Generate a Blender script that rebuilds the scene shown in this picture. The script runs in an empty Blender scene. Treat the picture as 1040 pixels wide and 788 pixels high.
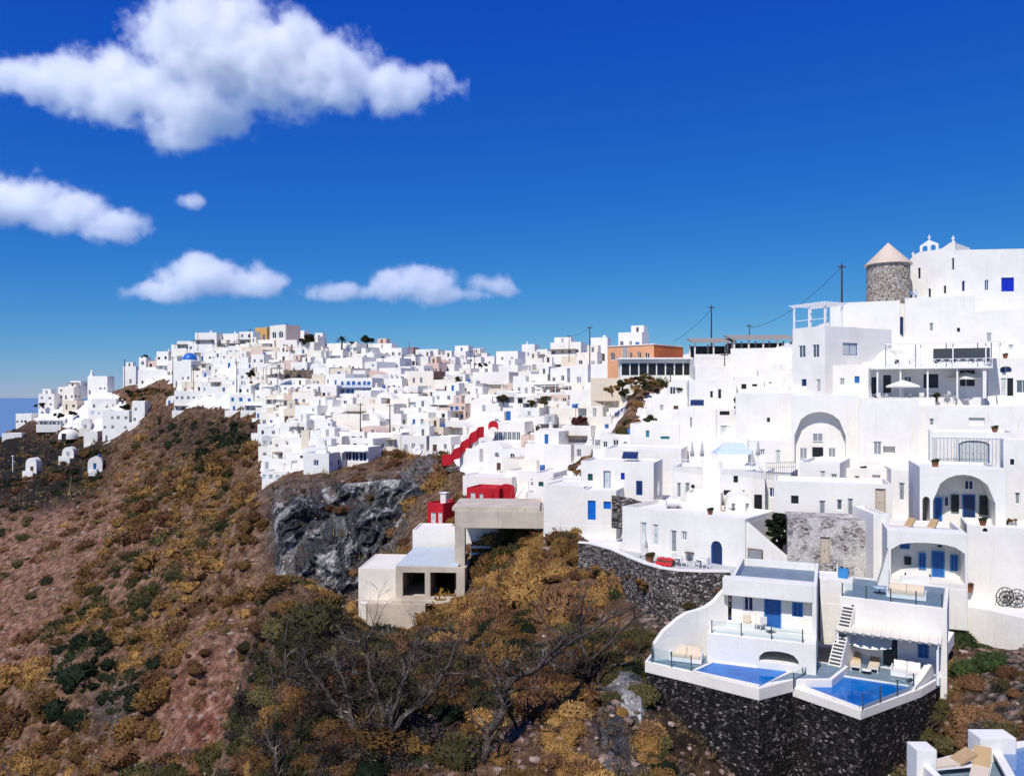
import bpy, bmesh, math, random
import numpy as np
from mathutils import Vector, Matrix
random.seed(7); RNG = np.random.default_rng(7)
SC = bpy.context.scene
COL = SC.collection
F = 800.0; CU = 520.0; HV = 402.0          # focal length and horizon of the 1040 px wide frame
R = math.radians
def P(u, v, Y): return Vector(((u-CU)/F*Y, Y, (HV-v)/F*Y))
def PZ(u, v, Z): return P(u, v, F*Z/(HV-v))

# ------------------------------------------------------------------ noise
def _h(ix, iy, iz, seed):
    n = (ix.astype(np.int64)*374761393 + iy.astype(np.int64)*668265263 + iz.astype(np.int64)*2147483647 + seed*974634777) & 0xffffffff
    n = ((n ^ (n >> 13))*1274126177) & 0xffffffff
    n = (n ^ (n >> 16)) & 0xffffffff
    return n/4294967295.0
def vnoise(x, y, z=None, seed=0):
    x = np.asarray(x, float); y = np.asarray(y, float); z = np.zeros_like(x) if z is None else np.asarray(z, float)
    ix, iy, iz = np.floor(x), np.floor(y), np.floor(z)
    fx, fy, fz = x-ix, y-iy, z-iz
    s = lambda t: t*t*(3-2*t)
    fx, fy, fz = s(fx), s(fy), s(fz)
    out = 0
    for dx in (0, 1):
        for dy in (0, 1):
            for dz in (0, 1):
                w = (fx if dx else 1-fx)*(fy if dy else 1-fy)*(fz if dz else 1-fz)
                out = out + w*_h(ix+dx, iy+dy, iz+dz, seed)
    return out*2-1
def fbm(x, y, z=None, o=4, seed=0, gain=.5):
    a, f, t = 1., 1., 0
    for i in range(o):
        t = t + a*vnoise(x*f, y*f, None if z is None else z*f, seed+i); a *= gain; f *= 2.03
    return t

# ------------------------------------------------------------------ objects
def tag(o, label=None, cat=None, group=None, kind=None):
    if label: o['label'] = label
    if cat: o['category'] = cat
    if group: o['group'] = group
    if kind: o['kind'] = kind
    return o
def thing(name, label, cat, loc=(0, 0, 0), rz=0, group=None):
    o = bpy.data.objects.new(name, None); COL.objects.link(o)
    o.location = loc; o.rotation_euler = (0, 0, rz); o.empty_display_size = .3
    return tag(o, label, cat, group)
class MB:
    def __init__(s): s.v = []; s.f = []; s.m = []; s.sm = []
    def add(s, vs, fs, m=0, smooth=False):
        b = len(s.v); s.v += [tuple(p) for p in vs]
        for f in fs: s.f.append([b+i for i in f]); s.m.append(m); s.sm.append(smooth)
        return s
    def box(s, x0, x1, y0, y1, z0, z1, m=0, nobot=False, rot=None, org=(0, 0, 0)):
        vs = [(x0,y0,z0),(x1,y0,z0),(x1,y1,z0),(x0,y1,z0),(x0,y0,z1),(x1,y0,z1),(x1,y1,z1),(x0,y1,z1)]
        if rot is not None: vs = [tuple(rot @ Vector(p) + Vector(org)) for p in vs]
        fs = [(0,1,5,4),(1,2,6,5),(2,3,7,6),(3,0,4,7),(4,5,6,7)]
        if not nobot: fs.append((3,2,1,0))
        return s.add(vs, fs, m)
    def prism(s, poly, z0, z1, m=0, mtop=None, bot=True):
        n = len(poly)
        a = sum(poly[i][0]*poly[(i+1)%n][1]-poly[(i+1)%n][0]*poly[i][1] for i in range(n))
        if a < 0: poly = poly[::-1]
        vs = [(p[0],p[1],z0) for p in poly]+[(p[0],p[1],z1) for p in poly]
        s.add(vs, [(i,(i+1)%n,n+(i+1)%n,n+i) for i in range(n)], m)
        s.add(vs[n:], [tuple(range(n))], m if mtop is None else mtop)
        if bot: s.add(vs[:n], [tuple(range(n))[::-1]], m)
        return s
    def tube(s, pts, r, n=6, m=0, cap=True, smooth=True):
        pts = [Vector(p) for p in pts]; rs = r if isinstance(r, (list, tuple)) else [r]*len(pts)
        rings = []
        for i, p in enumerate(pts):
            t = (pts[min(i+1, len(pts)-1)]-pts[max(i-1, 0)])
            t = t.normalized() if t.length > 1e-9 else Vector((0,0,1))
            a = t.cross(Vector((0,0,1)) if abs(t.z) < .9 else Vector((1,0,0))).normalized(); b = t.cross(a)
            rings.append([p+(a*math.cos(k*2*math.pi/n)+b*math.sin(k*2*math.pi/n))*rs[i] for k in range(n)])
        vs = [q for g in rings for q in g]; fs = []
        for i in range(len(pts)-1):
            for k in range(n): fs.append((i*n+k, i*n+(k+1)%n, (i+1)*n+(k+1)%n, (i+1)*n+k))
        s.add(vs, fs, m, smooth)
        if cap: s.add(rings[0], [tuple(range(n))[::-1]], m); s.add(rings[-1], [tuple(range(n))], m)
        return s
    def bar(s, a, b, w, h=None, m=0):
        a = Vector(a); b = Vector(b); h = h or w; t = (b-a).normalized()
        x = t.cross(Vector((0,0,1)) if abs(t.z) < .95 else Vector((0,1,0))).normalized(); y = x.cross(t)
        vs = [p+x*sx*w/2+y*sy*h/2 for p in (a, b) for sx, sy in ((-1,-1),(1,-1),(1,1),(-1,1))]
        return s.add(vs, [(0,1,5,4),(1,2,6,5),(2,3,7,6),(3,0,4,7),(4,5,6,7),(3,2,1,0)], m)
    def lathe(s, prof, n=24, m=0, org=(0,0,0), smooth=True, a0=0, a1=2*math.pi):
        full = abs(a1-a0-2*math.pi) < 1e-6; k = n if full else n+1
        vs = [(org[0]+r*math.cos(a0+(a1-a0)*i/n), org[1]+r*math.sin(a0+(a1-a0)*i/n), org[2]+z) for r, z in prof for i in range(k)]
        fs = []
        for j in range(len(prof)-1):
            for i in range(n if full else n):
                i2 = (i+1) % k
                fs.append((j*k+i, j*k+i2, (j+1)*k+i2, (j+1)*k+i))
        return s.add(vs, fs, m, smooth)
    def ball(s, c, rx, ry, rz, m=0, n=10, k=6):
        prof = []
        vs = [(c[0]+rx*math.cos(2*math.pi*i/n)*math.sin(math.pi*j/k), c[1]+ry*math.sin(2*math.pi*i/n)*math.sin(math.pi*j/k), c[2]+rz*math.cos(math.pi*j/k)) for j in range(k+1) for i in range(n)]
        fs = [((j+1)*n+i, (j+1)*n+(i+1)%n, j*n+(i+1)%n, j*n+i) for j in range(k) for i in range(n)]
        return s.add(vs, fs, m, True)
    def panel(s, x0, x1, z0, top, openings, y0, y1, m=0, n=1):
        """upright wall slab x0..x1 between y0 (front) and y1, z0 up to top (number or function), pierced by openings
        openings: (a, b, zlo, zhi, arch) arch = rise of a curved head"""
        tf = top if callable(top) else (lambda x: top)
        xs = {x0, x1}
        if callable(top):
            for i in range(1, n): xs.add(x0+(x1-x0)*i/n)
        for (a, b, lo, hi, ar) in openings:
            xs |= {max(x0,a), min(x1,b)}
            if ar:
                for i in range(1, 8): xs.add(a+(b-a)*i/8)
        xs = sorted(xs); xs = [x for i, x in enumerate(xs) if i == 0 or x-xs[i-1] > 1e-5]
        def head(o, x):
            a, b, lo, hi, ar = o
            if not ar: return hi
            q = max(0., 1-((x-(a+b)/2)/((b-a)/2))**2)
            return hi-ar+ar*math.sqrt(q)
        for i in range(len(xs)-1):
            xa, xb = xs[i], xs[i+1]; xm = (xa+xb)/2
            os_ = sorted([o for o in openings if o[0] < xm < o[1]], key=lambda o: o[2])
            lo = (z0, z0)
            segs = []
            for o in os_:
                segs.append((lo, (o[2], o[2]))); lo = (head(o, xa), head(o, xb))
                s.add([(xa,y0,lo[0]),(xb,y0,lo[1]),(xb,y1,lo[1]),(xa,y1,lo[0])], [(0,1,2,3)], m)   # soffit
                s.add([(xa,y0,o[2]),(xb,y0,o[2]),(xb,y1,o[2]),(xa,y1,o[2])], [(0,1,2,3)], m)       # sill
            segs.append((lo, (tf(xa), tf(xb))))
            for (l, h) in segs:
                if h[0]-l[0] < 1e-5 and h[1]-l[1] < 1e-5: continue
                s.add([(xa,y0,l[0]),(xb,y0,l[1]),(xb,y0,h[1]),(xa,y0,h[0])], [(0,1,2,3)], m)
                s.add([(xa,y1,l[0]),(xb,y1,l[1]),(xb,y1,h[1]),(xa,y1,h[0])], [(3,2,1,0)], m)
            s.add([(xa,y0,tf(xa)),(xb,y0,tf(xb)),(xb,y1,tf(xb)),(xa,y1,tf(xa))], [(0,1,2,3)], m)
        for x, fl in ((x0, 1), (x1, 0)):
            q = [(x,y0,z0),(x,y1,z0),(x,y1,tf(x)),(x,y0,tf(x))]
            s.add(q, [(3,2,1,0) if fl else (0,1,2,3)], m)
        for o in openings:
            h0, h1 = head(o, o[0]), head(o, o[1])
            s.add([(o[0],y0,o[2]),(o[0],y1,o[2]),(o[0],y1,h0),(o[0],y0,h0)], [(0,1,2,3)], m)
            s.add([(o[1],y0,o[2]),(o[1],y1,o[2]),(o[1],y1,h1),(o[1],y0,h1)], [(3,2,1,0)], m)
        return s
    def build(s, name, mats, parent=None, loc=None, rz=None):
        me = bpy.data.meshes.new(name); me.from_pydata(s.v, [], s.f)
        mats = mats if isinstance(mats, (list, tuple)) else [mats]
        for mt in mats: me.materials.append(mt)
        if len(mats) > 1: me.polygons.foreach_set('material_index', [min(i, len(mats)-1) for i in s.m])
        me.polygons.foreach_set('use_smooth', s.sm); me.update()
        o = bpy.data.objects.new(name, me); COL.objects.link(o)
        if parent: o.parent = parent
        if loc is not None: o.location = loc
        if rz is not None: o.rotation_euler = (0, 0, rz)
        return o
def inst(name, src, parent=None, loc=(0,0,0), rz=0, scale=(1,1,1)):
    o = bpy.data.objects.new(name, src.data if hasattr(src, 'data') else src); COL.objects.link(o)
    if parent: o.parent = parent
    o.location = loc; o.rotation_euler = (0, 0, rz); o.scale = scale
    return o
def children(o): return [c for c in list(o.children)]
def copy_tree(o, parent=None):
    c = o.copy(); COL.objects.link(c); c.parent = parent
    for ch in children(o): copy_tree(ch, c)
    return c
def np_mesh(name, V, Fc, mats, attr=None, midx=None, smooth=False, parent=None):
    """V (n,3), Fc (m,k) constant k"""
    me = bpy.data.meshes.new(name); n, (m, k) = len(V), Fc.shape
    me.vertices.add(n); me.vertices.foreach_set('co', np.asarray(V, np.float32).ravel())
    me.loops.add(m*k); me.loops.foreach_set('vertex_index', Fc.astype(np.int32).ravel())
    me.polygons.add(m); me.polygons.foreach_set('loop_start', np.arange(0, m*k, k, dtype=np.int32))
    me.polygons.foreach_set('use_smooth', np.full(m, smooth))
    for mt in (mats if isinstance(mats, (list, tuple)) else [mats]): me.materials.append(mt)
    if midx is not None: me.polygons.foreach_set('material_index', midx.astype(np.int32))
    for nm, a in (attr or {}).items():
        at = me.attributes.new(nm, 'FLOAT', 'POINT'); at.data.foreach_set('value', np.asarray(a, np.float32).ravel())
    me.update(); me.validate()
    o = bpy.data.objects.new(name, me); COL.objects.link(o)
    if parent: o.parent = parent
    return o

# ------------------------------------------------------------------ materials
class NT:
    def __init__(s, name):
        s.mat = bpy.data.materials.new(name); s.mat.use_nodes = True; s.t = s.mat.node_tree
        s.b = s.t.nodes['Principled BSDF']
        s.pos = None
    def n(s, typ, **kw):
        x = s.t.nodes.new(typ)
        for k, v in kw.items():
            if k in x.inputs: x.inputs[k].default_value = v
            else: setattr(x, k, v)
        return x
    def l(s, a, b): s.t.links.new(a, b)
    def P(s):
        if s.pos is None: s.pos = s.n('ShaderNodeNewGeometry').outputs['Position']
        return s.pos
    def noise(s, scale, detail=4, rough=.55, vec=None, dist=0):
        x = s.n('ShaderNodeTexNoise', Scale=scale, Detail=detail, Roughness=rough, Distortion=dist); s.l(vec or s.P(), x.inputs['Vector']); return x.outputs['Fac']
    def voro(s, scale, feature='F1', vec=None, rand=1, out='Distance'):
        x = s.n('ShaderNodeTexVoronoi', feature=feature, Scale=scale, Randomness=rand); s.l(vec or s.P(), x.inputs['Vector']); return x.outputs[out]
    def ramp(s, fac, stops, interp='LINEAR'):
        x = s.n('ShaderNodeValToRGB'); e = x.color_ramp.elements; x.color_ramp.interpolation = interp
        while len(e) < len(stops): e.new(.5)
        for i, (p, c) in enumerate(stops):
            e[i].position = p; e[i].color = (*c, 1) if not isinstance(c, (int, float)) else (c, c, c, 1)
        s.l(fac, x.inputs['Fac']); return x.outputs['Color']
    def mix(s, fac, a, b, mode='MIX'):
        x = s.n('ShaderNodeMix', data_type='RGBA', blend_type=mode)
        for sock, val in ((x.inputs['Factor'], fac), (x.inputs['A'], a), (x.inputs['B'], b)):
            pass
        def put(i, val):
            if isinstance(val, (int, float)): x.inputs[i].default_value = val if i == 0 else (val, val, val, 1)
            elif isinstance(val, tuple): x.inputs[i].default_value = (*val[:3], 1)
            else: s.l(val, x.inputs[i])
        put(0, fac); put(6, a); put(7, b); return x.outputs[2]
    def math(s, op, a, b=None, clamp=False):
        x = s.n('ShaderNodeMath', operation=op, use_clamp=clamp)
        for i, val in enumerate((a, b)):
            if val is None: continue
            if isinstance(val, (int, float)): x.inputs[i].default_value = val
            else: s.l(val, x.inputs[i])
        return x.outputs[0]
    def attr(s, name): return s.n('ShaderNodeAttribute', attribute_name=name).outputs['Fac']
    def map(s, scale=(1,1,1), rot=(0,0,0), vec=None):
        x = s.n('ShaderNodeMapping'); x.inputs['Scale'].default_value = scale; x.inputs['Rotation'].default_value = rot; s.l(vec or s.P(), x.inputs['Vector']); return x.outputs[0]
    def bump(s, h, strength=.4, dist=.05):
        x = s.n('ShaderNodeBump', Distance=dist); s.l(h, x.inputs['Height'])
        if isinstance(strength, (int, float)): x.inputs['Strength'].default_value = strength
        else: s.l(strength, x.inputs['Strength'])
        s.l(x.outputs[0], s.b.inputs['Normal'])
    def col(s, c):
        if isinstance(c, tuple): s.b.inputs['Base Color'].default_value = (*c[:3], 1)
        else: s.l(c, s.b.inputs['Base Color'])
    def fin(s, rough=.8, spec=.3, metal=0):
        s.b.inputs['Roughness'].default_value = rough; s.b.inputs['Specular IOR Level'].default_value = spec; s.b.inputs['Metallic'].default_value = metal
        return s.mat
M = {}
def plaster(name, c, dirt=.12, warm=(.75,.68,.58), st=.4):
    t = NT(name)
    big = t.noise(.35, 5, .6); fine = t.noise(6, 5, .6)
    streak = t.noise(1.2, 4, .6, t.map((2.2, 2.2, .22)))
    a = t.mix(t.ramp(big, [(.35, 0.), (.75, 1.)]), c, tuple(x*(1-dirt) for x in c))
    s2 = t.ramp(streak, [(.56, 0.), (.8, 1.)])
    b = t.mix(t.math('MULTIPLY', s2, st), a, tuple(x*y for x, y in zip(c, warm)))
    t.col(t.mix(t.math('MULTIPLY', t.ramp(fine, [(.5, 0.), (.85, 1.)]), .22), b, tuple(x*.72 for x in c)))
    bv = t.n('ShaderNodeBevel', samples=4, Radius=.07); bp = t.n('ShaderNodeBump', Strength=.3, Distance=.05)
    t.l(t.math('ADD', fine, t.math('MULTIPLY', t.noise(1.3, 3), 2.)), bp.inputs['Height']); t.l(bv.outputs[0], bp.inputs['Normal']); t.l(bp.outputs[0], t.b.inputs['Normal'])
    M[name] = t.fin(.9, .15)
def flat(name, c, rough=.6, spec=.3, var=.12, scale=4, metal=0):
    t = NT(name); nz = t.noise(scale, 5, .6)
    t.col(t.mix(t.ramp(nz, [(.3, 0.), (.7, 1.)]), tuple(x*(1-var) for x in c), tuple(min(1, x*(1+var)) for x in c)))
    t.bump(nz, .12, .02)
    M[name] = t.fin(rough, spec, metal)
def masonry(name, stones, mortar, scale=2.6, edge=.06, zs=1.5, bump=.8, patch=0):
    t = NT(name); vec = t.map((1, 1, zs))
    wob = t.n('ShaderNodeTexNoise', Scale=1.3, Detail=3)
    t.l(vec, wob.inputs['Vector'])
    v2 = t.n('ShaderNodeVectorMath', operation='MULTIPLY_ADD'); t.l(wob.outputs['Color'], v2.inputs[0]); v2.inputs[1].default_value = (.5,.5,.5); t.l(vec, v2.inputs[2])
    ed = t.voro(scale, 'DISTANCE_TO_EDGE', v2.outputs[0]); cell = t.voro(scale, 'F1', v2.outputs[0], out='Color')
    sep = t.n('ShaderNodeSeparateColor'); t.l(cell, sep.inputs[0])
    sc = t.ramp(sep.outputs[0], stones)
    sc = t.mix(t.noise(7, 5, .65), sc, t.mix(.5, sc, (0,0,0)))
    k = t.ramp(ed, [(edge*.4, 0.), (edge, 1.)])
    c_ = t.mix(k, mortar, sc)
    if patch: c_ = t.mix(t.ramp(t.noise(.55, 5, .6), [(.44, 1.), (.52, 0.)]), c_, t.mix(t.noise(2, 4), (.76,.73,.68), (.56,.53,.49)))
    t.col(c_); t.bump(t.math('ADD', k, t.math('MULTIPLY', t.noise(9, 4), .5)), bump, .12)
    M[name] = t.fin(.9, .2)
plaster('white', (.81,.782,.725)); plaster('white_b', (.775,.755,.71)); plaster('white_c', (.79,.735,.64))
plaster('cream', (.70,.61,.48)); plaster('pink', (.66,.50,.42)); plaster('orange', (.60,.17,.06)); plaster('ochre_wall', (.62,.36,.13))
plaster('red', (.50,.018,.03), .25, (.8,.7,.7)); plaster('brown_wall', (.30,.18,.13)); plaster('grey_wall', (.50,.50,.50)); plaster('concrete', (.60,.52,.425), .35, (.6,.52,.45), .95)
plaster('concrete_roof', (.52,.58,.62), .15); plaster('blue_plaster', (.20,.35,.55), .15); plaster('salmon', (.70,.36,.20))
masonry('dark_stone', [(0,(.010,.009,.009)),(.45,(.026,.024,.024)),(.72,(.06,.055,.055)),(.88,(.14,.13,.125)),(1,(.36,.34,.33))], (.004,.004,.004), 4.2, .10)
masonry('grey_stone', [(0,(.05,.045,.045)),(.35,(.16,.14,.13)),(.7,(.32,.28,.26)),(1,(.62,.57,.53))], (.02,.018,.017), 3.6, .11)
masonry('white_stone', [(0,(.09,.06,.055)),(.3,(.30,.25,.23)),(.55,(.52,.48,.45)),(1,(.76,.73,.70))], (.50,.46,.43), 4.0, .08, patch=1)
masonry('mill_stone', [(0,(.12,.095,.075)),(.22,(.42,.35,.28)),(.6,(.64,.57,.49)),(1,(.80,.76,.70))], (.22,.185,.15), 3.4, .08, 1.3)
masonry('brown_stone', [(0,(.10,.07,.055)),(.5,(.24,.17,.13)),(1,(.42,.33,.27))], (.08,.06,.05), 2.0, .07)
t = NT('thatch'); w = t.noise(3, 5, .6, t.map((4, 4, .5))); t.col(t.ramp(w, [(.3,(.50,.39,.30)),(.7,(.74,.63,.52))])); t.bump(w, .5, .08); M['thatch'] = t.fin(.9)
flat('blue', (.018,.10,.34), .45, .4, .2); flat('sky_blue', (.04,.22,.50), .5, .4, .15); flat('bright_blue', (.004,.13,.55), .4, .4, .12); flat('navy', (.012,.03,.10), .35, .4, .2); flat('royal', (.005,.025,.42), .4, .4)
flat('pale_blue', (.50,.60,.68), .6); flat('dome_blue', (.015,.13,.45), .4, .4)
flat('dark', (.012,.013,.016), .25, .5); flat('glass_dark', (.02,.028,.038), .08, .6); flat('glass_grey', (.09,.12,.14), .12, .6); flat('shutter_grey', (.24,.26,.27), .6); flat('curtain', (.5,.53,.52), .8)
flat('wood', (.12,.07,.04), .7); flat('pole_wood', (.05,.035,.028), .8); flat('wood_pale', (.45,.35,.26), .7); flat('door_beige', (.52,.44,.36), .7); flat('door_brown', (.10,.05,.035), .6)
flat('paint_white', (.8,.8,.8), .5, .4, .05); flat('metal', (.06,.065,.07), .4, .5); flat('iron', (.03,.03,.03), .6, .4)
flat('deck', (.17,.23,.28), .6, .3, .18, 1.5); flat('deck_pale', (.45,.46,.46), .7); flat('cushion', (.66,.55,.42), .9, .1, .06); flat('cushion_tan', (.42,.29,.16), .9, .1, .06); flat('linen', (.72,.69,.66), .9, .1, .04)
flat('canvas', (.76,.72,.64), .9, .1, .05); flat('terracotta', (.34,.13,.06), .8); flat('red_cloth', (.55,.02,.03), .8); flat('skin', (.45,.27,.2), .6); flat('cloth_dark', (.02,.022,.03), .9); flat('cloth_blue', (.12,.22,.42), .9)
flat('green_shutter', (.01,.09,.085), .5); flat('teal', (.02,.22,.28), .5); flat('grey_roof', (.30,.27,.24), .8, .2, .25); flat('bamboo', (.40,.31,.22), .9, .1, .3, 8)
def foliage(name, c1, c2, c3):
    t = NT(name); a = t.attr('tint')
    base = t.ramp(a, [(0, c1), (.5, c2), (1, c3)])
    t.col(t.mix(t.math('MULTIPLY', t.ramp(t.noise(5, 4, .65), [(.4, 0.), (.65, 1.)]), .55), base, tuple(x*.5 for x in c1)))
    M[name] = t.fin(.85, .12)
foliage('ochre_leaf', (.10,.054,.019), (.30,.165,.05), (.54,.32,.11))
foliage('olive_leaf', (.030,.03,.012), (.095,.08,.03), (.20,.155,.06))
foliage('dark_leaf', (.010,.016,.008), (.022,.034,.014), (.045,.055,.022))
foliage('rust_leaf', (.08,.038,.018), (.19,.095,.045), (.32,.18,.085))
foliage('grey_twig', (.03,.024,.02), (.09,.074,.06), (.20,.165,.135))
foliage('maroon_leaf', (.05,.014,.012), (.10,.03,.026), (.16,.06,.05))
foliage('green_leaf', (.02,.035,.012), (.045,.07,.022), (.085,.11,.04))
t = NT('bark'); w = t.noise(5, 5, .65, t.map((3,3,.8))); t.col(t.ramp(w, [(.35,(.022,.017,.015)),(.55,(.075,.06,.052)),(.8,(.26,.22,.195))])); t.bump(w, .6, .03); M['bark'] = t.fin(.9, .1)
t = NT('twig'); w = t.noise(.9, 5, .65); t.col(t.ramp(w, [(.40,(.018,.014,.012)),(.55,(.06,.048,.04)),(.68,(.30,.255,.22))])); M['twig'] = t.fin(.9, .1)
foliage('dry_grass', (.11,.07,.035), (.30,.20,.095), (.46,.34,.18)); foliage('loose_rock', (.07,.045,.038), (.25,.165,.135), (.46,.36,.31))
t = NT('pool_water'); w = t.noise(2.2, 3, .5); w2 = t.noise(.5, 2)
t.col(t.ramp(w2, [(.3,(.0,.075,.34)),(.7,(.001,.17,.52))])); t.bump(w, .25, .05); M['pool_water'] = t.fin(.06, .2)
t = NT('pale_water'); w = t.noise(2.2, 3, .5); t.col((.12,.22,.40)); t.bump(w, .2, .05); M['pale_water'] = t.fin(.05, .5)
t = NT('clear_glass'); tr = t.n('ShaderNodeBsdfTransparent'); tr.inputs[0].default_value = (.88,.93,.94,1)
gl = t.n('ShaderNodeBsdfGlossy', Roughness=.03); fr = t.n('ShaderNodeFresnel', IOR=1.05); mx = t.n('ShaderNodeMixShader')
t.l(fr.outputs[0], mx.inputs[0]); t.l(tr.outputs[0], mx.inputs[1]); t.l(gl.outputs[0], mx.inputs[2])
t.l(mx.outputs[0], t.t.nodes['Material Output'].inputs[0]); M['clear_glass'] = t.mat
# ------------------------------------------------------------------ terrain
CP = """
300 788 42;400 788 42;500 788 42;600 788 44;262 745 47;300 700 53;400 700 55;500 700 56;580 700 55;640 720 51
256 680 58;300 645 70;350 660 72;420 660 79;500 640 76;580 630 74;640 620 70;650 665 60;250 630 75;330 620 86
262 606 86;320 606 93;360 648 91;410 645 93;480 612 92;560 572 86;600 540 86;620 565 79;560 549 92;505 590 94
210 640 122;160 700 118;225 700 108;235 788 92;150 788 112;60 788 125;0 788 130;0 700 152;80 700 142;0 600 190;80 600 180;160 600 160
225 560 152;0 540 222;80 540 212;150 540 192;200 500 200;250 510 176;0 500 252;60 490 255;110 480 255;0 455 290;60 448 298;110 440 290;150 450 255;200 440 244;250 432 232
20 432 325;270 480 185;280 497 154;330 495 153;390 490 152;285 600 141;340 607 139;378 592 137;300 470 172;360 470 168;430 466 168;395 540 136
450 520 122;480 502 128;420 512 140;280 442 195;330 450 180;400 440 186;470 460 156;530 470 138;560 500 116;600 530 92;470 430 185;540 430 165;600 460 124;640 480 106
300 400 218;400 400 208;500 400 194;560 400 178;620 400 152;660 400 136;680 440 112
60 412 330;110 398 322;150 390 305;200 365 282;240 357 270;290 356 262;330 365 258;370 364 257;430 377 252;480 384 246;530 378 236;580 372 222;620 368 202;680 375 172;740 378 150;800 352 126
200 402 262;150 412 272;100 412 305;180 385 278;250 382 256;350 382 241;450 390 227;220 420 248
700 480 101;720 520 88;760 500 93;700 582 74;640 566 82;750 585 72;790 545 80;800 565 73;860 580 70;950 600 66;1030 617 62;830 475 92;900 485 84;950 475 82;900 420 97;760 440 101
1000 435 92;950 412 98;850 402 105;1000 384 104;720 400 116;760 385 119;850 345 114;950 345 114;1030 325 116;890 308 123;1030 305 126
672 745 50;720 815 46;800 880 43;880 900 41;660 705 54;945 740 45.5;960 680 54;990 650 59;1030 640 61;1030 690 50;980 735 43;948 800 36;1030 735 40.5;960 790 33;1040 790 32
"""
WP = [(-17.2,47,-30),(-15.8,43,-29),(-20.8,58,-33),(-24,67,-34),(-26.8,75,-35),(-29,84,-35),(-21,45,-36),(-24,52,-35),(-27,60,-37),(-31,70,-38),(-32,80,-37),(14,38,-25),(18,42,-26.5),(22,44,-26.5),(25,45.5,-25),(12,46,-25),(0,6,-20),(8,22,-21),(22,24,-20),(30,28,-16),(-8,26,-27),(-20,22,-38),(-32,40,-46),(-36,60,-46),(-40,72,-44),(-38,86,-40),(-60,40,-70),(-90,70,-85),(-140,100,-100),(-220,140,-125),(-300,220,-140),(-320,320,-110),(-260,400,-70),
 (-150,400,-20),(0,340,2),(100,280,6),(170,210,8),(200,150,10),(160,110,4),(130,70,-4),(110,40,-8),(80,20,-12),(-150,460,-60),(50,450,-40),(200,380,-30),(300,250,-20),(-60,20,-75),(-100,30,-100),(-33,100,-42),(-34,115,-44)]
CPW = [P(*map(float, s.split())) for s in CP.replace('\n', ';').split(';') if s.strip()]
CPW = np.array([tuple(p) for p in CPW]+WP)
_c2 = 7.0
def _phi(d2): return np.sqrt(d2+_c2)
_X = CPW[:, :2]
_A = _phi(((_X[:, None]-_X[None])**2).sum(-1)); _n = len(_X)
_Pm = np.c_[np.ones(_n), _X]
_S = np.block([[_A - np.eye(_n)*.25, _Pm], [_Pm.T, np.zeros((3, 3))]])
_W = np.linalg.solve(_S, np.r_[CPW[:, 2], np.zeros(3)])
def height(x, y):
    x = np.atleast_1d(np.asarray(x, float)); y = np.atleast_1d(np.asarray(y, float)); sh = x.shape
    x = x.ravel(); y = y.ravel(); out = np.empty_like(x)
    for i in range(0, len(x), 20000):
        q = np.c_[x[i:i+20000], y[i:i+20000]]
        d2 = ((q[:, None]-_X[None])**2).sum(-1)
        out[i:i+20000] = _phi(d2) @ _W[:_n] + np.c_[np.ones(len(q)), q] @ _W[_n:]
    return out.reshape(sh)
def hz(x, y): return float(height(x, y)[0])
_ys = np.concatenate([np.arange(20, 140, .5), np.arange(140, 420, 1.)])
def hit(u, v):
    x = (u-CU)/F*_ys; z = (HV-v)/F*_ys
    d = z-height(x, _ys); k = np.where(d < 0)[0]
    if len(k) == 0:       # just above the ridge: where the sight line passes closest over it
        q = (_ys > 90); return float(_ys[q][np.argmin((d/_ys)[q])])
    i = k[0]
    if i == 0: return _ys[0]
    t = d[i-1]/(d[i-1]-d[i]); return float(_ys[i-1]+t*(_ys[i]-_ys[i-1]))

def inpoly(u, v, poly):
    r = np.zeros(u.shape, bool); n = len(poly)
    for i in range(n):
        (x0, y0), (x1, y1) = poly[i], poly[(i+1) % n]
        c = ((y0 > v) != (y1 > v)) & (u < (x1-x0)*(v-y0)/((y1-y0) if y1 != y0 else 1e-9)+x0); r ^= c
    return r
NU, NV = 640, 520
tt = np.linspace(-1.02, .98, NU); yy = 18*np.exp(np.linspace(0, math.log(440/18), NV))
Tg, Yg = np.meshgrid(tt, yy); Xg = Tg*Yg
Zg = height(Xg, Yg)
Ug = CU+F*Tg; Vg = HV-F*Zg/Yg
def blur(a, k=5):
    for _ in range(2):
        for ax in (0, 1):
            a = sum(np.roll(a, s, ax) for s in range(-k, k+1))/(2*k+1)
    return a
VILLAGE = [(20,424),(60,400),(110,380),(190,330),(300,325),(520,330),(600,320),(1100,200),(1100,612),(1000,606),(940,640),(840,600),(745,582),(650,566),(596,546),(560,518),(500,500),(474,484),(456,464),(420,459),(386,456),(340,470),(300,478),(264,488),(264,470),(264,414),(180,412),(130,414),(100,440),(40,428)]
jit = lambda s, k: s*fbm(Xg/k, Yg/k, o=3, seed=int(s))
Uj = Ug+jit(7, 6.); Vj = Vg+jit(5, 5.)
far = Yg > 70
m_paint = inpoly(Ug+jit(2, 4.), Vg+jit(2, 4.), VILLAGE) & (Yg > 58)
m_paint |= inpoly(Ug, Vg, [(825,555),(985,555),(985,640),(870,690),(825,690)]) & (Yg > 52) & (Yg < 68)
for hole in ([(598,470),(570,476),(600,455),(625,432),(632,400),(665,386),(672,400),(650,410),(634,440)], [(115,392),(170,386),(185,400),(160,412),(125,412)], [(232,352),(262,352),(262,362),(228,366)], [(570,482),(550,492),(590,470)]):
    m_paint &= ~inpoly(Uj, Vj, hole)
m_rock = (inpoly(Uj, Vj, [(268,494),(300,492),(400,484),(420,470),(446,462),(460,470),(420,500),(405,540),(392,600),(372,612),(300,612),(276,585),(272,540)]) & (Yg > 110)).astype(float)
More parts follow.
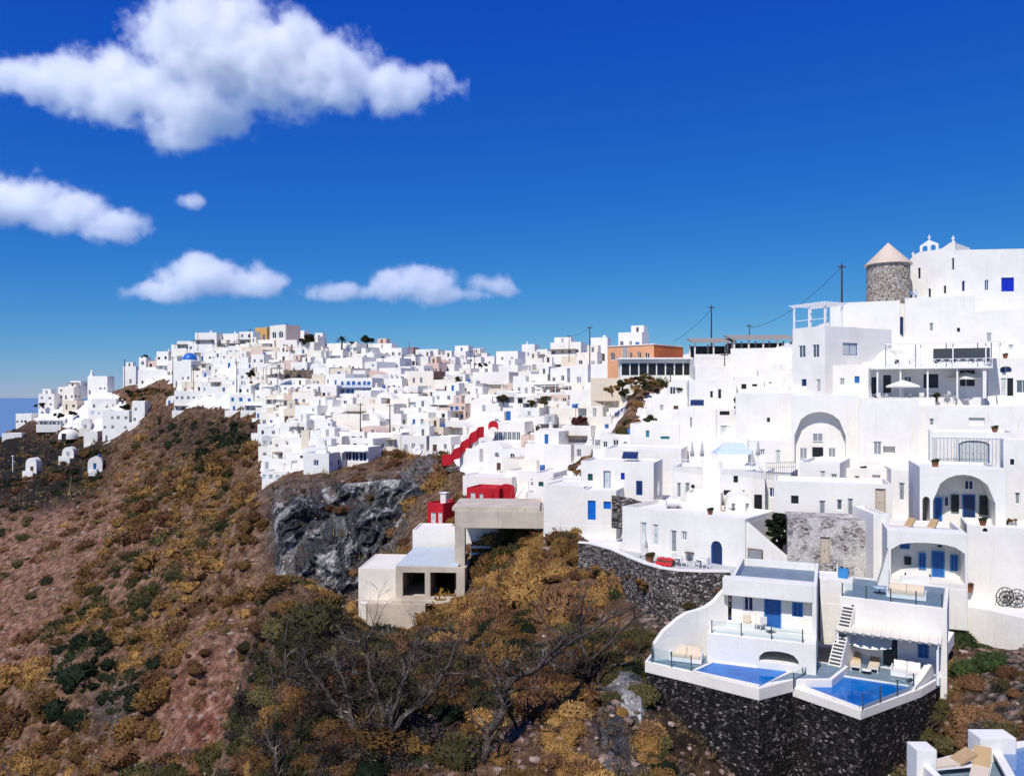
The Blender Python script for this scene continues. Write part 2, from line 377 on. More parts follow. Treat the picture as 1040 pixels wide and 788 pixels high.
m_rock += (inpoly(Uj, Vj, [(606,690),(640,676),(655,700),(650,740),(640,800),(600,800),(604,740)]) & (Yg < 62))
m_rock += .8*(inpoly(Uj, Vj, [(85,690),(130,690),(125,740),(95,735)]) & (Yg > 90))
m_pink = (inpoly(Uj, Vj, [(300,596),(320,610),(250,700),(262,800),(200,800),(160,740),(150,700),(190,650),(250,610)]) & (Yg > 85)).astype(float)
m_pink += .75*(inpoly(Uj, Vj, [(-80,494),(60,500),(110,500),(140,490),(120,540),(70,600),(40,640),(60,680),(10,690),(-80,690)]) & (Yg > 110))
m_pink += .6*(inpoly(Uj, Vj, [(130,560),(170,545),(150,590),(110,640),(90,620)]) & (Yg > 110))
m_red = (inpoly(Uj, Vj, [(150,690),(200,690),(235,720),(262,760),(262,800),(215,790),(170,740)]) & (Yg > 85)).astype(float) + .8*(inpoly(Uj, Vj, [(-40,640),(22,640),(15,665),(-40,665)]) & (Yg > 110))
m_dark = (inpoly(Uj, Vj, [(-100,428),(60,436),(100,440),(120,455),(100,480),(110,500),(60,520),(-100,522)]) & (Yg > 180)).astype(float)
m_dark += .8*(inpoly(Uj, Vj, [(136,422),(205,420),(262,424),(262,455),(200,470),(180,458),(150,452)]) & (Yg > 150))
m_dark += .8*(inpoly(Uj, Vj, [(650,690),(930,720),(1000,740),(920,800),(640,800)]) & (Yg < 60))
m_dark += .5*(inpoly(Uj, Vj, [(240,640),(300,640),(420,670),(560,650),(660,640),(640,700),(560,690),(420,760),(250,800)]) & (Yg < 82))
m_pale = (inpoly(Uj, Vj, [(985,660),(1060,655),(1060,735),(960,745),(990,700)]) & (Yg < 70)).astype(float) + (inpoly(Uj, Vj, [(640,575),(740,582),(735,612),(690,640),(640,650)]) & (Yg < 80))
m_paint, m_rock, m_pink, m_red, m_dark, m_pale = [blur(np.clip(a.astype(float), 0, 1), k) for a, k in ((m_paint, 1), (m_rock, 4), (m_pink, 8), (m_red, 6), (m_dark, 5), (m_pale, 4))]
# relief: gullies running down the caldera side, boulders, ledges of the cliff
wild = np.clip(1-m_paint*1.4, 0, 1)
near = np.clip((Yg-40)/60, .25, 1)
s_ = Xg*.34-Yg*.94; l_ = Xg*.94+Yg*.34
gul = (1-np.sqrt(.05+fbm(s_/17+fbm(Xg/40, Yg/40, seed=3)*.8, l_/75, o=3, seed=11)**2))-.6
leftw = np.clip((200-Ug)/60+1.3, 0, 1)*np.clip((Yg-85)/25, 0, 1)*np.clip((245-Yg)/40, .1, 1)*np.clip(1-m_dark, .1, 1)
Zd = wild*((gul*3.6+((1-np.sqrt(.02+fbm(s_/6+fbm(Xg/15, Yg/15, seed=5)*.6, l_/26, o=2, seed=15)**2))-.6)*1.5)*leftw + fbm(Xg/9, Yg/9, o=4, seed=21)*.9*near + fbm(Xg/2.2, Yg/2.2, o=3, seed=31)*.28)
rk = 1-np.abs(fbm(Xg/8, Yg/8, Zg/8, o=4, seed=41))
rs = 1-np.abs(fbm(Xg/2.6, Yg/5, Zg/9, o=3, seed=44))
crev = m_rock*((rk-.7)*3.2+(rs-.7)*1.6)
Zt = Zg+Zd+crev*.5
Xt = Xg-crev*.5; Yt = Yg-crev*1.1
tz = Zt/1.7; tf_ = tz-np.floor(tz); stepz = 1.7*(np.floor(tz)+np.clip((tf_-.42)/.16, 0, 1))-.35
Zt = np.where(m_paint > .5, stepz+(Zt-stepz)*np.clip((.75-m_paint)/.25, 0, 1), Zt)
VT = np.stack([Xt, Yt, Zt], -1).reshape(-1, 3)
ii = np.arange(NU*NV).reshape(NV, NU)
FT = np.stack([ii[:-1,:-1], ii[:-1,1:], ii[1:,1:], ii[1:,:-1]], -1).reshape(-1, 4)
t = NT('hillside')
nz1 = t.noise(.09, 6, .6); nz2 = t.noise(.7, 6, .62); nz3 = t.noise(4, 6, .65)
nz4 = t.noise(2.1, 6, .7)
soil = t.ramp(nz2, [(.3,(.035,.023,.018)),(.5,(.19,.103,.062)),(.7,(.39,.24,.155))])
pinks = t.ramp(nz2, [(.32,(.08,.043,.033)),(.5,(.30,.155,.105)),(.68,(.50,.32,.245))])
reds = t.ramp(nz2, [(.3,(.05,.018,.013)),(.47,(.22,.075,.048)),(.6,(.42,.21,.15)),(.75,(.58,.42,.36))])
darks = t.ramp(nz2, [(.35,(.009,.009,.009)),(.55,(.026,.024,.022)),(.75,(.07,.06,.05))])
rv1 = t.noise(.22, 6, .6, t.map((1, 1, .45)), .6); rv2 = t.noise(1.1, 6, .65, t.map((1.2, 1.2, .5)), .4)
rockc = t.ramp(rv1, [(.33,(.05,.052,.06)),(.48,(.14,.14,.15)),(.60,(.28,.275,.27)),(.75,(.48,.45,.42))])
rockc = t.mix(.6, rockc, t.mix(1., rockc, t.ramp(rv2, [(.35, .12), (.62, 1.)]), 'MULTIPLY'))
def crack(n_, w_): return t.ramp(t.math('ABSOLUTE', t.math('SUBTRACT', n_, .5)), [(0., 1.), (w_, 0.)])
rockc = t.mix(crack(rv1, .022), rockc, (.010,.010,.012)); rockc = t.mix(t.math('MULTIPLY', crack(rv2, .03), .8), rockc, (.014,.014,.016))
pale = t.ramp(t.voro(1.7, out='Distance'), [(.1,(.42,.37,.34)),(.4,(.20,.165,.15)),(.7,(.035,.03,.03))])
pav = t.ramp(nz2, [(.25,(.45,.41,.37)),(.42,(.68,.65,.62)),(.7,(.77,.75,.73))])
pm_ = t.ramp(t.math('ADD', t.attr('paint'), t.math('MULTIPLY', t.math('SUBTRACT', nz2, .5), .9)), [(.47, 0.), (.53, 1.)])
c = t.mix(t.attr('pink'), soil, pinks)
c = t.mix(t.attr('red'), c, reds); c = t.mix(t.attr('dark'), c, darks); c = t.mix(t.attr('rock'), c, rockc); c = t.mix(t.attr('pale'), c, pale); c = t.mix(pm_, c, pav)
c = t.mix(t.math('MULTIPLY', t.ramp(nz3, [(.45, 0.), (.75, 1.)]), t.math('SUBTRACT', .55, t.math('MULTIPLY', pm_, .47))), c, t.mix(.6, c, (0,0,0)))
c = t.mix(t.math('MULTIPLY', t.ramp(nz4, [(.5, 0.), (.62, 1.)]), t.math('SUBTRACT', .6, t.math('MULTIPLY', pm_, .6))), c, t.mix(.65, c, (.012,.009,.007)))
t.col(c); t.bump(t.math('ADD', t.math('MULTIPLY', nz2, 1.5), t.math('ADD', nz3, nz4)), t.math('SUBTRACT', 1., t.math('MULTIPLY', pm_, .85)), .4)
M['hillside'] = t.fin(.95, .1)
terrain = np_mesh('hillside', VT, FT, M['hillside'], {'paint': m_paint, 'rock': m_rock, 'pink': m_pink, 'red': m_red, 'dark': m_dark, 'pale': m_pale}, smooth=True)
tag(terrain, 'steep volcanic hillside falling to the left below the white village', kind='structure')
# sea to the horizon
t = NT('sea'); t.col((.15,.27,.42)); t.bump(t.noise(.05, 5), .4, 3.); M['sea'] = t.fin(.45, .4)
mb = MB(); mb.add([(-60000,-2000,-260),(60000,-2000,-260),(60000,90000,-260),(-60000,90000,-260)], [(0,1,2,3)])
sea = mb.build('sea', M['sea']); tag(sea, 'open blue sea below the hillside out to the horizon', kind='structure')

# the grey cliff face below the far village, and the dark crag of the near slope
t = NT('cliff_rock')
rv1 = t.noise(.22, 6, .6, t.map((1, 1, .45)), .6); rv2 = t.noise(1.1, 6, .65, t.map((1.2, 1.2, .5)), .4)
rockc = t.ramp(rv1, [(.36,(.02,.02,.024)),(.46,(.08,.08,.088)),(.54,(.26,.255,.26)),(.66,(.58,.56,.53))])
rockc = t.mix(.6, rockc, t.mix(1., rockc, t.ramp(rv2, [(.38, .06), (.6, 1.)]), 'MULTIPLY'))
rockc = t.mix(crack(rv1, .03), rockc, (.010,.010,.012)); rockc = t.mix(t.math('MULTIPLY', crack(rv2, .03), .8), rockc, (.014,.014,.016))
t.col(rockc); t.bump(t.math('ADD', t.math('MULTIPLY', rv1, 3.), rv2), 1., .5); M['cliff_rock'] = t.fin(.9, .2)
def crag(name, label, top, bot, nu, nv, amp, seed, fw):
    def curve(pts, n):
        q = np.array([tuple(P(*[float(x) for x in s.split()])) for s in pts.split(';')]); d = np.r_[0, np.cumsum(np.linalg.norm(np.diff(q[:, [0, 1]], axis=0), axis=1)+.01)]
        tt_ = np.linspace(0, d[-1], n); return np.stack([np.interp(tt_, d, q[:, i]) for i in range(3)], -1)
    A, B = curve(top, nu), curve(bot, nu); w_ = np.linspace(0, 1, nv)[:, None, None]
    G = A[None]*(1-w_)+B[None]*w_
    x, y, z = G[..., 0], G[..., 1], G[..., 2]
    edge = np.minimum(1, np.minimum(np.minimum(np.linspace(0, 8, nv), np.linspace(8, 0, nv))[:, None], np.minimum(np.linspace(0, 8, nu), np.linspace(8, 0, nu))[None]))
    r1 = 1-np.abs(fbm(x/7, y/7, z/12, o=4, seed=seed)); r2 = np.floor((fbm(x/5, z/9, y/6, o=3, seed=seed+9))*3)/3; r3 = fbm(x/1.6, z/2.2, y/2, o=4, seed=seed+5)
    dsp = edge*(fw+amp*((r1-.6)*1.7+r2*.9+r3*.34))-(1-edge)*1.2
    G[..., 1] -= dsp; G[..., 0] -= dsp*.25; G[..., 2] += dsp*.15
    i_ = np.arange(nu*nv).reshape(nv, nu)
    Fq = np.stack([i_[1:, :-1], i_[1:, 1:], i_[:-1, 1:], i_[:-1, :-1]], -1).reshape(-1, 4)
    return tag(np_mesh(name, G.reshape(-1, 3), Fq, M['cliff_rock']), label, kind='structure')
crag('cliff', 'grey fractured cliff face below the edge of the far village', '272 508 151;290 500 152;330 492 153;370 489 151;402 486 149;425 492 146;440 500 143', '277 588 141;300 613 139.5;345 613 139;380 602 137;396 572 136.5;420 530 139;438 508 141', 170, 110, 2.4, 61, 1.2)
crag('crag', 'dark rock crag beside the black stone pool walls', '612 690 55;628 684 54;645 688 53;656 698 52', '606 815 45.5;622 815 44.5;640 815 45;660 812 46', 60, 90, .6, 77, .6)
# ------------------------------------------------------------------ sky, sun, camera
EL, AZ = R(50), R(27)                     # sun height; how far left of straight behind the camera it stands
sv = Vector((-math.cos(EL)*math.sin(AZ), -math.cos(EL)*math.cos(AZ), math.sin(EL)))
SKYG = [[(g_*.085**(p_-1), p_) for g_, p_ in ((.62,1.97),(.68,1.2),(.78,.38))]]
w = bpy.data.worlds.new('World'); SC.world = w; w.use_nodes = True
nt = w.node_tree; bg = nt.nodes['Background']
sky = nt.nodes.new('ShaderNodeTexSky'); sky.sky_type = 'NISHITA'; sky.sun_disc = False
sky.sun_elevation = EL; sky.sun_rotation = math.atan2(sv.x, sv.y); sky.altitude = 300; sky.air_density = 1.0; sky.dust_density = .0; sky.ozone_density = 3.0
sp = nt.nodes.new('ShaderNodeSeparateColor'); cb = nt.nodes.new('ShaderNodeCombineColor'); nt.links.new(sky.outputs[0], sp.inputs[0])
for i, (gain, pw) in enumerate(((SKYG[0]))):
    m1 = nt.nodes.new('ShaderNodeMath'); m1.operation = 'POWER'; m1.inputs[1].default_value = pw
    m2 = nt.nodes.new('ShaderNodeMath'); m2.operation = 'MULTIPLY'; m2.inputs[1].default_value = gain
    nt.links.new(sp.outputs[i], m1.inputs[0]); nt.links.new(m1.outputs[0], m2.inputs[0]); nt.links.new(m2.outputs[0], cb.inputs[i])
nt.links.new(cb.outputs[0], bg.inputs[0]); bg.inputs[1].default_value = .085
sl = bpy.data.lights.new('sun', 'SUN'); sl.energy = 4.5; sl.angle = R(.53); sl.color = (1, .955, .88)
so = bpy.data.objects.new('sun', sl); COL.objects.link(so); so.rotation_euler = (-sv).to_track_quat('-Z', 'Y').to_euler()
cam = bpy.data.cameras.new('camera'); co = bpy.data.objects.new('camera', cam); COL.objects.link(co)
cam.sensor_width = 36; cam.lens = 36*F/1040; cam.shift_y = 8/1040; cam.clip_start = .5; cam.clip_end = 100000
co.rotation_euler = (R(90), 0, 0); SC.camera = co
SC.view_settings.view_transform = 'Standard'; SC.view_settings.look = 'None'; SC.view_settings.exposure = .0; SC.view_settings.gamma = 1
SC.render.engine = 'CYCLES'
SC.cycles.use_denoising = True
SC.cycles.max_bounces = 6; SC.cycles.diffuse_bounces = 3; SC.cycles.glossy_bounces = 2; SC.cycles.transparent_max_bounces = 8; SC.cycles.volume_bounces = 2
SC.cycles.use_adaptive_sampling = True; SC.cycles.adaptive_threshold = .02
# ------------------------------------------------------------------ house kit
OPK = {  # kind -> child name, frame material, leaf material, share of arch
 'w': ('window','paint_white','glass_dark'), 'wg': ('window','paint_white','glass_grey'), 'wb': ('window','sky_blue','blue'), 'wn': ('window','paint_white','navy'), 'ws': ('window','paint_white','shutter_grey'),
 'wr': ('window','royal','royal'), 'wl': ('window','bright_blue','bright_blue'), 'wt': ('window','green_shutter','green_shutter'), 'wd': ('window','dark','dark'), 'wk': ('window','blue','curtain'),
 'wp': ('window','pale_blue','pale_blue'), 'd': ('door','paint_white','dark'), 'db': ('door','sky_blue','blue'), 'dl': ('door','bright_blue','bright_blue'), 'dn': ('door','blue','navy'), 'dk': ('door','blue','curtain'), 'dc': ('door','paint_white','curtain'),
 'dg': ('door','paint_white','shutter_grey'), 'dt': ('door','wood_pale','door_beige'), 'dw': ('door','wood','door_brown'), 'dd': ('doorway','dark','dark'), 'dp': ('door','pale_blue','pale_blue'), 'teal': ('window','teal','teal')}  # doorway leaf is near-black: the shade of an open interior painted in
_unit = {}
def unit_opening(k):
    if k not in _unit:
        nm, fm, lm = OPK[k]; mb = MB()
        mb.box(-.5, .5, .165, .235, 0, 1, 1)
        for x0, x1, z0, z1 in ((-.5,-.41,0,1),(.41,.5,0,1),(-.41,.41,.92,1),(-.41,.41,0,.07),(-.04,.04,.07,.92)): mb.box(x0, x1, .10, .163, z0, z1, 0)
        o = mb.build(nm, [M[fm], M[lm]]); _unit[k] = o.data; bpy.data.objects.remove(o)
    return _unit[k]
class Frame:
    """facade frame: x along the facade to the right, y into the hill, z up; a = how far the facade turns to the left"""
    def __init__(s, O, a): s.O = Vector(O); s.a = a; s.c, s.s = math.cos(a), math.sin(a)
    def px(s, u, v, y=0.):
        k, m = (u-CU)/F, (HV-v)/F
        Y = (y+s.O.x*s.s+s.O.y*s.c)/(k*s.s+s.c)
        return ((k*Y-s.O.x)*s.c-(Y-s.O.y)*s.s, m*Y-s.O.z)
    def pz(s, u, v, z):
        """point at local height z seen at pixel u v, in local x y"""
        p = PZ(u, v, s.O.z+z)-s.O; return (p.x*s.c-p.y*s.s, p.x*s.s+p.y*s.c)
    def world(s, x, y, z): return Vector((s.O.x+x*s.c+y*s.s, s.O.y-x*s.s+y*s.c, s.O.z+z))
def frame(uL, vb, a=30, Y=None, Z=None):
    if Z is not None: return Frame(PZ(uL, vb, Z), R(a))
    if Y is None: Y = hit(uL, vb) or 200
    return Frame(P(uL, vb, Y), R(a))
def close_opening(root, kind, x0, x1, z0, z1, y=0., near=False, xf=None):
    """child window or door standing in its opening; near ones get a pane or a handle of their own"""
    k = kind if kind in OPK else kind[1:]
    nm, fm, lm = OPK[k]
    if not near:
        o = inst(nm, unit_opening(k), root, ((x0+x1)/2, y, z0), 0, (x1-x0, 1, z1-z0)); return o
    mb = MB(); w, h = x1-x0, z1-z0; b = min(.09, w*.14)
    for a0, a1, c0, c1 in ((x0,x0+b,z0,z1),(x1-b,x1,z0,z1),(x0+b,x1-b,z1-b,z1),(x0+b,x1-b,z0,z0+b*.8)): mb.box(a0, a1, y+.10, y+.17, c0, c1)
    if nm == 'window':
        if w > .5: mb.box((x0+x1)/2-.03, (x0+x1)/2+.03, y+.11, y+.165, z0+b*.8, z1-b)
        fr = mb.build('window', M[fm], root)
        MB().box(x0+b*.5, x1-b*.5, y+.172, y+.22, z0+b*.4, z1-b*.5).build('pane', M[lm], fr)
        return fr
    lf = mb
    lf2 = MB().box(x0+b*.5, x1-b*.5, y+.172, y+.22, z0, z1-b*.5, 0)
    if nm == 'door':
        n = 2 if w > .75 else 1; ww = (w-2*b)/n
        for i in range(n):
            for q0, q1 in ((.08,.42),(.5,.92)): lf2.box(x0+b+i*ww+ww*.18, x0+b+(i+1)*ww-ww*.18, y+.15, y+.171, z0+h*q0, z0+h*q1, 0)
    d = lf2.build(nm, M[lm], root); lf.build('door_frame', M[fm], d)
    if nm == 'door': MB().box((x0+x1)/2-.05, (x0+x1)/2-.02, y+.09, y+.15, z0+h*.44, z0+h*.52).build('handle', M['metal'], d)
    return d
def arch_of(kind, x0, x1, z0, z1):
    if kind in OPK or kind == 'void': return 0
    if kind[0] == 'a': return min((x1-x0)/2, (z1-z0)*.6)
    return (x1-x0)*.13
def house(name, label, cat, uL, vb, uR, vt, a=30, D=None, Y=None, Z=None, mat='white', roof='flat', ops=(), rops=(), lops=(), inner=(), fnd=3., near=False, group=None, grid=None, par=.35, roofmat=None, chim=0, t=.25, top=None, W=None):
    """white cube house: pierced front and return walls, body behind them with a parapet, vault or dome on top.
    openings are (kind, u0, v0, u1, v1) on the photograph's grid or (kind, x0/W, z0, x1/W, z1, 'L'); kind 'void' is an open recess, a leading a = round head, b = shallow head"""
    fr = frame(uL, vb, a, Y, Z); k = (uR-CU)/F
    W = W or abs((k*fr.O.y-fr.O.x)/(fr.c+k*fr.s)); H = (vb-vt)/F*fr.O.y
    if D is None: D = max(3.2, min(8, W*.8))
    root = thing(name, label, cat, fr.O, -fr.a, group)
    def collect(lst, f, w):
        L = []
        for o in lst:
            kind, u0, v0, u1, v1 = o[:5]
            if o[-1] == 'L': x0, x1, z0, z1 = u0*w, u1*w, v0, v1
            else:
                x0, z1 = f.px(u0, v0); x1, z0 = f.px(u1, v1)
            x0 = max(.12, x0); x1 = min(w-.12, x1); z0 = max(.0, z0); z1 = min(H-.15, z1)
            if x1-x0 > .12 and z1-z0 > .2: L.append((kind, x0, x1, z0, z1))
        L.sort(key=lambda o: o[1]); out = []
        for o in L:       # no two openings of a wall may overlap
            if all(o[1] >= q[2]+.02 or o[2] <= q[1]-.02 or o[3] >= q[4]+.02 or o[4] <= q[3]-.02 for q in out): out.append(o)
        return out
    L = collect(ops, fr, W)
    if grid:
        nc, nr, kinds, rs = grid; g = random.Random(rs); fh = H*.92/nr
        for r_ in range(nr):
            for c_ in range(nc):
                if g.random() < .12: continue
                xc = W*(c_+.5+g.uniform(-.12, .12))/nc; ww = min(g.uniform(.7, 1.15), W/nc*.6); kd = g.choice(kinds)
                isd = r_ == 0 and c_ == rs % nc
                z0 = r_*fh+(0.02 if isd else fh*.30); z1 = r_*fh+min(fh*.80, (2.1 if isd else fh*.30+g.uniform(.9, 1.3)))
                if isd: kd = g.choice(['d','db','dw','dg']) if 'wb' not in kinds else 'db'
                if z1 < H-.2: L.append((kd, xc-ww/2, xc+ww/2, z0, z1))
    cut = lambda L: [(x0, x1, z0, z1, arch_of(kd, x0, x1, z0, z1)) for kd, x0, x1, z0, z1 in L]
    mb = MB()
    if roof == 'vault':
        rise = min(W/2, H*.5)
        tp = lambda x: H-rise+rise*math.sqrt(max(0, 1-((x-W/2)/(W/2))**2))
        mb.panel(0, W, 0, tp, cut(L), 0, t, n=14)
        e = .004; n = 14; pr = [(e, -fnd), (W-e, -fnd)]+[(W/2+(W/2-e)*math.cos(math.pi*i/n), H-rise+(rise-e)*math.sin(math.pi*i/n)) for i in range(n+1)]
        m_ = len(pr); vs = [(x, t, z) for x, z in pr]+[(x, D, z) for x, z in pr]
        mb.add(vs, [(i, m_+i, m_+(i+1)%m_, (i+1)%m_) for i in range(m_)]); mb.add(vs, [tuple(range(m_, 2*m_)), tuple(range(m_))[::-1]])
        mb.box(0, W, 0, t, -fnd, 0)
    else:
        mb.panel(0, W, 0, (lambda x: top(x/W)*H) if top else H, cut(L), 0, t, n=30)
        mb.box(0, W, 0, t, -fnd, -.001)
        if top:          # the roof follows the curved front back along the house
            xs_ = [.01+(W-.02)*i/40 for i in range(41)]; pr = [(.01, H*.3), (W-.26, H*.3)]+[(min(x, W-.26), top(x/W)*H-.06) for x in xs_[::-1]]
            m_ = len(pr); mb.add([(x, t, z) for x, z in pr]+[(x, D-.01, z) for x, z in pr], [(i, m_+i, m_+(i+1)%m_, (i+1)%m_) for i in range(m_)]+[tuple(range(m_, 2*m_))])
        fR, fL = Frame(fr.world(W, 0, 0), fr.a-math.pi/2), Frame(fr.world(0, D, 0), fr.a+math.pi/2)
        xa, xb = .003, W-.003
        LR, LL = collect(rops, fR, D-.02), collect(lops, fL, D-t-.02)
        if LR:
            q = MB().panel(t+.002, D-.002, 0, H, cut(LR), 0, .25); mb.add([(W-.002-y, x, z) for x, y, z in q.v], q.f); xb = W-.252
        if LL:
            q = MB().panel(.002, D-t-.002, 0, H, cut(LL), 0, .25); mb.add([(y+.002, D-x, z) for x, y, z in q.v], q.f); xa = .252
        mb.box(xa, xb, t, D, -fnd, H*.31 if top else H-par)
        if LR: mb.box(W-.252, W-.004, t+.003, D-.003, -fnd, -.001)
        if LL: mb.box(.004, .252, t+.003, D-.003, -fnd, -.001)
        if par > .02 and not top:
            if not LL: mb.box(xa, .22, t, D, H-par, H, nobot=True)
            if not LR: mb.box(W-.22, xb, t, D, H-par, H, nobot=True)
            mb.box(.26, W-.26, D-.22, D-.004, H-par, H, nobot=True)
        for LX, loc, rz in ((LR, (W, 0, 0), R(90)), (LL, (0, D, 0), R(-90))):
            for kd, x0, x1, z0, z1 in LX:
                if kd[-4:] == 'void': continue
                if near:
                    o = close_opening(root, kd, x0, x1, z0, z1, near=True); o.location = loc; o.rotation_euler = (0, 0, rz)
                else:
                    o = close_opening(root, kd, x0, x1, z0, z1); p = Matrix.Rotation(rz, 3, 'Z') @ o.location + Vector(loc); o.location = p; o.rotation_euler = (0, 0, rz)
    mb.build('wall', M[mat], root)
    if roofmat: MB().box(.27, W-.27, t+.01, D-.27, H-par, H-par+.03).build('roof_floor', M[roofmat], root)
    for kd, x0, x1, z0, z1 in L:
        if kd[-4:] != 'void': close_opening(root, kd, x0, x1, z0, z1, near=near)
    for o in inner:      # doors and windows at the back of a deep recess
        kd = o[0]
        x0, z1 = fr.px(o[1], o[2], t-.1); x1, z0 = fr.px(o[3], o[4], t-.1)
        close_opening(root, kd, x0, x1, max(.01, z0), z1, y=t-.235, near=near)
    if roof == 'dome':
        r = min(W, D)*.36
        MB().lathe([(r*1.02, 0), (r*1.02, r*.35)], 20, org=(W/2, D/2, H-par)).build('drum', M['white'], root)
        MB().lathe([(r*math.cos(i*math.pi/16), r*math.sin(i*math.pi/16)) for i in range(8)]+[(.02, r)], 20, org=(W/2, D/2, H-par+r*.35)).build('dome', M['dome_blue'], root)
        MB().box(W/2-.06, W/2+.06, D/2-.06, D/2+.06, H-par+r*1.3, H-par+r*1.35+1.2).box(W/2-.4, W/2+.4, D/2-.05, D/2+.05, H-par+r*1.35+.6, H-par+r*1.35+.75).build('cross', M['white'], root)
    for i in range(chim):
        x = W*(.25+.5*((i*7+int(uL)) % 5)/5); y = D*(.45+.3*(int(vb) % 2))
        MB().box(x-.28, x+.28, y-.28, y+.28, H-par, H+.75).box(x-.36, x+.36, y-.36, y+.36, H+.75, H+.87).box(x-.18, x+.18, y-.18, y+.18, H+.87, H+1.15).build('chimney', M[mat], root)
    return root, fr, W, D, H
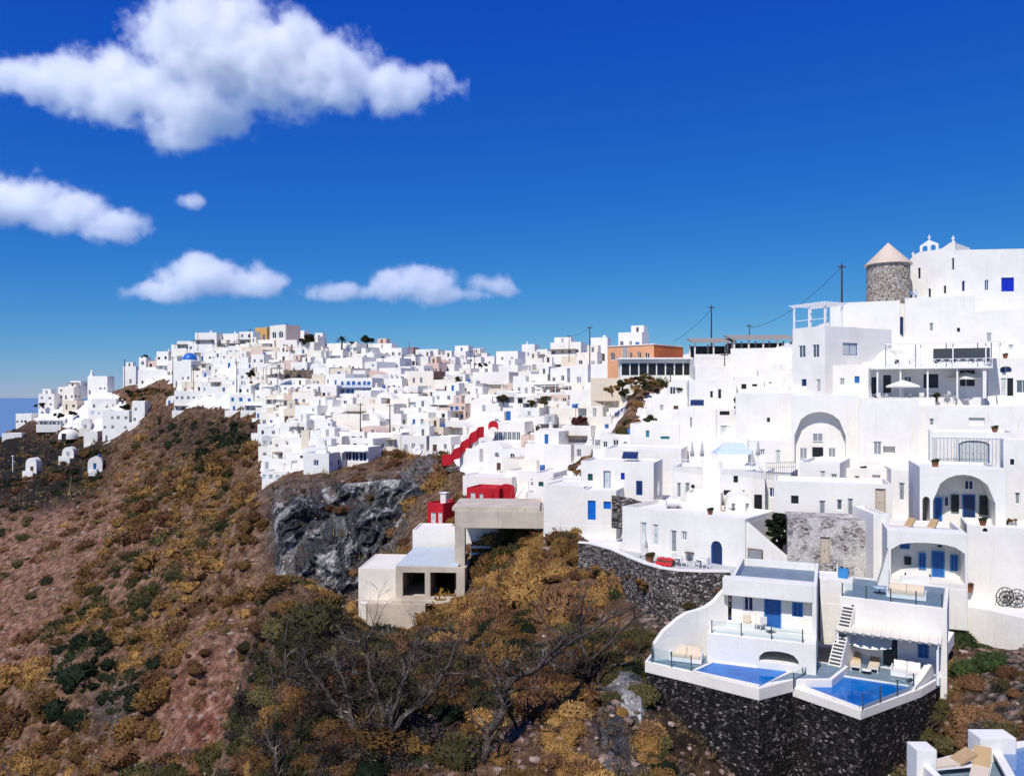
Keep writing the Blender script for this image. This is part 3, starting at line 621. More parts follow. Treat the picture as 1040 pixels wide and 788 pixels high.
# ------------------------------------------------------------------ far village table: uL vbase uR vtop turn wall roof cols rows windows [chimneys]
VT_ = """
39 414 55 400 25 white flat 2 2 w|white house with a small bell gable at the far left tip of the ridge
59 406 75 393 30 white_c flat 3 2 w
63 416 78 407 25 cream flat 2 1 w|low cream house with two windows below the far left ridge houses
71 394 82 387 30 white flat 2 1 w
93 416 118 405 20 white_b flat 4 1 wn|pale house with a row of navy windows under the scrubby hump
90 423 112 416 20 white flat 3 1 wp
125 390 138 372 25 white flat 1 2 w
134 431 147 408 30 white flat 2 2 w
104 448 131 417 25 white flat 4 3 wg|stepped white three-storey block above the dark terraces
140 392 170 376 20 white flat 3 1 w
159 377 171 357 30 white flat 2 2 w 1
174 372 188 350 30 white flat 2 2 w
198 352 220 338 22 white flat 3 1 w 1|white house crowning the left part of the skyline
191 358 206 347 20 white flat 3 1 w
206 359 224 351 18 white flat 5 1 w
204 368 222 358 18 white flat 5 1 w|white house with five windows in one row right of the blue dome
204 376 220 368 20 white_c flat 4 1 wd
226 353 242 339 30 white flat 2 1 w 1
243 352 257 337 25 white flat 2 2 w
197 394 211 383 30 white flat 1 1 w
214 395 229 383 30 white_b flat 1 1 ws
225 375 239 364 30 white flat 1 1 w
177 419 228 397 12 white flat 9 2 wg|long white two-storey row house above the dark gully
135 420 170 407 20 white flat 5 1 ws
233 419 257 400 20 white flat 3 2 wb
242 390 255 374 25 white_b flat 2 1 w
205 385 221 376 25 grey_wall flat 2 1 ws
259 346 271 333 28 ochre_wall flat 2 1 w|ochre orange house on the skyline
300 344 309 336 30 white flat 1 1 w
304 364 319 348 32 white_c flat 3 1 w|cream white house with a shaded return wall under the skyline trees
329 361 363 349 22 white flat 4 1 ws|long white house with four windows on the skyline between the trees
288 379 302 366 30 pink flat 2 1 w
284 392 318 384 15 white vault 0 1 w|wide white barrel-vaulted roof below the brown ruin
286 404 307 391 22 white flat 3 2 wn 1
334 392 343 380 20 cream flat 1 1 w
331 381 361 364 25 white flat 3 1 w
288 415 303 401 25 pink flat 2 1 wp
259 410 275 396 30 white flat 2 1 w
240 410 255 391 28 white flat 2 2 w 1
248 419 280 409 15 white_b flat 4 1 wn
288 429 304 415 15 cream flat 0 1 w
311 429 324 417 15 cream flat 1 1 w
240 381 252 363 30 white flat 2 2 w
255 381 268 360 28 white flat 2 2 ws
345 413 363 400 25 white flat 3 1 wn
284 452 302 429 18 white flat 4 2 ws|white house with tall grey windows above the cliff edge terraces
266 456 286 443 20 grey_wall flat 3 1 ws
305 437 334 429 18 white flat 4 1 ws
306 458 314 437 10 cream flat 0 1 w
315 458 325 437 18 white flat 2 1 w
327 450 338 436 25 white_b flat 0 1 w
340 451 370 438 20 white flat 4 1 w
326 471 347 459 20 white flat 3 1 wg
287 472 322 458 16 white flat 5 1 ws
282 485 342 470 14 white flat 8 1 wg|long low white house with railings just above the cliff scrub
266 499 292 478 22 white flat 4 2 wp|white house with pale lattice shutters lowest at the cliff edge
338 438 368 420 25 white_c flat 0 1 w|big blank cream wall house below the tan house
373 456 407 440 15 white flat 0 1 w
350 364 362 349 38 white flat 1 1 w
373 355 390 349 20 pink flat 2 1 w
373 365 408 354 18 white flat 6 1 w|white house with a row of small dark windows left of the brown block
412 363 420 353 28 brown_wall flat 0 1 w|small brown block on the skyline
422 365 445 355 18 white flat 2 1 ws
448 368 473 357 20 white flat 3 1 w
410 374 422 362 22 white flat 4 1 wd
424 375 435 362 30 white_b flat 0 1 w
350 382 368 363 34 white flat 3 1 w
380 378 406 364 22 white flat 3 1 w
394 389 412 380 22 white flat 3 1 w
384 397 396 384 25 white flat 1 1 w 1
413 408 437 400 15 white_c flat 0 1 w
371 420 380 405 25 cream flat 0 1 w|tan windowless house below the blue-shuttered hotel
368 427 400 410 22 white_c flat 0 1 w
439 420 463 397 25 white flat 2 2 ws
405 427 425 414 25 white flat 3 1 w
429 430 448 419 25 white flat 2 1 w
467 420 479 404 25 white flat 1 1 w
405 417 434 407 20 white flat 4 1 w
408 443 434 432 20 white flat 4 1 wg
439 444 474 427 22 white vault 1 1 ws
436 461 458 443 25 white flat 2 1 w
408 461 433 442 22 white flat 3 1 ws
467 474 487 455 25 white flat 0 1 w
490 373 502 362 28 white flat 1 1 w
504 379 526 357 24 white flat 2 2 w
530 364 543 350 28 white flat 1 1 w 1
534 379 551 364 22 white_c flat 1 1 w
545 367 556 355 25 white flat 2 1 w
559 363 590 348 20 white flat 4 1 w|white skyline house with dark windows left of the two utility poles
570 372 593 362 15 cream flat 0 1 w|cream blank wall house under the skyline
470 382 500 370 22 white flat 3 1 w
480 400 517 378 20 white flat 0 1 w
521 402 534 382 28 white_b flat 1 1 w
537 397 556 380 25 white flat 2 1 w
559 392 576 374 25 white_b flat 2 1 ws
579 392 597 371 25 white flat 1 1 w
551 402 584 394 16 pink flat 4 1 wd
545 415 557 399 25 white vault 1 1 w
560 412 577 401 22 pink flat 2 1 w
579 421 597 396 25 white flat 1 1 w
503 421 534 409 22 white flat 3 1 ws
533 434 546 422 40 white_b flat 0 1 w
549 443 570 431 22 grey_wall flat 3 1 ws
574 456 600 432 22 white flat 0 1 w
533 483 580 450 30 white flat 0 1 w|large smooth white wall house below the grey-glazed house
541 503 559 481 28 white flat 0 1 w
561 506 590 487 22 white flat 0 1 w
63 465 75 454 15 white vault 1 1 w|small white vaulted hut, highest of three on the dark terraces
26 480 37 465 20 white vault 1 1 w|white vaulted hut, leftmost of three on the dark terraces
89 477 104 464 4 white vault 1 1 wn|white vaulted hut with a dark blue window, rightmost of three on the dark terraces
82 437 92 425 8 white vault 1 1 w|small white arched chapel standing among the dark terraces
16 433 32 420 25 white flat 4 1 w|low white house with a flat canopy roof at the far left
39 433 66 426 8 white_b flat 6 1 wg|long white pavilion glazed along its front on the dark terraces
85 451 99 438 15 white flat 1 1 w
2 449 22 440 10 white_b flat 0 1 w|plain low white building at the left edge
600 367 617 343 20 white flat 2 1 w
596 420 612 395 25 white flat 1 1 w
600 395 632 370 28 white flat 1 1 w
612 407 630 392 20 white_c flat 2 1 w
628 356 652 338 30 white flat 3 1 wg|white house with glazed bay behind the orange building
"""
FAR = []
HBOX = []   # pixel boxes already built, so that filler houses keep clear
VTL = [ln for ln in VT_.strip().split('\n')]
def far_house(uL, vb, uR, vt, a, mat, roof, nc, nr, k, chim, label, seed, name=None, D=None, extras=None):
    kinds = {'w': ['w','w','wd','aw'], 'wn': ['wn','w'], 'wb': ['wb','wb','w'], 'wg': ['wg','wg','w'], 'ws': ['ws','w'], 'wp': ['wp','ws'], 'wd': ['wd']}[k]
    nm = name or {'white': 'white_house','white_b': 'white_house','white_c': 'white_house','cream': 'cream_house','pink': 'pink_house','ochre_wall': 'ochre_house','brown_wall': 'brown_house','grey_wall': 'grey_house'}[mat]
    a = a-22*min(1, max(0, (330-uL)/200)); hw_ = (vb-vt)
    sw = [(kk, (j+.3)/3+.05, .9, (j+.3)/3+.2, 2.0, 'L') for j, kk in enumerate(random.Random(seed+5).sample(['w','ws','wd'], 3)) if (seed+j) % 3] if nc else ()
    H = house(nm, label, 'house', uL, vb, uR, vt, a=a, rops=sw, mat=mat, roof=roof, grid=(nc, nr, kinds, seed) if nc else None, fnd=(4 if uL < 200 else 1.8), group='houses of the hillside village', chim=chim, D=D, Y=((hit(uL, vb) or 326)-3.5 if uL < 132 and vb > 402 else None))
    root, fr, W, D_, Hh = H; g = random.Random(seed*13+1); feats = []
    ex = g.random() if extras is None else extras
    if roof == 'flat' and ex < .28 and W > 3:            # a set-back upper room
        w0, w1 = (W*.42, W-.3) if seed % 2 else (.3, W*.58); d0 = D_*.4; h2 = g.uniform(1.9, 2.5)
        MB().panel(w0, w1, Hh-.36, Hh-.36+h2, [((w0+w1)/2-.35, (w0+w1)/2+.35, Hh-.3, Hh+1.4, 0)], d0, d0+.25).box(w0+.003, w1-.003, d0+.25, D_-.3, Hh-.355, Hh-.36+h2).build('upper_room', M[mat], root)
        inst('door', unit_opening(g.choice(['d','dw','dg','db'])), root, ((w0+w1)/2, d0, Hh-.3), 0, (.7, 1, 1.7)); feats.append('an upper room')
    if .18 < ex < .62:                                    # a front terrace with parapet
        d = g.uniform(1.3, 2.4)
        MB().box(-.2, W*.9, -d, -.004, -2.2, .0).box(-.2, W*.9, -d, -d+.2, .0, .75, nobot=True).box(-.2, 0, -d+.2, -.004, .0, .75, nobot=True).build('terrace', M['white' if g.random() < .7 else 'white_c'], root); feats.append('a walled terrace')
        if g.random() < .5:
            mb = MB()
            for x in (.1, W*.45, W*.85): mb.box(x-.06, x+.06, -d+.25, -d+.37, 0, 2.2)
            mb.box(0, W*.88, -d+.2, -.004, 2.2, 2.3); mb.build('pergola', M[g.choice(['wood','paint_white','bamboo'])], root)
    if ex > .72:                                          # a flight of steps along the front
        n = 8; mb = MB(); s0 = W*.1
        for i in range(n): mb.box(s0+i*.3, s0+(i+1)*.3, -1.0, -.004, -2., -1.+.16*(i+1))
        mb.build('steps', M['white_b'], root)
    if g.random() < .16: MB().lathe([(.02,1.05),(.42,1.05),(.42,0),(.02,0)], 12, org=(W*.7, D_*.6, Hh-par_of(roof))).build('water_tank', M[g.choice(['shutter_grey','white_b','blue'])], root)
    FAR.append(dict(o=root, u=(uL+uR)/2, v=(vb+vt)/2, w=W, h=Hh, mat=mat, roof=roof, nw=sum(1 for c in root.children if c.name.startswith('window')), k=k, chim=chim, label=label, door=any(c.name.startswith('door') for c in root.children), feats=feats))
    HBOX.append((uL, vt, uR+(uR-uL)*.25, vb))
    return H
def par_of(r): return .35 if r == 'flat' else .4
for i, ln in enumerate(VTL):
    spec, _, lab = ln.partition('|'); s = spec.split()
    far_house(float(s[0]), float(s[1]), float(s[2]), float(s[3]), float(s[4]), s[5], s[6], int(s[7]), int(s[8]), s[9], int(s[10]) if len(s) > 10 else 0, lab or None, i)
def grab(u, v): return min(FAR, key=lambda d: (d['u']-u)**2+(d['v']-v)**2)['o']
# landmarks of the far village that are more than a cube
def special(*a, **k):
    r = house(*a, **k); HBOX.append((a[3], a[6], a[5]+(a[5]-a[3])*.25, a[4])); return r
special('domed_church', 'white church with a bright blue dome and pierced drum on the left slope', 'church', 176, 393, 194, 367, a=25, roof='dome', grid=(3,1,['w'],3), D=7)
r_, f_, W_, D_, H_ = special('church', 'long white church with a slim bell turret on the far left ridge', 'church', 89, 401, 109, 382, a=8, grid=(4,1,['w','ws'],4), D=4.5)
MB().box(.6, 1.9, .3, 1.5, H_-.3, H_+.8).box(.85, 1.65, .5, 1.3, H_+.8, H_+1.9).lathe([(.42,0),(.3,.4),(.02,.9)], 10, org=(1.25,.9,H_+1.9)).build('bell_turret', M['white'], r_)
r_, f_, W_, D_, H_ = special('bell_tower', 'square white bell tower with a dark cap above the scrubby hump', 'tower', 141, 377, 148.5, 363, a=22, ops=[('aw',.3,2.4,.7,4.2,'L')], D=2.6)
MB().lathe([(1.5,0),(1.3,.5),(.8,1.),(.05,1.3)], 12, org=(W_/2,D_/2,H_-.05)).build('cap', M['dark'], r_)
r_, f_, W_, D_, H_ = special('tall_house', 'tall cream house with two arched windows and a shaded brown side, highest on the skyline', 'house', 274, 352, 290, 331, a=38, D=6, mat='white_c', ops=[('aw',.14,2.6,.42,5.0,'L'),('aw',.56,2.6,.86,5.0,'L'),('w',.14,.2,.4,1.7,'L'),('w',.58,.2,.84,1.7,'L')])
MB().box(W_+.003, W_+.06, .3, D_-.05, -3, H_-.02).build('side_wall', M['pink'], r_)  # right side overlaid in a darker pink: its shade put into the colour
MB().lathe([(1.1,0),(.9,.55),(.5,.9),(.03,1.1)], 14, org=(W_*.6,D_*.5,H_-.3)).build('dome', M['dome_blue'], r_)
r_, f_, W_, D_, H_ = special('shuttered_hotel', 'hotel with bright blue shutters and balconies in the middle of the far village', 'hotel', 345, 402, 378, 384, a=22, mat='white_b', D=6, grid=(6,2,['wb','wb','wn'],5))
mb = MB()
for z in (.1, H_*.46): 
    mb.box(.2, W_-.2, -1.1, -.003, z-.12, z); mb.box(.2, W_-.2, -1.1, -1.04, z+.85, z+.92)
    for i in range(18): x = .25+(W_-.5)*i/17; mb.box(x-.025, x+.025, -1.09, -1.04, z, z+.85)
mb.build('balcony', M['blue'], r_)
r_, f_, W_, D_, H_ = special('pink_house', 'pale pink house with two dark arched windows in the far village', 'house', 411, 397, 440, 377, a=22, mat='white_c', D=7, ops=[('aw',.28,2.0,.36,3.6,'L'),('aw',.54,2.0,.62,3.6,'L')])
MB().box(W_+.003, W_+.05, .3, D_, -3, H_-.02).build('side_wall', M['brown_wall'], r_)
special('porch_house', 'white house with a blue arched porch below the brown ruin', 'house', 314, 417, 325, 403, a=20, ops=[('adb',.15,.1,.85,2.9,'L')], D=4)
r_, f_, W_, D_, H_ = special('glazed_house', 'white house with a wide dark blue glass front above the cliff scrub', 'house', 327, 469, 374, 453, a=18, D=6, ops=[('wn',.5,.3,.64,2.3,'L'),('wn',.65,.3,.79,2.3,'L'),('wn',.8,.3,.97,2.3,'L'),('wg',.28,.4,.45,1.6,'L'),('w',.08,.4,.2,1.7,'L')])
MB().box(W_*.48, W_*.99, -1.3, -.003, 2.45, 2.6).build('canopy', M['paint_white'], r_)
special('five_window_house', 'white house with five grey windows in a row left of the red stair wall', 'house', 373, 456, 408, 439, a=14, D=6, ops=[('wg',.06+.19*i,1.3,.20+.19*i,2.6,'L') for i in range(5)])
special('grey_glazed_house', 'white house with a long band of grey-blue windows right of the red stair wall', 'house', 497, 456, 533, 428, a=16, D=7, ops=[('wg',.14+.125*i,1.75,.25+.125*i,3.4,'L') for i in range(6)])
special('beige_house', 'beige block with a dark red three-bay porch above the cliff village', 'house', 288, 430, 305, 415, a=10, D=5, mat='cream', ops=[('dw',.06+.31*i,.1,.3+.31*i,1.9,'L') for i in range(3)])
# brown ruin, retaining walls, awnings
def wall_strip(name, label, pts, th, h, mat, cat='wall', fnd=2.5, parent=None, cap=None):
    """free-standing wall along world points (top line), h = height shown"""
    mb = MB(); n = len(pts); L_ = []; R_ = []
    for i, p in enumerate(pts):
        d = (Vector(pts[min(i+1,n-1)])-Vector(pts[max(i-1,0)])); d.z = 0; d.normalize(); nn = Vector((d.y, -d.x, 0))*th/2
        L_.append(Vector(p)+nn); R_.append(Vector(p)-nn)
    for i in range(n-1):
        a, b, c, d = L_[i], L_[i+1], R_[i+1], R_[i]; lo = Vector((0,0,-h-fnd))
        vs = [a+lo,b+lo,c+lo,d+lo,a,b,c,d]
        fs = [(0,1,5,4),(2,3,7,6),(4,5,6,7)]
        if i == 0: fs.append((3,0,4,7))
        if i == n-2: fs.append((1,2,6,5))
        mb.add(vs, fs)
    o = mb.build(name, M[mat], parent)
    if label: tag(o, label, cat)
    if cap:
        mc = MB(); e = Vector((0,0,.003)); q = Vector((0,0,.12))
        for i in range(n-1):
            g = lambda s, c_: c_+(s-c_)*1.25
            ca, cb = (L_[i]+R_[i])/2, (L_[i+1]+R_[i+1])/2
            a, b, c, d = g(L_[i],ca)+e, g(L_[i+1],cb)+e, g(R_[i+1],cb)+e, g(R_[i],ca)+e
            mc.add([a,b,c,d,a+q,b+q,c+q,d+q], [(0,1,5,4),(2,3,7,6),(4,5,6,7),(3,0,4,7),(1,2,6,5)])
        mc.build('coping', M[cap], o)
    return o
def pxpts(s, Y=None):
    out = []
    for q in s.split(';'):
        a = [float(x) for x in q.split()]; out.append(P(a[0], a[1], a[2]))
    return out
wall_strip('retaining_wall', 'long cream retaining wall under the ochre house on the skyline', pxpts('246 353 262;270 352 261;297 353 258'), .6, 3, 'cream')
wall_strip('stone_wall', 'brown stone wall strip left of the pink house with arched windows', pxpts('382 405 203;404 404 202'), .6, 1.4, 'brown_stone')
r_, f_, W_, D_, H_ = special('stone_ruin', 'brown stone ruin with a dark arched mouth in the far village', 'ruin', 288, 386, 322, 376, a=15, mat='brown_stone', D=4, ops=[('add',.03,.0,.2,1.9,'L'),('add',.4,.2,.55,1.7,'L')])
wall_strip('stone_wall', 'grey stone retaining wall between the glazed house and the cliff scrub', pxpts('340 478 170;375 474 172;412 462 176'), .6, 2, 'grey_stone')
mb = MB(); O = P(267, 374, 238)
mb.add([(0,0,0),(4.6,-.5,1.9),(4.6,2.5,2.1),(0,3,.6),(0,0,-.15),(4.6,-.5,1.75),(4.6,2.5,1.95),(0,3,.45)], [(0,1,2,3),(7,6,5,4),(0,4,5,1),(1,5,6,2),(2,6,7,3),(3,7,4,0)])
for x, y in ((.1,.1),(4.4,-.3),(4.4,2.3),(.1,2.8)): mb.bar((x,y,-2.5),(x,y,.2+x*.3),.15)
tag(mb.build('awning', M['shutter_grey'], loc=O), 'big slanting dark grey awning in the middle of the far village', 'awning')
# ------------------------------------------------------------------ near and middle ground buildings of the right half
VG = 'white houses and terraces of the near slope'
def H_(name, label, cat, *a, **k):
    k.setdefault('near', True); k.setdefault('group', VG); r = house(name, label, cat, *a, **k); HBOX.append((a[0], a[3], a[2]+(a[2]-a[0])*.2, a[1])); return r
def lbox(root, name, mat, *boxes):
    mb = MB()
    for b in boxes: mb.box(*b)
    return mb.build(name, M[mat], root)
def each(root, name, mat, *boxes):
    for b in boxes: MB().box(*b).build(name, M[mat], root)
# --- hotel, windmill and chapel on the hilltop
hot, hf, hW, hD, hH = H_('hotel', 'white hotel with a blue-framed window and a rooftop pergola below the windmill', 'hotel', 805, 398, 838, 334, a=62, Y=110, D=13.5, ops=[('wg',811,351,818,363),('wg',825,350,832,363),('dn',814,385,819,398),('ws',829,385,833,398)], rops=[('wk',856,348,871,361)], par=.5)
pg = thing('pergola', 'white timber pergola on the roof corner of the hotel', 'pergola', hf.world(0, 0, hH-.02), -hf.a)
each(pg, 'post', 'paint_white', *[(x-.1, x+.1, y-.1, y+.1, 0, 2.9) for x in (.15, hW*.5, hW-.15) for y in (.15, 3.4)])
mb = MB()
for y in (.15, 3.4): mb.box(-.3, hW+.3, y-.08, y+.08, 2.9, 3.1)
for i in range(14): x = -.2+(hW+.4)*i/13; mb.box(x-.05, x+.05, -.5, 4.2, 3.105, 3.25)
mb.build('rafters', M['paint_white'], pg); lbox(pg, 'rail', 'paint_white', (.25, hW-.25, .12, .18, 1.0, 1.08))
H_('white_wall_house', 'blank white upper storey between the hotel pergola and the windmill', 'house', 843, 336, 914, 308, a=21, Y=117, D=6, par=.6)
H_('white_wall_house', 'narrow white block with one tall dark doorway under the windmill', 'house', 904, 346, 921, 309, a=23, Y=115.6, D=6, ops=[('dn',911,322,917.5,343)])
H_('white_wall_house', 'big blank white wall block standing under the chapel', 'house', 919, 372, 990, 303, a=25, Y=114, D=8, par=.1, ops=[('ws',944,328,948,336),('wd',972,333,975,337)])
H_('white_wall_house', 'blank white block with a moulded band at the right edge, under the chapel', 'house', 988, 376, 1075, 316, a=29, Y=111, D=7, par=.2, ops=[('ws',1002,338,1007,347),('dc',1024,350,1029.5,370)])
def chap_top(x):
    pts = [(0,.50),(.05,.66),(.12,.77),(.2,.845),(.3,.885),(.68,.89),(.76,.905),(.84,.95),(.92,.99),(1,1)]
    for (a, b), (c, d) in zip(pts, pts[1:]):
        if x <= c: return b+(d-b)*(x-a)/(c-a)
    return 1.
ch, cf, cW, cD, cH = H_('chapel', 'white hilltop chapel with a curved two-lobed front, slit windows and small crosses', 'chapel', 918, 307, 970, 252, a=48, Y=121, D=7, top=chap_top, par=.12,
   ops=[('ad',932,272,935,283),('ad',942.5,293,945.5,304),('ad',958,290,961,298),('ad',966.5,262,969,274)])
pR = cf.world(cW, 0, 0); nY = pR.y; nv, nvf, nvW, nvD, nvH = house('nave', None, None, 970.1, HV-(pR.z/nY)*F, 1100, 254, a=6, Y=nY, D=9, near=True, par=.15, ops=[('awn',977,285,980.5,296),('awn',1000,284,1004.5,295),('wr',1017,282,1030,296)])
nv.parent = ch; nv.matrix_parent_inverse = (Matrix.Translation(ch.location) @ Matrix.Rotation(ch.rotation_euler.z, 4, 'Z')).inverted()
# the low lobe keeps a lower roof
bm_ = MB()
for xq, s in ((.18*cW, .9), (cW-.3, 1.2)):
    zt = chap_top(xq/cW)*cH
    bm_.box(xq-.07, xq+.07, .05, .2, zt-.02, zt+.75*s).box(xq-.24, xq+.24, .07, .18, zt+.36*s, zt+.5*s).ball((xq, .12, zt+.1), .16, .16, .16)
bm_.build('cross', M['paint_white'], ch)
xq = .5*cW; zt = .89*cH; mb = MB()
mb.panel(xq-1.3, xq+1.3, zt-.02, lambda x: zt+.9+.75*max(0, 1-abs(x-xq)/1.3), [(xq-.95, xq-.2, zt, zt+.85, .3), (xq+.2, xq+.95, zt, zt+.85, .3)], .02, .3, n=10)
mb.box(xq-.06, xq+.06, .1, .2, zt+1.6, zt+2.4).box(xq-.22, xq+.22, .11, .19, zt+1.95, zt+2.08)
mb.build('bell_gable', M['paint_white'], ch)
wm = thing('windmill', 'round brown stone windmill tower with a conical thatched cap beside the chapel', 'windmill', P(902, 309, 119))
MB().lathe([(3.15,-2),(3.1,0),(3.02,2.5),(3.0,6)], 40).build('tower', M['mill_stone'], wm)
MB().lathe([(2.9,5.85),(3.32,5.8),(3.32,5.98),(.06,9.25)], 40).build('cap', M['thatch'], wm)
# --- terrace restaurant under the chapel
rs, rf, rW, rD, rH = H_('restaurant', 'two-level white terrace restaurant with slim columns under the chapel', 'restaurant', 884, 402, 1000, 375, a=20, Y=101, D=6, mat='white_b', ops=[('dd',884,383,891,400),('dd',897,381,905,399),('wd',938,380,953,394),('wg',918,382,926,392),('wd',975,376,990,392)], par=.05)
each(rs, 'column', 'paint_white', *[(x-.09, x+.09, -2.6, -2.42, -.3, rH-.1) for x in (0.6, 3.2, 6.2, 9.4, 12.2, rW-.4)])
lbox(rs, 'balcony', 'white', (-.2, rW+.3, -2.9, -.003, rH-.1, rH+.12))
mb = MB()
for z in (rH+.5, rH+1.05): mb.box(-.2, rW+.3, -2.86, -2.80, z, z+.06)
for i in range(16):
    x = -.15+(rW+.4)*i/15; mb.box(x-.03, x+.03, -2.86, -2.8, rH+.12, rH+1.05)
    if i < 15: x2 = -.15+(rW+.4)*(i+1)/15; mb.bar((x,-2.83,rH+.15),(x2,-2.83,rH+1.05),.04).bar((x,-2.83,rH+1.05),(x2,-2.83,rH+.15),.04)
mb.build('railing', M['paint_white'], rs)
each(rs, 'canopy_post', 'paint_white', *[(x-.06, x+.06, -2.2, -2.08, rH+.12, rH+2.9) for x in (2, 5.5, 9, 12.5, 14)], *[(x-.06, x+.06, 2.4, 2.52, rH+.12, rH+3.3) for x in (2, 5.5, 9, 12.5, 14)])
mb = MB(); mb.add([(1.5,-2.5,rH+2.9),(14.4,-2.5,rH+2.95),(14.4,2.7,rH+3.35),(1.5,2.7,rH+3.3),(1.5,-2.5,rH+3.0),(14.4,-2.5,rH+3.05),(14.4,2.7,rH+3.45),(1.5,2.7,rH+3.4)], [(3,2,1,0),(4,5,6,7),(0,1,5,4),(1,2,6,5),(2,3,7,6),(3,0,4,7)])
mb.build('canopy', M['canvas'], rs)
lbox(rs, 'screen', 'shutter_grey', (7.5, 13.8, 2.2, 2.3, rH+.9, rH+2.6))
H_('white_house', 'white house with a fan light over its door, beside the terrace restaurant', 'house', 1003, 404, 1060, 364, a=27, Y=99, D=5, ops=[('awn',1015,372,1028,378.5),('dc',1016,384,1022.5,402),('dd',1023,384,1029,402),('wg',1032,386,1045,399)])
# --- retaining blocks and the arch
H_('white_wall_house', 'tall blank white wall left of the big arched recess', 'wall', 747, 456, 806, 399, a=18, Y=101, D=9, par=.5, ops=[('wd',779,424,782,428.5)])
H_('arch_house', 'white house set in a tall arched recess with a grey reveal', 'house', 804, 472, 872, 401, a=20, Y=93.5, D=6, t=1.1, ops=[('avoid',807,418,859,472)], inner=[('aws',825,439.5,836,448.5),('ws',812,454,820,466),('dd',825,454,836,472),('ws',841,454,849,466)], par=.4)
H_('stair_house', 'white house corner with a grey shaded stair right of the arched recess', 'house', 872, 476, 932, 406, a=24, Y=88, D=7, t=.6, ops=[('ws',887,448,895.5,462),('void',897,453,909,463),('void',858,435,872.5,448)], par=.4)
H_('white_wall_house', 'long blank white terrace wall below the two parasols', 'wall', 928, 452, 1060, 412, a=28, Y=87, D=8, par=.6, ops=[('void',984,424,1000,432),('ws',944,425,948.5,432)])
H_('white_wall_house', 'low white wall block under the terrace restaurant', 'wall', 868, 425, 950, 404, a=25, Y=95.5, D=5, par=.5)
ph, pf, pW, pD, pH = H_('terrace_house', 'white terrace house with a wide blue arched window under a thin rod pergola', 'house', 944, 478, 1030, 438, a=27, Y=77, D=6, ops=[('bdk',974,447,1005,474),('d',937,462,944,470)], par=.3)
pg = thing('pergola', 'thin white rod pergola in front of the blue arched window', 'pergola', pf.O, -pf.a)
for x in (.4, 2.2, 4.6, 6.9, pW-.3): MB().tube([(x, -3.2, 0), (x, -3.2, 3.3)], .035, 6).build('post', M['shutter_grey'], pg)
mb = MB()
for y in (-3.2, -.1): mb.tube([(.2, y, 3.3), (pW, y, 3.3)], .035, 6)
for i in range(22): x = .3+(pW-.5)*i/21; mb.tube([(x, -3.4, 3.34), (x, -.05, 3.34)], .022, 5)
mb.build('rods', M['paint_white'], pg)
# --- two-storey vaulted house
v2, v2f, v2W, v2D, v2H = H_('vaulted_house', 'white cave house with a large vaulted blue-shaded porch, upper of two', 'house', 934, 545, 1022, 474, a=20, Y=65, D=7, t=2.6, par=.25, ops=[('avoid',947.5,481,1011,545),('avoid',937,504,944.5,532)],
   inner=[('wn',979,487,989,497.5),('dn',977.5,502,990.5,530),('wd',966,502,974,520),('wd',994.5,503,1003,523),('wn',959,504,963.5,514),('adb',949,505,957,541)])
v1, v1f, v1W, v1D, v1H = H_('vaulted_house', 'white cave house with a shallow-arched blue porch and blue door, lower of two', 'house', 901, 593, 983, 538, a=20, Y=60, D=6, t=1.9, par=.5, ops=[('bvoid',905,549,980,593)],
   inner=[('wb',914,551.5,924,557.5),('wd',918.5,565,925.5,573.5),('wb',933,561,940.5,578),('db',946,559,959.5,591),('wb',965,563,973,580),('wn',951,552,958,556.5)], roofmat='deck_pale')
H_('white_wall_house', 'tall white flank wall at the right edge beside the vaulted porches', 'wall', 1019, 606, 1080, 446, a=24, Y=66.5, D=1.5, par=.2, ops=[('wd',1026,466,1030,472),('ws',1031,500,1036,512)])
wl, wf, wW, wD, wH_ = H_('planter_terrace', 'white garden terrace wall with small round openings right of the lower porch', 'terrace', 982, 606, 1060, 533, a=24, Y=61.5, D=4.5, par=.4, fnd=4, ops=[('awd',998,534,1003,540),('wg',1009,532.5,1019,539.5),('awd',1025,534.5,1032,540.5)])
H_('white_wall_house', 'narrow blue-shaded white wall left of the lower porch', 'wall', 887, 590, 903, 522, a=5, Y=64, D=5, par=.2)
# --- ruin and rooms left of it
H_('stone_ruin', 'whitewashed rubble ruin with a walled-up doorway behind the pool villas', 'ruin', 800, 582, 890, 526, a=16, Y=67.5, D=4, mat='white_stone', ops=[('dt',833,545,843,572)], par=.0)
H_('white_rooms', 'row of white rooms with narrow grey doors above the rubble ruin', 'house', 786, 534, 906, 488, a=19, Y=73, D=5, ops=[('wd',803.5,503,811,511.5),('dg',832,508,838.5,528),('wg',850,507,855.5,518),('dg',861,506,866.5,526),('dt',889,496,899.5,525)], par=.4)
H_('white_block', 'white block with a stepped grey side under the arched recess', 'house', 812, 502, 853, 469, a=30, Y=81, D=8, ops=[('ws',844,481,850,495),('dc',833,478,838,494)], par=.35)
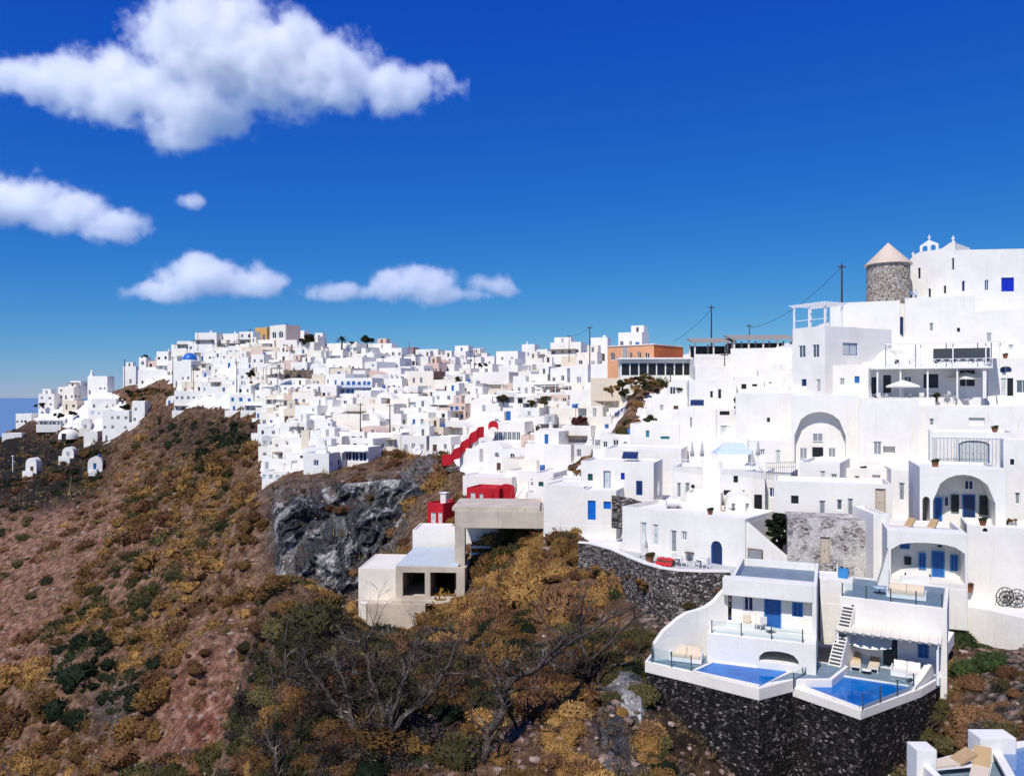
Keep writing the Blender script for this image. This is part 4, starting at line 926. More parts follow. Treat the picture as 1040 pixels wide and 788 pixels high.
# --- houses around the round tower
H_('white_house', 'white house with three slim openings left of the round tower', 'house', 683, 524, 716, 474, a=20, Y=85, D=6, ops=[('ws',688,490,691.5,505),('ws',696,490,700.5,503),('wd',702,492,705.5,497)])
rt = thing('round_tower', 'plain white round tower between two flat-roofed houses', 'tower', P(723, 520, 82.5), 0, VG)
MB().lathe([(1.06,-4),(1.04,5.3),(.9,5.32),(.9,5.1),(.02,5.1)], 28).build('wall', M['white'], rt)
H_('white_house', 'white house with a dark doorway right of the round tower', 'house', 731, 532, 777, 477, a=14, Y=81, D=6, ops=[('wd',745,483,749.5,490),('dd',766,502,774,530),('wd',735,497.5,744,503),('ws',751,497.5,757,501)])
H_('white_house', 'grey-shaded white house with a railed roof terrace beside the dark ivy', 'house', 776, 520, 803, 479, a=28, Y=82, D=5, ops=[('wn',781,495,788,505)], mat='white_b')
H_('vaulted_room', 'small rounded white vault in front of the round tower houses', 'house', 737, 530, 765, 501, a=12, Y=77.5, D=4, roof='vault', ops=[('ws',743,511,747,519),('ws',757,511,761,520)])
H_('white_block', 'low white block with curved wall tops below the round tower', 'terrace', 697, 528, 732, 500, a=20, Y=80, D=4, par=.3)
# --- long house on the lane
lh, lf, lW, lD, lH = H_('long_house', 'long white house with a blue arched door on the walled lane', 'house', 632, 559, 757, 514, a=40, Y=78.5, D=7, par=.4, ops=[('dc',650.5,530,656.5,557),('dc',663,532,668.5,554),('dg',681,538,687,561),('ws',692,539,697.5,549),('adn',722,548.5,733.5,577)])
mb = MB(); mb.add([(lW,.2,-1.5),(lW+5.4,.2,-1.5),(lW+5.4,.2,0.2),(lW,.2,lH-.3),(lW,.6,-1.5),(lW+5.4,.6,-1.5),(lW+5.4,.6,0.2),(lW,.6,lH-.3)], [(0,1,2,3),(7,6,5,4),(3,2,6,7),(1,5,6,2)])
mb.build('stair_wall', M['white'], lh)
# --- blue-doored pair on the left
H_('white_house', 'white house with a green window and tall glazed door above the bright blue door', 'house', 590, 505, 664, 468, a=20, Y=91, D=6, ops=[('wt',597,481,602,488),('dk',613,478,620,497),('wr',630.5,480,634.5,487),('dn',646,488,652.5,503)], par=.2)
H_('white_house', 'white house with a bright blue door and shutter above the golden scrub', 'house', 591, 533, 626, 497, a=20, Y=87, D=5, ops=[('dl',597,508,605,528),('wl',613,509,620.5,517)], par=.2)
H_('white_wall_house', 'sloping white wall left of the bright blue door', 'wall', 552, 532, 593, 492, a=25, Y=92, D=6, par=.1)
H_('white_wall_house', 'large blank white house with rounded wall above the green window house', 'house', 614, 490, 692, 455, a=18, Y=100, D=8, par=.2)
H_('white_house', 'white house with two teal shutters behind the large blank house', 'house', 640, 464, 690, 430, a=18, Y=109, D=6, ops=[('teal',656,437,659.5,444),('teal',671,443,680,446)])
H_('white_house', 'plain white house left of the courtyard gate', 'house', 690, 464, 733, 414, a=12, Y=107, D=6, ops=[('ws',701,424,703,434)])
H_('courtyard_house', 'white courtyard house with a deep eave and a pale gate beside the slim cypress', 'house', 728, 446, 752, 416, a=4, Y=105, D=5, ops=[('wd',731,417.5,741,421.5),('dc',732,432,739,443),('dc',740,432,750,443)])
H_('white_house', 'white house with two small dark doors above the courtyard gate', 'house', 700, 422, 748, 386, a=10, Y=113, D=6, ops=[('d',721,397,724.5,404),('d',729,395,733,405)])
H_('white_house', 'low white house with a flat porch roof left of the hotel pergola', 'house', 770, 404, 806, 376, a=15, Y=114, D=5, ops=[('wd',781,388,798,391),('dc',788,394,793,402)])
H_('white_wall_house', 'smooth sloping white wall below the canopied terrace on the skyline', 'wall', 706, 404, 774, 372, a=10, Y=122, D=7, par=.1)
H_('white_house', 'small white house with a grey door left of the large vaulted porch', 'house', 905, 510, 940, 477, a=20, Y=78, D=4, ops=[('dg',913,490,919,508),('ws',926,489,931,495)])
H_('white_block', 'low white terrace block with two niches below the grey shaded stair', 'terrace', 856, 497, 906, 475, a=20, Y=83.5, D=5, par=.5, ops=[('ws',868,483,873,490),('void',886,482,894,491)])
H_('white_house', 'small white house with one door between the blank wall and the big arched recess', 'house', 760, 472, 806, 447, a=15, Y=96, D=5, ops=[('dc',788,457,793,471),('ws',772,456,777,462)])
H_('white_house', 'small white house with two dark windows above the tall blank wall', 'house', 746, 403, 776, 383, a=14, Y=113.5, D=4, ops=[('wd',753,390,758,395),('wd',764,390,769,395)])
H_('white_house', 'white house with a brown door behind the two teal shutters', 'house', 662, 426, 701, 402, a=16, Y=121, D=5, ops=[('dw',684,412,689,424),('ws',670,411,674,417)])
H_('white_house', 'white house with a small terrace left of the closed parasols', 'house', 640, 486, 690, 464, a=20, Y=101, D=4, ops=[('ws',652,471,656,477),('d',672,472,677,485)])
H_('white_house', 'white house with a small blue shutter tucked below the hotel wall, left of the restaurant', 'house', 842, 404, 888, 371, a=20, Y=106, D=5, ops=[('ws',853,384,858,391),('wb',868,382,873,389)])
H_('white_wall_house', 'smooth white wall block under the wide skyline terrace left of the hotel', 'wall', 742, 386, 806, 354, a=16, Y=121, D=6, par=.2)
# --- orange building and its terrace
r_, _f, oW, oD, oH = H_('orange_building', 'orange-red building with arched windows on the skyline', 'building', 617, 370, 664, 352.5, a=42, Y=151, D=10.5, mat='salmon', ops=[('aw',620,358,624.5,366),('ws',632,352,637,367),('w',639,358,642,366),('aw',647.5,357,651,367),('aw',655,358,659.5,367)], near=False, par=.3)
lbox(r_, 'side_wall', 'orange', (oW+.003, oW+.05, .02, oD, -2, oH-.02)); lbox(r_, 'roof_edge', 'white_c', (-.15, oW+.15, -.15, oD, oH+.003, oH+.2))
s2, s2f, s2W, s2D, s2H = H_('glass_restaurant', 'low restaurant with a row of black windows under the orange building', 'restaurant', 630, 384, 704, 365, a=4, Y=139, D=6, near=False, ops=[('wd',.02+.122*i,.5,.125+.122*i,2.6,'L') for i in range(8)], par=.1)
lbox(s2, 'roof_slab', 'paint_white', (-.4, s2W+.4, -.9, s2D, s2H+.002, s2H+.25))
H_('cream_house', 'cream bank wall below the black-windowed restaurant', 'wall', 600, 404, 642, 384, a=10, Y=141, D=5, mat='cream', near=False)
def canopy_terrace(label, uL, vb, uR, vt, Y, nb, seed):
    r, f, W, D, H = H_('canopy_terrace', label, 'terrace', uL, vb, uR, vt, a=4, Y=Y, D=6, near=False, par=.05)
    hh = 2.7
    each(r, 'post', 'white_c', *[(x-.12, x+.12, y-.12, y+.12, H-.05, H+hh) for x in [.15+(W-.3)*i/nb for i in range(nb+1)] for y in (.2, 5.6)])
    lbox(r, 'back_wall', 'dark', (.3, W-.3, 5.75, 5.9, H-.05, H+hh-.3))  # near-black sheet: the shade under the canopy put into its colour
    mb = MB(); mb.add([(-.4,-.5,H+hh-.1),(W+.4,-.5,H+hh-.1),(W+.4,6.2,H+hh+.9),(-.4,6.2,H+hh+.9),(-.4,-.5,H+hh+.15),(W+.4,-.5,H+hh+.15),(W+.4,6.2,H+hh+1.15),(-.4,6.2,H+hh+1.15)], [(3,2,1,0),(4,5,6,7),(0,1,5,4),(1,2,6,5),(2,3,7,6),(3,0,4,7)])
    mb.build('roof', M['grey_roof'], r)
    lbox(r, 'parapet', 'white', (0, W, .0, .1, H-.04, H+.7))
canopy_terrace('skyline terrace with a sloping grey roof right of the orange building', 705, 378, 745, 364, 133, 2, 1)
canopy_terrace('wide skyline terrace with a brown roof on white posts left of the hotel', 745, 376, 806, 361, 131, 4, 2)
# --- red houses above the concrete frame
R1 = H_('red_house', 'small bright red house with white shutters and a chimney beside the concrete frame', 'house', 434, 533, 450, 510, a=32, Y=119, D=5, mat='red', ops=[('dc',437.5,520,442.5,531),('dc',445,520,449,531)], par=.3)
lbox(R1[0], 'chimney', 'white', (1.4, 2.4, 1.4, 2.2, R1[4]-.3, R1[4]+1.3), (1.25, 2.55, 1.25, 2.35, R1[4]+1.3, R1[4]+1.45))
H_('red_house', 'red house front with white doors behind the concrete roof slab', 'house', 474, 511, 507, 495, a=22, Y=117.5, D=5, mat='red', ops=[('dc',478,500,482.5,510),('dc',487,501,490.5,510)], par=.2)
H_('white_wall_house', 'white sloping wall above the red house front', 'house', 470, 498, 520, 483, a=20, Y=124, D=6, par=.1)
H_('white_wall_house', 'white house with one dark green window above the concrete slab', 'house', 541, 520, 562, 480, a=22, Y=108, D=6, ops=[('wt',547,489,552,494)], par=.2)
H_('white_wall_house', 'low white wall house right of the curved red garden wall', 'house', 556, 516, 594, 487, a=22, Y=104, D=6, par=.2)
wall_strip('red_stair_wall', 'stepped bright red stair wall climbing the far village', pxpts('449 462 146;458 461 146;461 456 146.3;467 454 146.5;469 449 147;476 445 147.3;478 440 147.6;484 437 148;486 434 148.5;491 433 149'), .45, 1.7, 'red', fnd=.3)
wall_strip('red_arch_wall', 'short curved red wall piece at the top of the red stair wall', pxpts('496 430.5 150;498 428 150;501 427 150;504 428 150;506 430.5 150'), .6, .7, 'red', fnd=.5)
wall_strip('red_garden_wall', 'curved bright red garden wall behind the concrete roof slab', pxpts('505 495 117;508 493 117;512 491.5 117;517 491.5 117;521 493 117;523 495 117'), .4, 1.6, 'red', fnd=1)
# --- raw concrete frame building
kb, kf, kW, kD, kH = None, frame(402, 608, 4, Y=97), 0, 12, 0
k = (472-CU)/F; kW = (k*kf.O.y-kf.O.x)/(kf.c+k*kf.s); kH = (608-575)/F*97
kb = thing('concrete_building', 'unfinished concrete building with two square openings and a pale flat roof', 'building', kf.O, -kf.a)
o1 = [kf.px(409, 581), kf.px(431.5, 604)]; o2 = [kf.px(437, 581), kf.px(463.5, 604)]
mb = MB().panel(0, kW, 0, kH, [(o1[0][0], o1[1][0], .35, o1[0][1], 0), (o2[0][0], o2[1][0], .35, o2[0][1], 0)], 0, .4)
mb.box(.003, .35, .4, kD, 0, kH-.25).box(kW-.35, kW-.003, .4, kD, 0, kH-.25).box(.35, kW-.35, kD-.3, kD, 0, kH-.25).box((o1[1][0]+o2[0][0])/2-.15, (o1[1][0]+o2[0][0])/2+.15, .4, 5, 0, kH-.25)
mb.build('wall', M['concrete'], kb)
lbox(kb, 'roof', 'concrete_roof', (-.1, kW-.9, .41, kD+.5, kH-.248, kH+.02)); lbox(kb, 'floor', 'concrete', (-.3, kW, -.9, kD, -.3, -.002))
bf = Frame(kf.world(-4.0, -1.2, 0), kf.a)
lbox(kb, 'base_wall', 'concrete', (-4.1, 3.9, -1.3, kD*.6, -8, -.302)); lbox(kb, 'base_pier', 'white_c', (-4.25, -3.3, -1.45, -.5, -8, -.25))
H_('concrete_block', 'blank rendered block with a whitish flat top left of the concrete openings', 'building', 364, 612, 402, 577, a=4, Y=98, D=9, mat='white_c', par=.05, fnd=5)
H_('white_wall_house', 'plain white block behind the pale concrete roof', 'house', 419, 560, 464, 538, a=4, Y=110.5, D=6, par=.15)
ff = frame(462, 580, 3, Y=98.5); k = (552-CU)/F; fW = (k*ff.O.y-ff.O.x)/(ff.c+k*ff.s); zt = (580-519)/F*98.5; zb = (580-536)/F*98.5
fb = thing('concrete_structure', 'tall open concrete frame with a thick beam over a dark void, dug into the slope', 'building', ff.O, -ff.a)
lbox(fb, 'pillar', 'concrete', (0, 1.25, 0, 1.2, -4, zb)); lbox(fb, 'beam', 'concrete', (0, fW, 0, .8, zb+.002, zt)); lbox(fb, 'roof_slab', 'concrete', (-.4, fW*.96, .3, 9, zt+.002, zt+.45))
lbox(fb, 'side_beam', 'concrete', (.003, 1.0, .81, 8.5, zb+.1, zt)); lbox(fb, 'back_wall', 'white_b', (0.3, fW, 8.6, 8.9, -3, zt)); lbox(fb, 'far_pillar', 'concrete', (fW-1.2, fW-.1, .81, 8.5, -4, zt-.01))
mb = MB()
for i in range(4): mb.box(1.4, 4.2, 3+i*.8, 3.5+i*.8, -.4+i*.75, -.15+i*.75)
mb.build('step', M['white'], fb)
# --- cave hut, broken wall, lane walls
cv, cvf, cvW, cvD, cvH = H_('cave_hut', 'small ruined cave hut with a dark mouth among the scrub below the red stair wall', 'hut', 452, 491, 467, 473, a=35, Y=150, D=4, mat='grey_stone', roof='vault', ops=[('add',.2,.3,.85,2.4,'L')], near=False)
wall_strip('white_wall', 'broken white wall ledge on the scrub below the concrete base', pxpts('322 651 80;330 644 81;331 650 81;346 656 80;364 660 79'), .5, 1.0, 'white_c', fnd=1)
lane = [PZ(u, v, -14.7) for u, v in ((588,551),(600,552),(622,558),(640,566),(655,572),(672,577),(690,579.5),(715,580.5),(741,580.5))]
wall_strip('lane_wall', 'curving dry-stone lane wall with a white coping below the long house', lane, .5, 3.2, 'grey_stone', fnd=2.5, cap='white')
wall_strip('stone_wall', 'dark stone wedge wall between the bright blue door and the long house', pxpts('622 503 84;640 506 83;658 512 82'), .5, 2.2, 'grey_stone', fnd=1.2)
mb = MB(); 
lt = mb.prism([(p.x, p.y) for p in lane]+[(lf.world(lW+3, 0, 0).x, lf.world(lW+3, 0, 0).y), (lf.world(0, 0, 0).x, lf.world(0, 0, 0).y), (lf.world(-3, 0, 0).x, lf.world(-3, 0, 0).y+1)], -16.5, -15.35).build('lane', M['deck_pale'])
tag(lt, 'pale paved lane between the dry-stone wall and the long house', kind='structure')
# ------------------------------------------------------------------ pool villas
def at(u, v, z): p = PZ(u, v, z); return (p.x, p.y)
def rim(mb, poly, z, w, h):
    n = len(poly)
    for i in range(n):
        a, b = Vector((*poly[i], z)), Vector((*poly[(i+1) % n], z)); mb.bar(a+Vector((0,0,h/2)), b+Vector((0,0,h/2)), w, h)
ZB, ZA = -18.0, -18.5
# upper-left villa
dk = [at(u, v, ZB) for u, v in ((655,671),(700,681.5),(771,699),(806,690),(845,690),(862,676),(812,668),(725,662),(690,657),(664,660))]
vb_ = thing('pool_terrace', 'white-edged pool deck of the upper left villa on a black stone wall', 'terrace', (0,0,0))
MB().prism(dk, ZB-.75, ZB-.002, 0).build('edge', M['white'], vb_)
cx, cy = sum(p[0] for p in dk)/len(dk), sum(p[1] for p in dk)/len(dk)
MB().prism([at(u, v, ZB) for u, v in ((658,670.8),(700,680),(707,681.5),(724,672.6),(722,664),(690,658.5),(666,661))], ZB-.05, ZB+.012).build('floor', M['deck'], vb_)
MB().prism([at(u, v, ZB) for u, v in ((815,677.5),(781,692.5),(806,688.7),(842,688.5),(858,676),(818,671))], ZB-.05, ZB+.012).build('floor', M['deck'], vb_)
MB().prism([(cx+(x-cx)*.985, cy+(y-cy)*.985) for x, y in dk], -31, ZB-.752).build('retaining_wall', M['dark_stone'], vb_)
pl = [at(u, v, ZB) for u, v in ((704,682),(724,672.8),(769,678.4),(778,668),(820,671),(771.5,696.8))]
po = thing('swimming_pool', 'deep blue angular swimming pool beneath the white arched niche', 'pool', (0,0,0))
MB().prism(pl, ZB-.02, ZB+.03).build('water', M['pool_water'], po)
mb = MB()
for i, j in ((5,0),(0,1),(1,2)): mb.bar(Vector((*pl[i], ZB+.05)), Vector((*pl[j], ZB+.05)), .18, .09)
mb.build('rim', M['white'], po)
tb, tf, tW, tD, tH = house('terrace_block', 'white terrace block with a low arched niche above the angular pool', 'terrace', 718, 672, 829, 642.5, a=22, Z=ZB, t=2.3, D=4.6, ops=[('avoid',771,659,811,676)], roofmat='deck', par=.03, fnd=1, near=True)
vB, fB, wB, dB, hB = house('pool_villa', 'white pool villa with blue shutters and a double blue door, upper left of the two', 'villa', 743, 636, 830, 584.5, a=22, Z=-16.1, D=6.6, near=True, roofmat='deck', par=.55, fnd=2.5, ops=[('wn',755,605,765.5,621),('db',776,605,793.5,638.7),('wb',804.5,611,815.5,627)])
lbox(vB, 'overhang', 'white', (-.5, wB-.25, -.95, -.003, hB-1.15, hB+.004))
lbox(vB, 'wing_wall', 'white', (wB-.3, wB-.02, -.9, -.003, -.9, hB-.02)) ; lbox(vB, 'bench', 'white', (-.3, 1.6, -.5, -.01, -.02, .45))
pth = [(664,653),(668,647),(673,640),(680,634),(688,627),(697,621.5),(707,619),(716,615.5),(724,610),(731,602),(738,595)]
A0, A1 = Vector((*at(662,670,ZB), 0)), fB.world(0, .3, 0)
pts = []
for u, v in pth:
    kx = (u-CU)/F; d = (A1-A0); tt_ = (A0.x-kx*A0.y)/(kx*d.y-d.x); q = A0+d*tt_; pts.append(P(u, v, q.y))
ws = wall_strip('garden_wall', 'wavy white garden wall stepping up the left side of the upper left villa', pts, .4, 1.2, 'white', fnd=3)
# lower-right villa
dk = [at(u, v, ZA) for u, v in ((805,698),(874,721.5),(936,699),(958,686),(950,676),(852,664),(835,684))]
va_ = thing('pool_terrace', 'white-edged pool deck of the lower right villa on a black stone wall', 'terrace', (0,0,0))
MB().prism(dk, ZA-.55, ZA-.002, 0).build('edge', M['white'], va_)
cx, cy = sum(p[0] for p in dk)/len(dk), sum(p[1] for p in dk)/len(dk)
MB().prism([at(u, v, ZA) for u, v in ((836,684.5),(829,686),(922,698.5),(934,697.5),(955,686),(949,676.5),(853,665))], ZA-.05, ZA+.012).build('floor', M['deck'], va_)
MB().prism([(cx+(x-cx)*.985, cy+(y-cy)*.985) for x, y in dk], -31, ZA-.552).build('retaining_wall', M['dark_stone'], va_)
pl2 = [at(u, v, ZA) for u, v in ((807.5,694.5),(832,683.5),(927,697.8),(874,719.6))]
po = thing('swimming_pool', 'bright blue corner swimming pool of the lower right villa', 'pool', (0,0,0))
MB().prism(pl2, ZA-.02, ZA+.03).build('water', M['pool_water'], po)
mb = MB(); rim(mb, pl2, ZA+.004, .16, .10); mb.build('rim', M['white_b'], po)
vA, fA, wA, dA, hA = house('pool_villa', 'white pool villa with slatted pergola and glass-railed roof terrace, lower right of two', 'villa', 852, 671, 962, 605, a=30, Z=ZA, D=7.0, near=True, roofmat='deck', par=.12, fnd=2.5, ops=[('dd',897,645,911.5,677),('wb',932,649,943.5,669),('wd',864,641,882,652)])
pgA = thing('pergola', 'whitewashed slatted pergola over the deck of the lower right villa', 'pergola', fA.O, -fA.a)
each(pgA, 'post', 'paint_white', *[(x-.07, x+.07, -1.8, -1.66, 0, 2.5) for x in (.15, wA-.5)])
mb = MB()
for y in (-1.73, -.12): mb.box(0, wA-.3, y-.06, y+.06, 2.5, 2.64)
n = 34
for i in range(n): x = .1+(wA-.5)*i/(n-1); mb.box(x-.098, x+.098, -2.0-.14*((i*7)%3-1), -.02, 2.645+.012*(i%3), 2.70+.012*(i%3))
mb.build('slats', M['white_c'], pgA)
wall_strip('garden_wall', 'sloping white kerb wall between the corner pool and the scrubby slope', [P(u, v, y) for u, v, y in ((966,641,55.5),(958,655,54.),(950,665,53),(941,677,51.5),(933,689,50.5),(926,697,49.6))], .4, .5, 'white', fnd=.35)
H_('white_block', 'low white block between the two pool villas behind the outdoor staircase', 'wall', 833, 612, 866, 588, a=15, Y=57.5, D=3, par=.1)
# stair between the villas
st = thing('staircase', 'white outdoor staircase with dark risers between the two pool villas', 'staircase', (0,0,0))
a, b = PZ(846, 682, -18.3), PZ(863, 612, -14.4); n = 20; d = (b-a); h = d.z/n; f = Vector((d.x, d.y, 0)); L = f.length; f.normalize(); r = Vector((f.y, -f.x, 0))
mb, mr = MB(), MB()
for i in range(n):
    p0 = a+d*(i/n); z0, z1 = p0.z, p0.z+h
    q = [Vector((p0.x, p0.y, 0))-r*.42, Vector((p0.x, p0.y, 0))+r*.42]; e = f*(L/n)
    vs = [(*q[0][:2], a.z-3), (*q[1][:2], a.z-3), (*(q[1]+e)[:2], a.z-3), (*(q[0]+e)[:2], a.z-3), (*q[0][:2], z1), (*q[1][:2], z1), (*(q[1]+e)[:2], z1), (*(q[0]+e)[:2], z1)]
    mb.add(vs, [(0,1,5,4),(1,2,6,5),(2,3,7,6),(3,0,4,7),(4,5,6,7)])
    g0 = q[0]-f*.006+r*.08; g1 = q[1]-f*.006-r*.08
    mr.add([(*g0[:2], z0+.01), (*g1[:2], z0+.01), (*g1[:2], z1-.05), (*g0[:2], z1-.05)], [(0,1,2,3)])
mb.build('steps', M['white'], st); mr.build('risers', M['metal'], st)
kp = [PZ(u, v, -15.9) for u, v in ((962,612),(985,615.5),(1010,620),(1050,629))]
wall_strip('garden_wall', 'low whitewashed kerb wall above the rubble slope at the right edge', kp, .4, 1.2, 'white', fnd=1.5)
gf = MB().prism([(p.x, p.y) for p in kp]+[(wf.world(7, 0, 0).x, wf.world(7, 0, 0).y+1), (wf.world(0, 0, 0).x-1, wf.world(0, 0, 0).y+1)], -17.5, -16.06).build('garden_floor', M['white']); tag(gf, 'white terrace floor behind the kerb wall with the wheels', 'terrace')
# bottom right terrace
zq = -15.2
tq = thing('sun_terrace', 'corner of a white sun terrace with square piers at the bottom right', 'terrace', (0,0,0))
fl = [at(u, v, zq) for u, v in ((938,784),(992,770),(1070,760))]+[(23, 24), (15.5, 24)]
MB().prism(fl, zq-4, zq).build('floor', M['deck'], tq)
q0, q1, q2 = [PZ(u, v, zq) for u, v in ((936,786),(992,771),(1026,767))]
def pier(p, w, d_, h): return MB().box(p.x-w/2, p.x+w/2, p.y-d_/2, p.y+d_/2, p.z-3, p.z+h).build('pier', M['white'], tq)
pier(q0, .8, .8, 1.15); pier(q1+Vector((.75,.2,0)), 1.5, .9, 1.0)
mb = MB(); mb.bar(q0+Vector((0,0,.1)), q1+Vector((0,0,.1)), .3, .55); mb.bar(q1+Vector((1.2,.2,.1)), PZ(1075, 757, zq)+Vector((0,0,.1)), .3, .5); mb.bar(q0+Vector((0,-.3,.2)), Vector((16.2, 25, zq+.2)), .3, .7)
mb.build('parapet', M['white'], tq)
pq = thing('plunge_pool', 'pale blue plunge pool with a white rim in the bottom right corner', 'pool', (0,0,0))
pp = [at(u, v, zq) for u, v in ((1010,768),(1075,759))]+[(24, 26), (17.9, 26.5)]
MB().prism(pp, zq-.5, zq+.34).build('water', M['pale_water'], pq)
mb = MB(); rim(mb, pp, zq+.30, .35, .12); mb.build('rim', M['white'], pq)
# ------------------------------------------------------------------ filler houses between the named ones, standing on the slope
VPOLY = [(118,388),(160,372),(185,352),(240,350),(300,352),(420,364),(520,368),(600,368),(640,384),(700,388),(770,402),(800,470),(690,478),(690,455),(640,470),(612,470),(600,490),(560,494),(520,500),(492,486),(478,470),(452,458),(420,462),(385,460),(340,478),(300,486),(266,490),(262,420),(180,418),(120,405)]
VSKIP = [[(115,388),(176,386),(185,402),(150,414),(112,412)], [(448,436),(494,420),(494,456),(448,470)], [(598,470),(600,440),(625,410),(640,386),(672,384),(672,402),(640,436)]]
g = random.Random(21); nf = 0
v = 356.
while v < 502:
    u = 118.+g.uniform(0, 10)
    step = 6.3+max(0, v-400)*.045
    while u < 940:
        ok = inpoly(np.array([u+4.]), np.array([v]), VPOLY)[0] and not any(inpoly(np.array([u+4.]), np.array([v]), s)[0] for s in VSKIP)
        Y = hit(u, v) if ok else None
        if Y is None: u += 6; continue
        w = g.uniform(3.0, 6.4)*F/Y; h = g.uniform(2.6, 4.3)*F/Y
        lim = .62 if u < 560 else (.4 if u < 640 else .25)
        for (a0, b0, a1, b1) in HBOX:
            ix = max(0, min(u+w*1.2, a1)-max(u, a0)); iy = max(0, min(v, b1)-max(v-h, b0))
            if ix*iy > lim*w*h: ok = False; break
        if ok:
            nf += 1
            mat = g.choices(['white','white_b','white_c','cream','pink'], [10,4,5,1,1] if u < 590 else [10,4,2,0,0])[0]
            roof = g.choices(['flat','vault'], [4,1])[0]
            nc = g.choice([1,2,2,3]); k = g.choices(['w','ws','wb','wn','wg','wp','wd'], [7,3,.7,1.2,2,1,2])[0]
            far_house(u, v, u+w, v-h, g.uniform(12, 42), mat, roof, nc, 1 if h*Y/F < 3.9 else g.choice([1,2]), k, int(g.random() < .22), None, 100+nf)
        u += w*(g.uniform(.85, 1.2) if ok else .4)
    v += step
print('filler houses', nf, 'far', len(FAR))
# ------------------------------------------------------------------ labels of the far houses, from how each one looks and what stands near it
LMK = [('the blue-domed church',186,372),('the ochre house',266,340),('the tall cream house',283,341),('the blue-shuttered hotel',362,393),('the pink arched-window house',426,387),('the red stair wall',470,450),
 ('the small brown block',417,358),('the dark slanting awning',274,370),('the brown stone ruin',305,381),('the beige porch block',297,422),('the dark glass-fronted house',352,461),('the five-window house',391,448),
 ('the grey-glazed house',515,442),('the maroon bush',590,427),('the square bell tower',146,370),('the long two-storey row',204,408),('the tan windowless house',376,412),('the dark green bush',511,404),('the scrubby hump',148,398),
 ('the blue porch house',320,410),('the cliff edge scrub',360,490),('the palm trees',347,342),('the bell turret church',98,390),('the cave hut',459,480),('the tall utility pole',599,350),('the stepped white block',118,432)]
def rel(d, L):
    dx, dy = d['u']-L[1], d['v']-L[2]
    if abs(dx) > abs(dy)*1.6: return 'right of' if dx > 0 else 'left of'
    if abs(dy) > abs(dx)*1.6: return 'below' if dy > 0 else 'above'
    return ('below right of' if dx > 0 else 'below left of') if dy > 0 else ('above right of' if dx > 0 else 'above left of')
NUMW = ['no','one','two','three','four','five','six','seven','eight','nine']
def desc(d):
    size = 'wide' if d['w'] > 7.5 else ('tall' if d['h'] > d['w']*.95 and d['h'] > 3.2 else ('small' if d['w'] < 4 else ('low' if d['h'] < 2.9 else '')))
    colr = {'white':'white','white_b':'white','white_c':'off-white','cream':'cream','pink':'pale pink','grey_wall':'grey','ochre_wall':'ochre','brown_wall':'brown'}[d['mat']]
    rf = 'vaulted ' if d['roof'] == 'vault' else ''
    win = {'w':'dark','wd':'dark','wn':'navy','wb':'blue','wg':'grey glass','ws':'grey','wp':'pale blue'}[d['k']]
    s = ' '.join(x for x in (size, colr, rf.strip(), 'house') if x)
    if d['feats'] and d['nw']: s += f" with {d['feats'][0]} and {NUMW[min(9, d['nw'])]} {win} window{'s' if d['nw'] > 1 else ''}"
    elif d['nw']: s += f" with {NUMW[min(9, d['nw'])]} {win} window{'s' if d['nw'] > 1 else ''}"
    elif d['door']: s += ' with only a door'
    else: s += ' with blank walls'
    return s
used = {d['label'] for d in FAR if d['label']}
def words(s): return len(s.split())
todo = [d for d in FAR if not d['label']]
buckets = {}
for d in todo:
    Ls = sorted(LMK, key=lambda L: (d['u']-L[1])**2+(d['v']-L[2])**2)
    d['cand'] = [f"{desc(d)} {rel(d, L)} {L[0]}" for L in Ls[:5]]
for d in todo: d['pick'] = d['cand'][0]
for rnd in (1, 2, 3):
    cnt = {}
    for d in todo: cnt.setdefault(d['pick'], []).append(d)
    for p_, ds in cnt.items():
        if len(ds) > 1 or p_ in used:
            for d in ds[(0 if p_ in used else 1):]: d['pick'] = d['cand'][min(rnd, 4)]
cnt = {}
for d in todo: cnt.setdefault(d['pick'], []).append(d)
ORD = ['leftmost','second from left','third from left','fourth from left','fifth from left','sixth from left','seventh from left']
for p_, ds in cnt.items():
    if len(ds) > 1:
        ds.sort(key=lambda d: d['u'])
        for i, d in enumerate(ds): d['pick'] = (ORD[i] if i < len(ds)-1 else 'rightmost')+' '+p_
for d in todo:
    s = d['pick'].split()
    d['o']['label'] = ' '.join(s[:16])
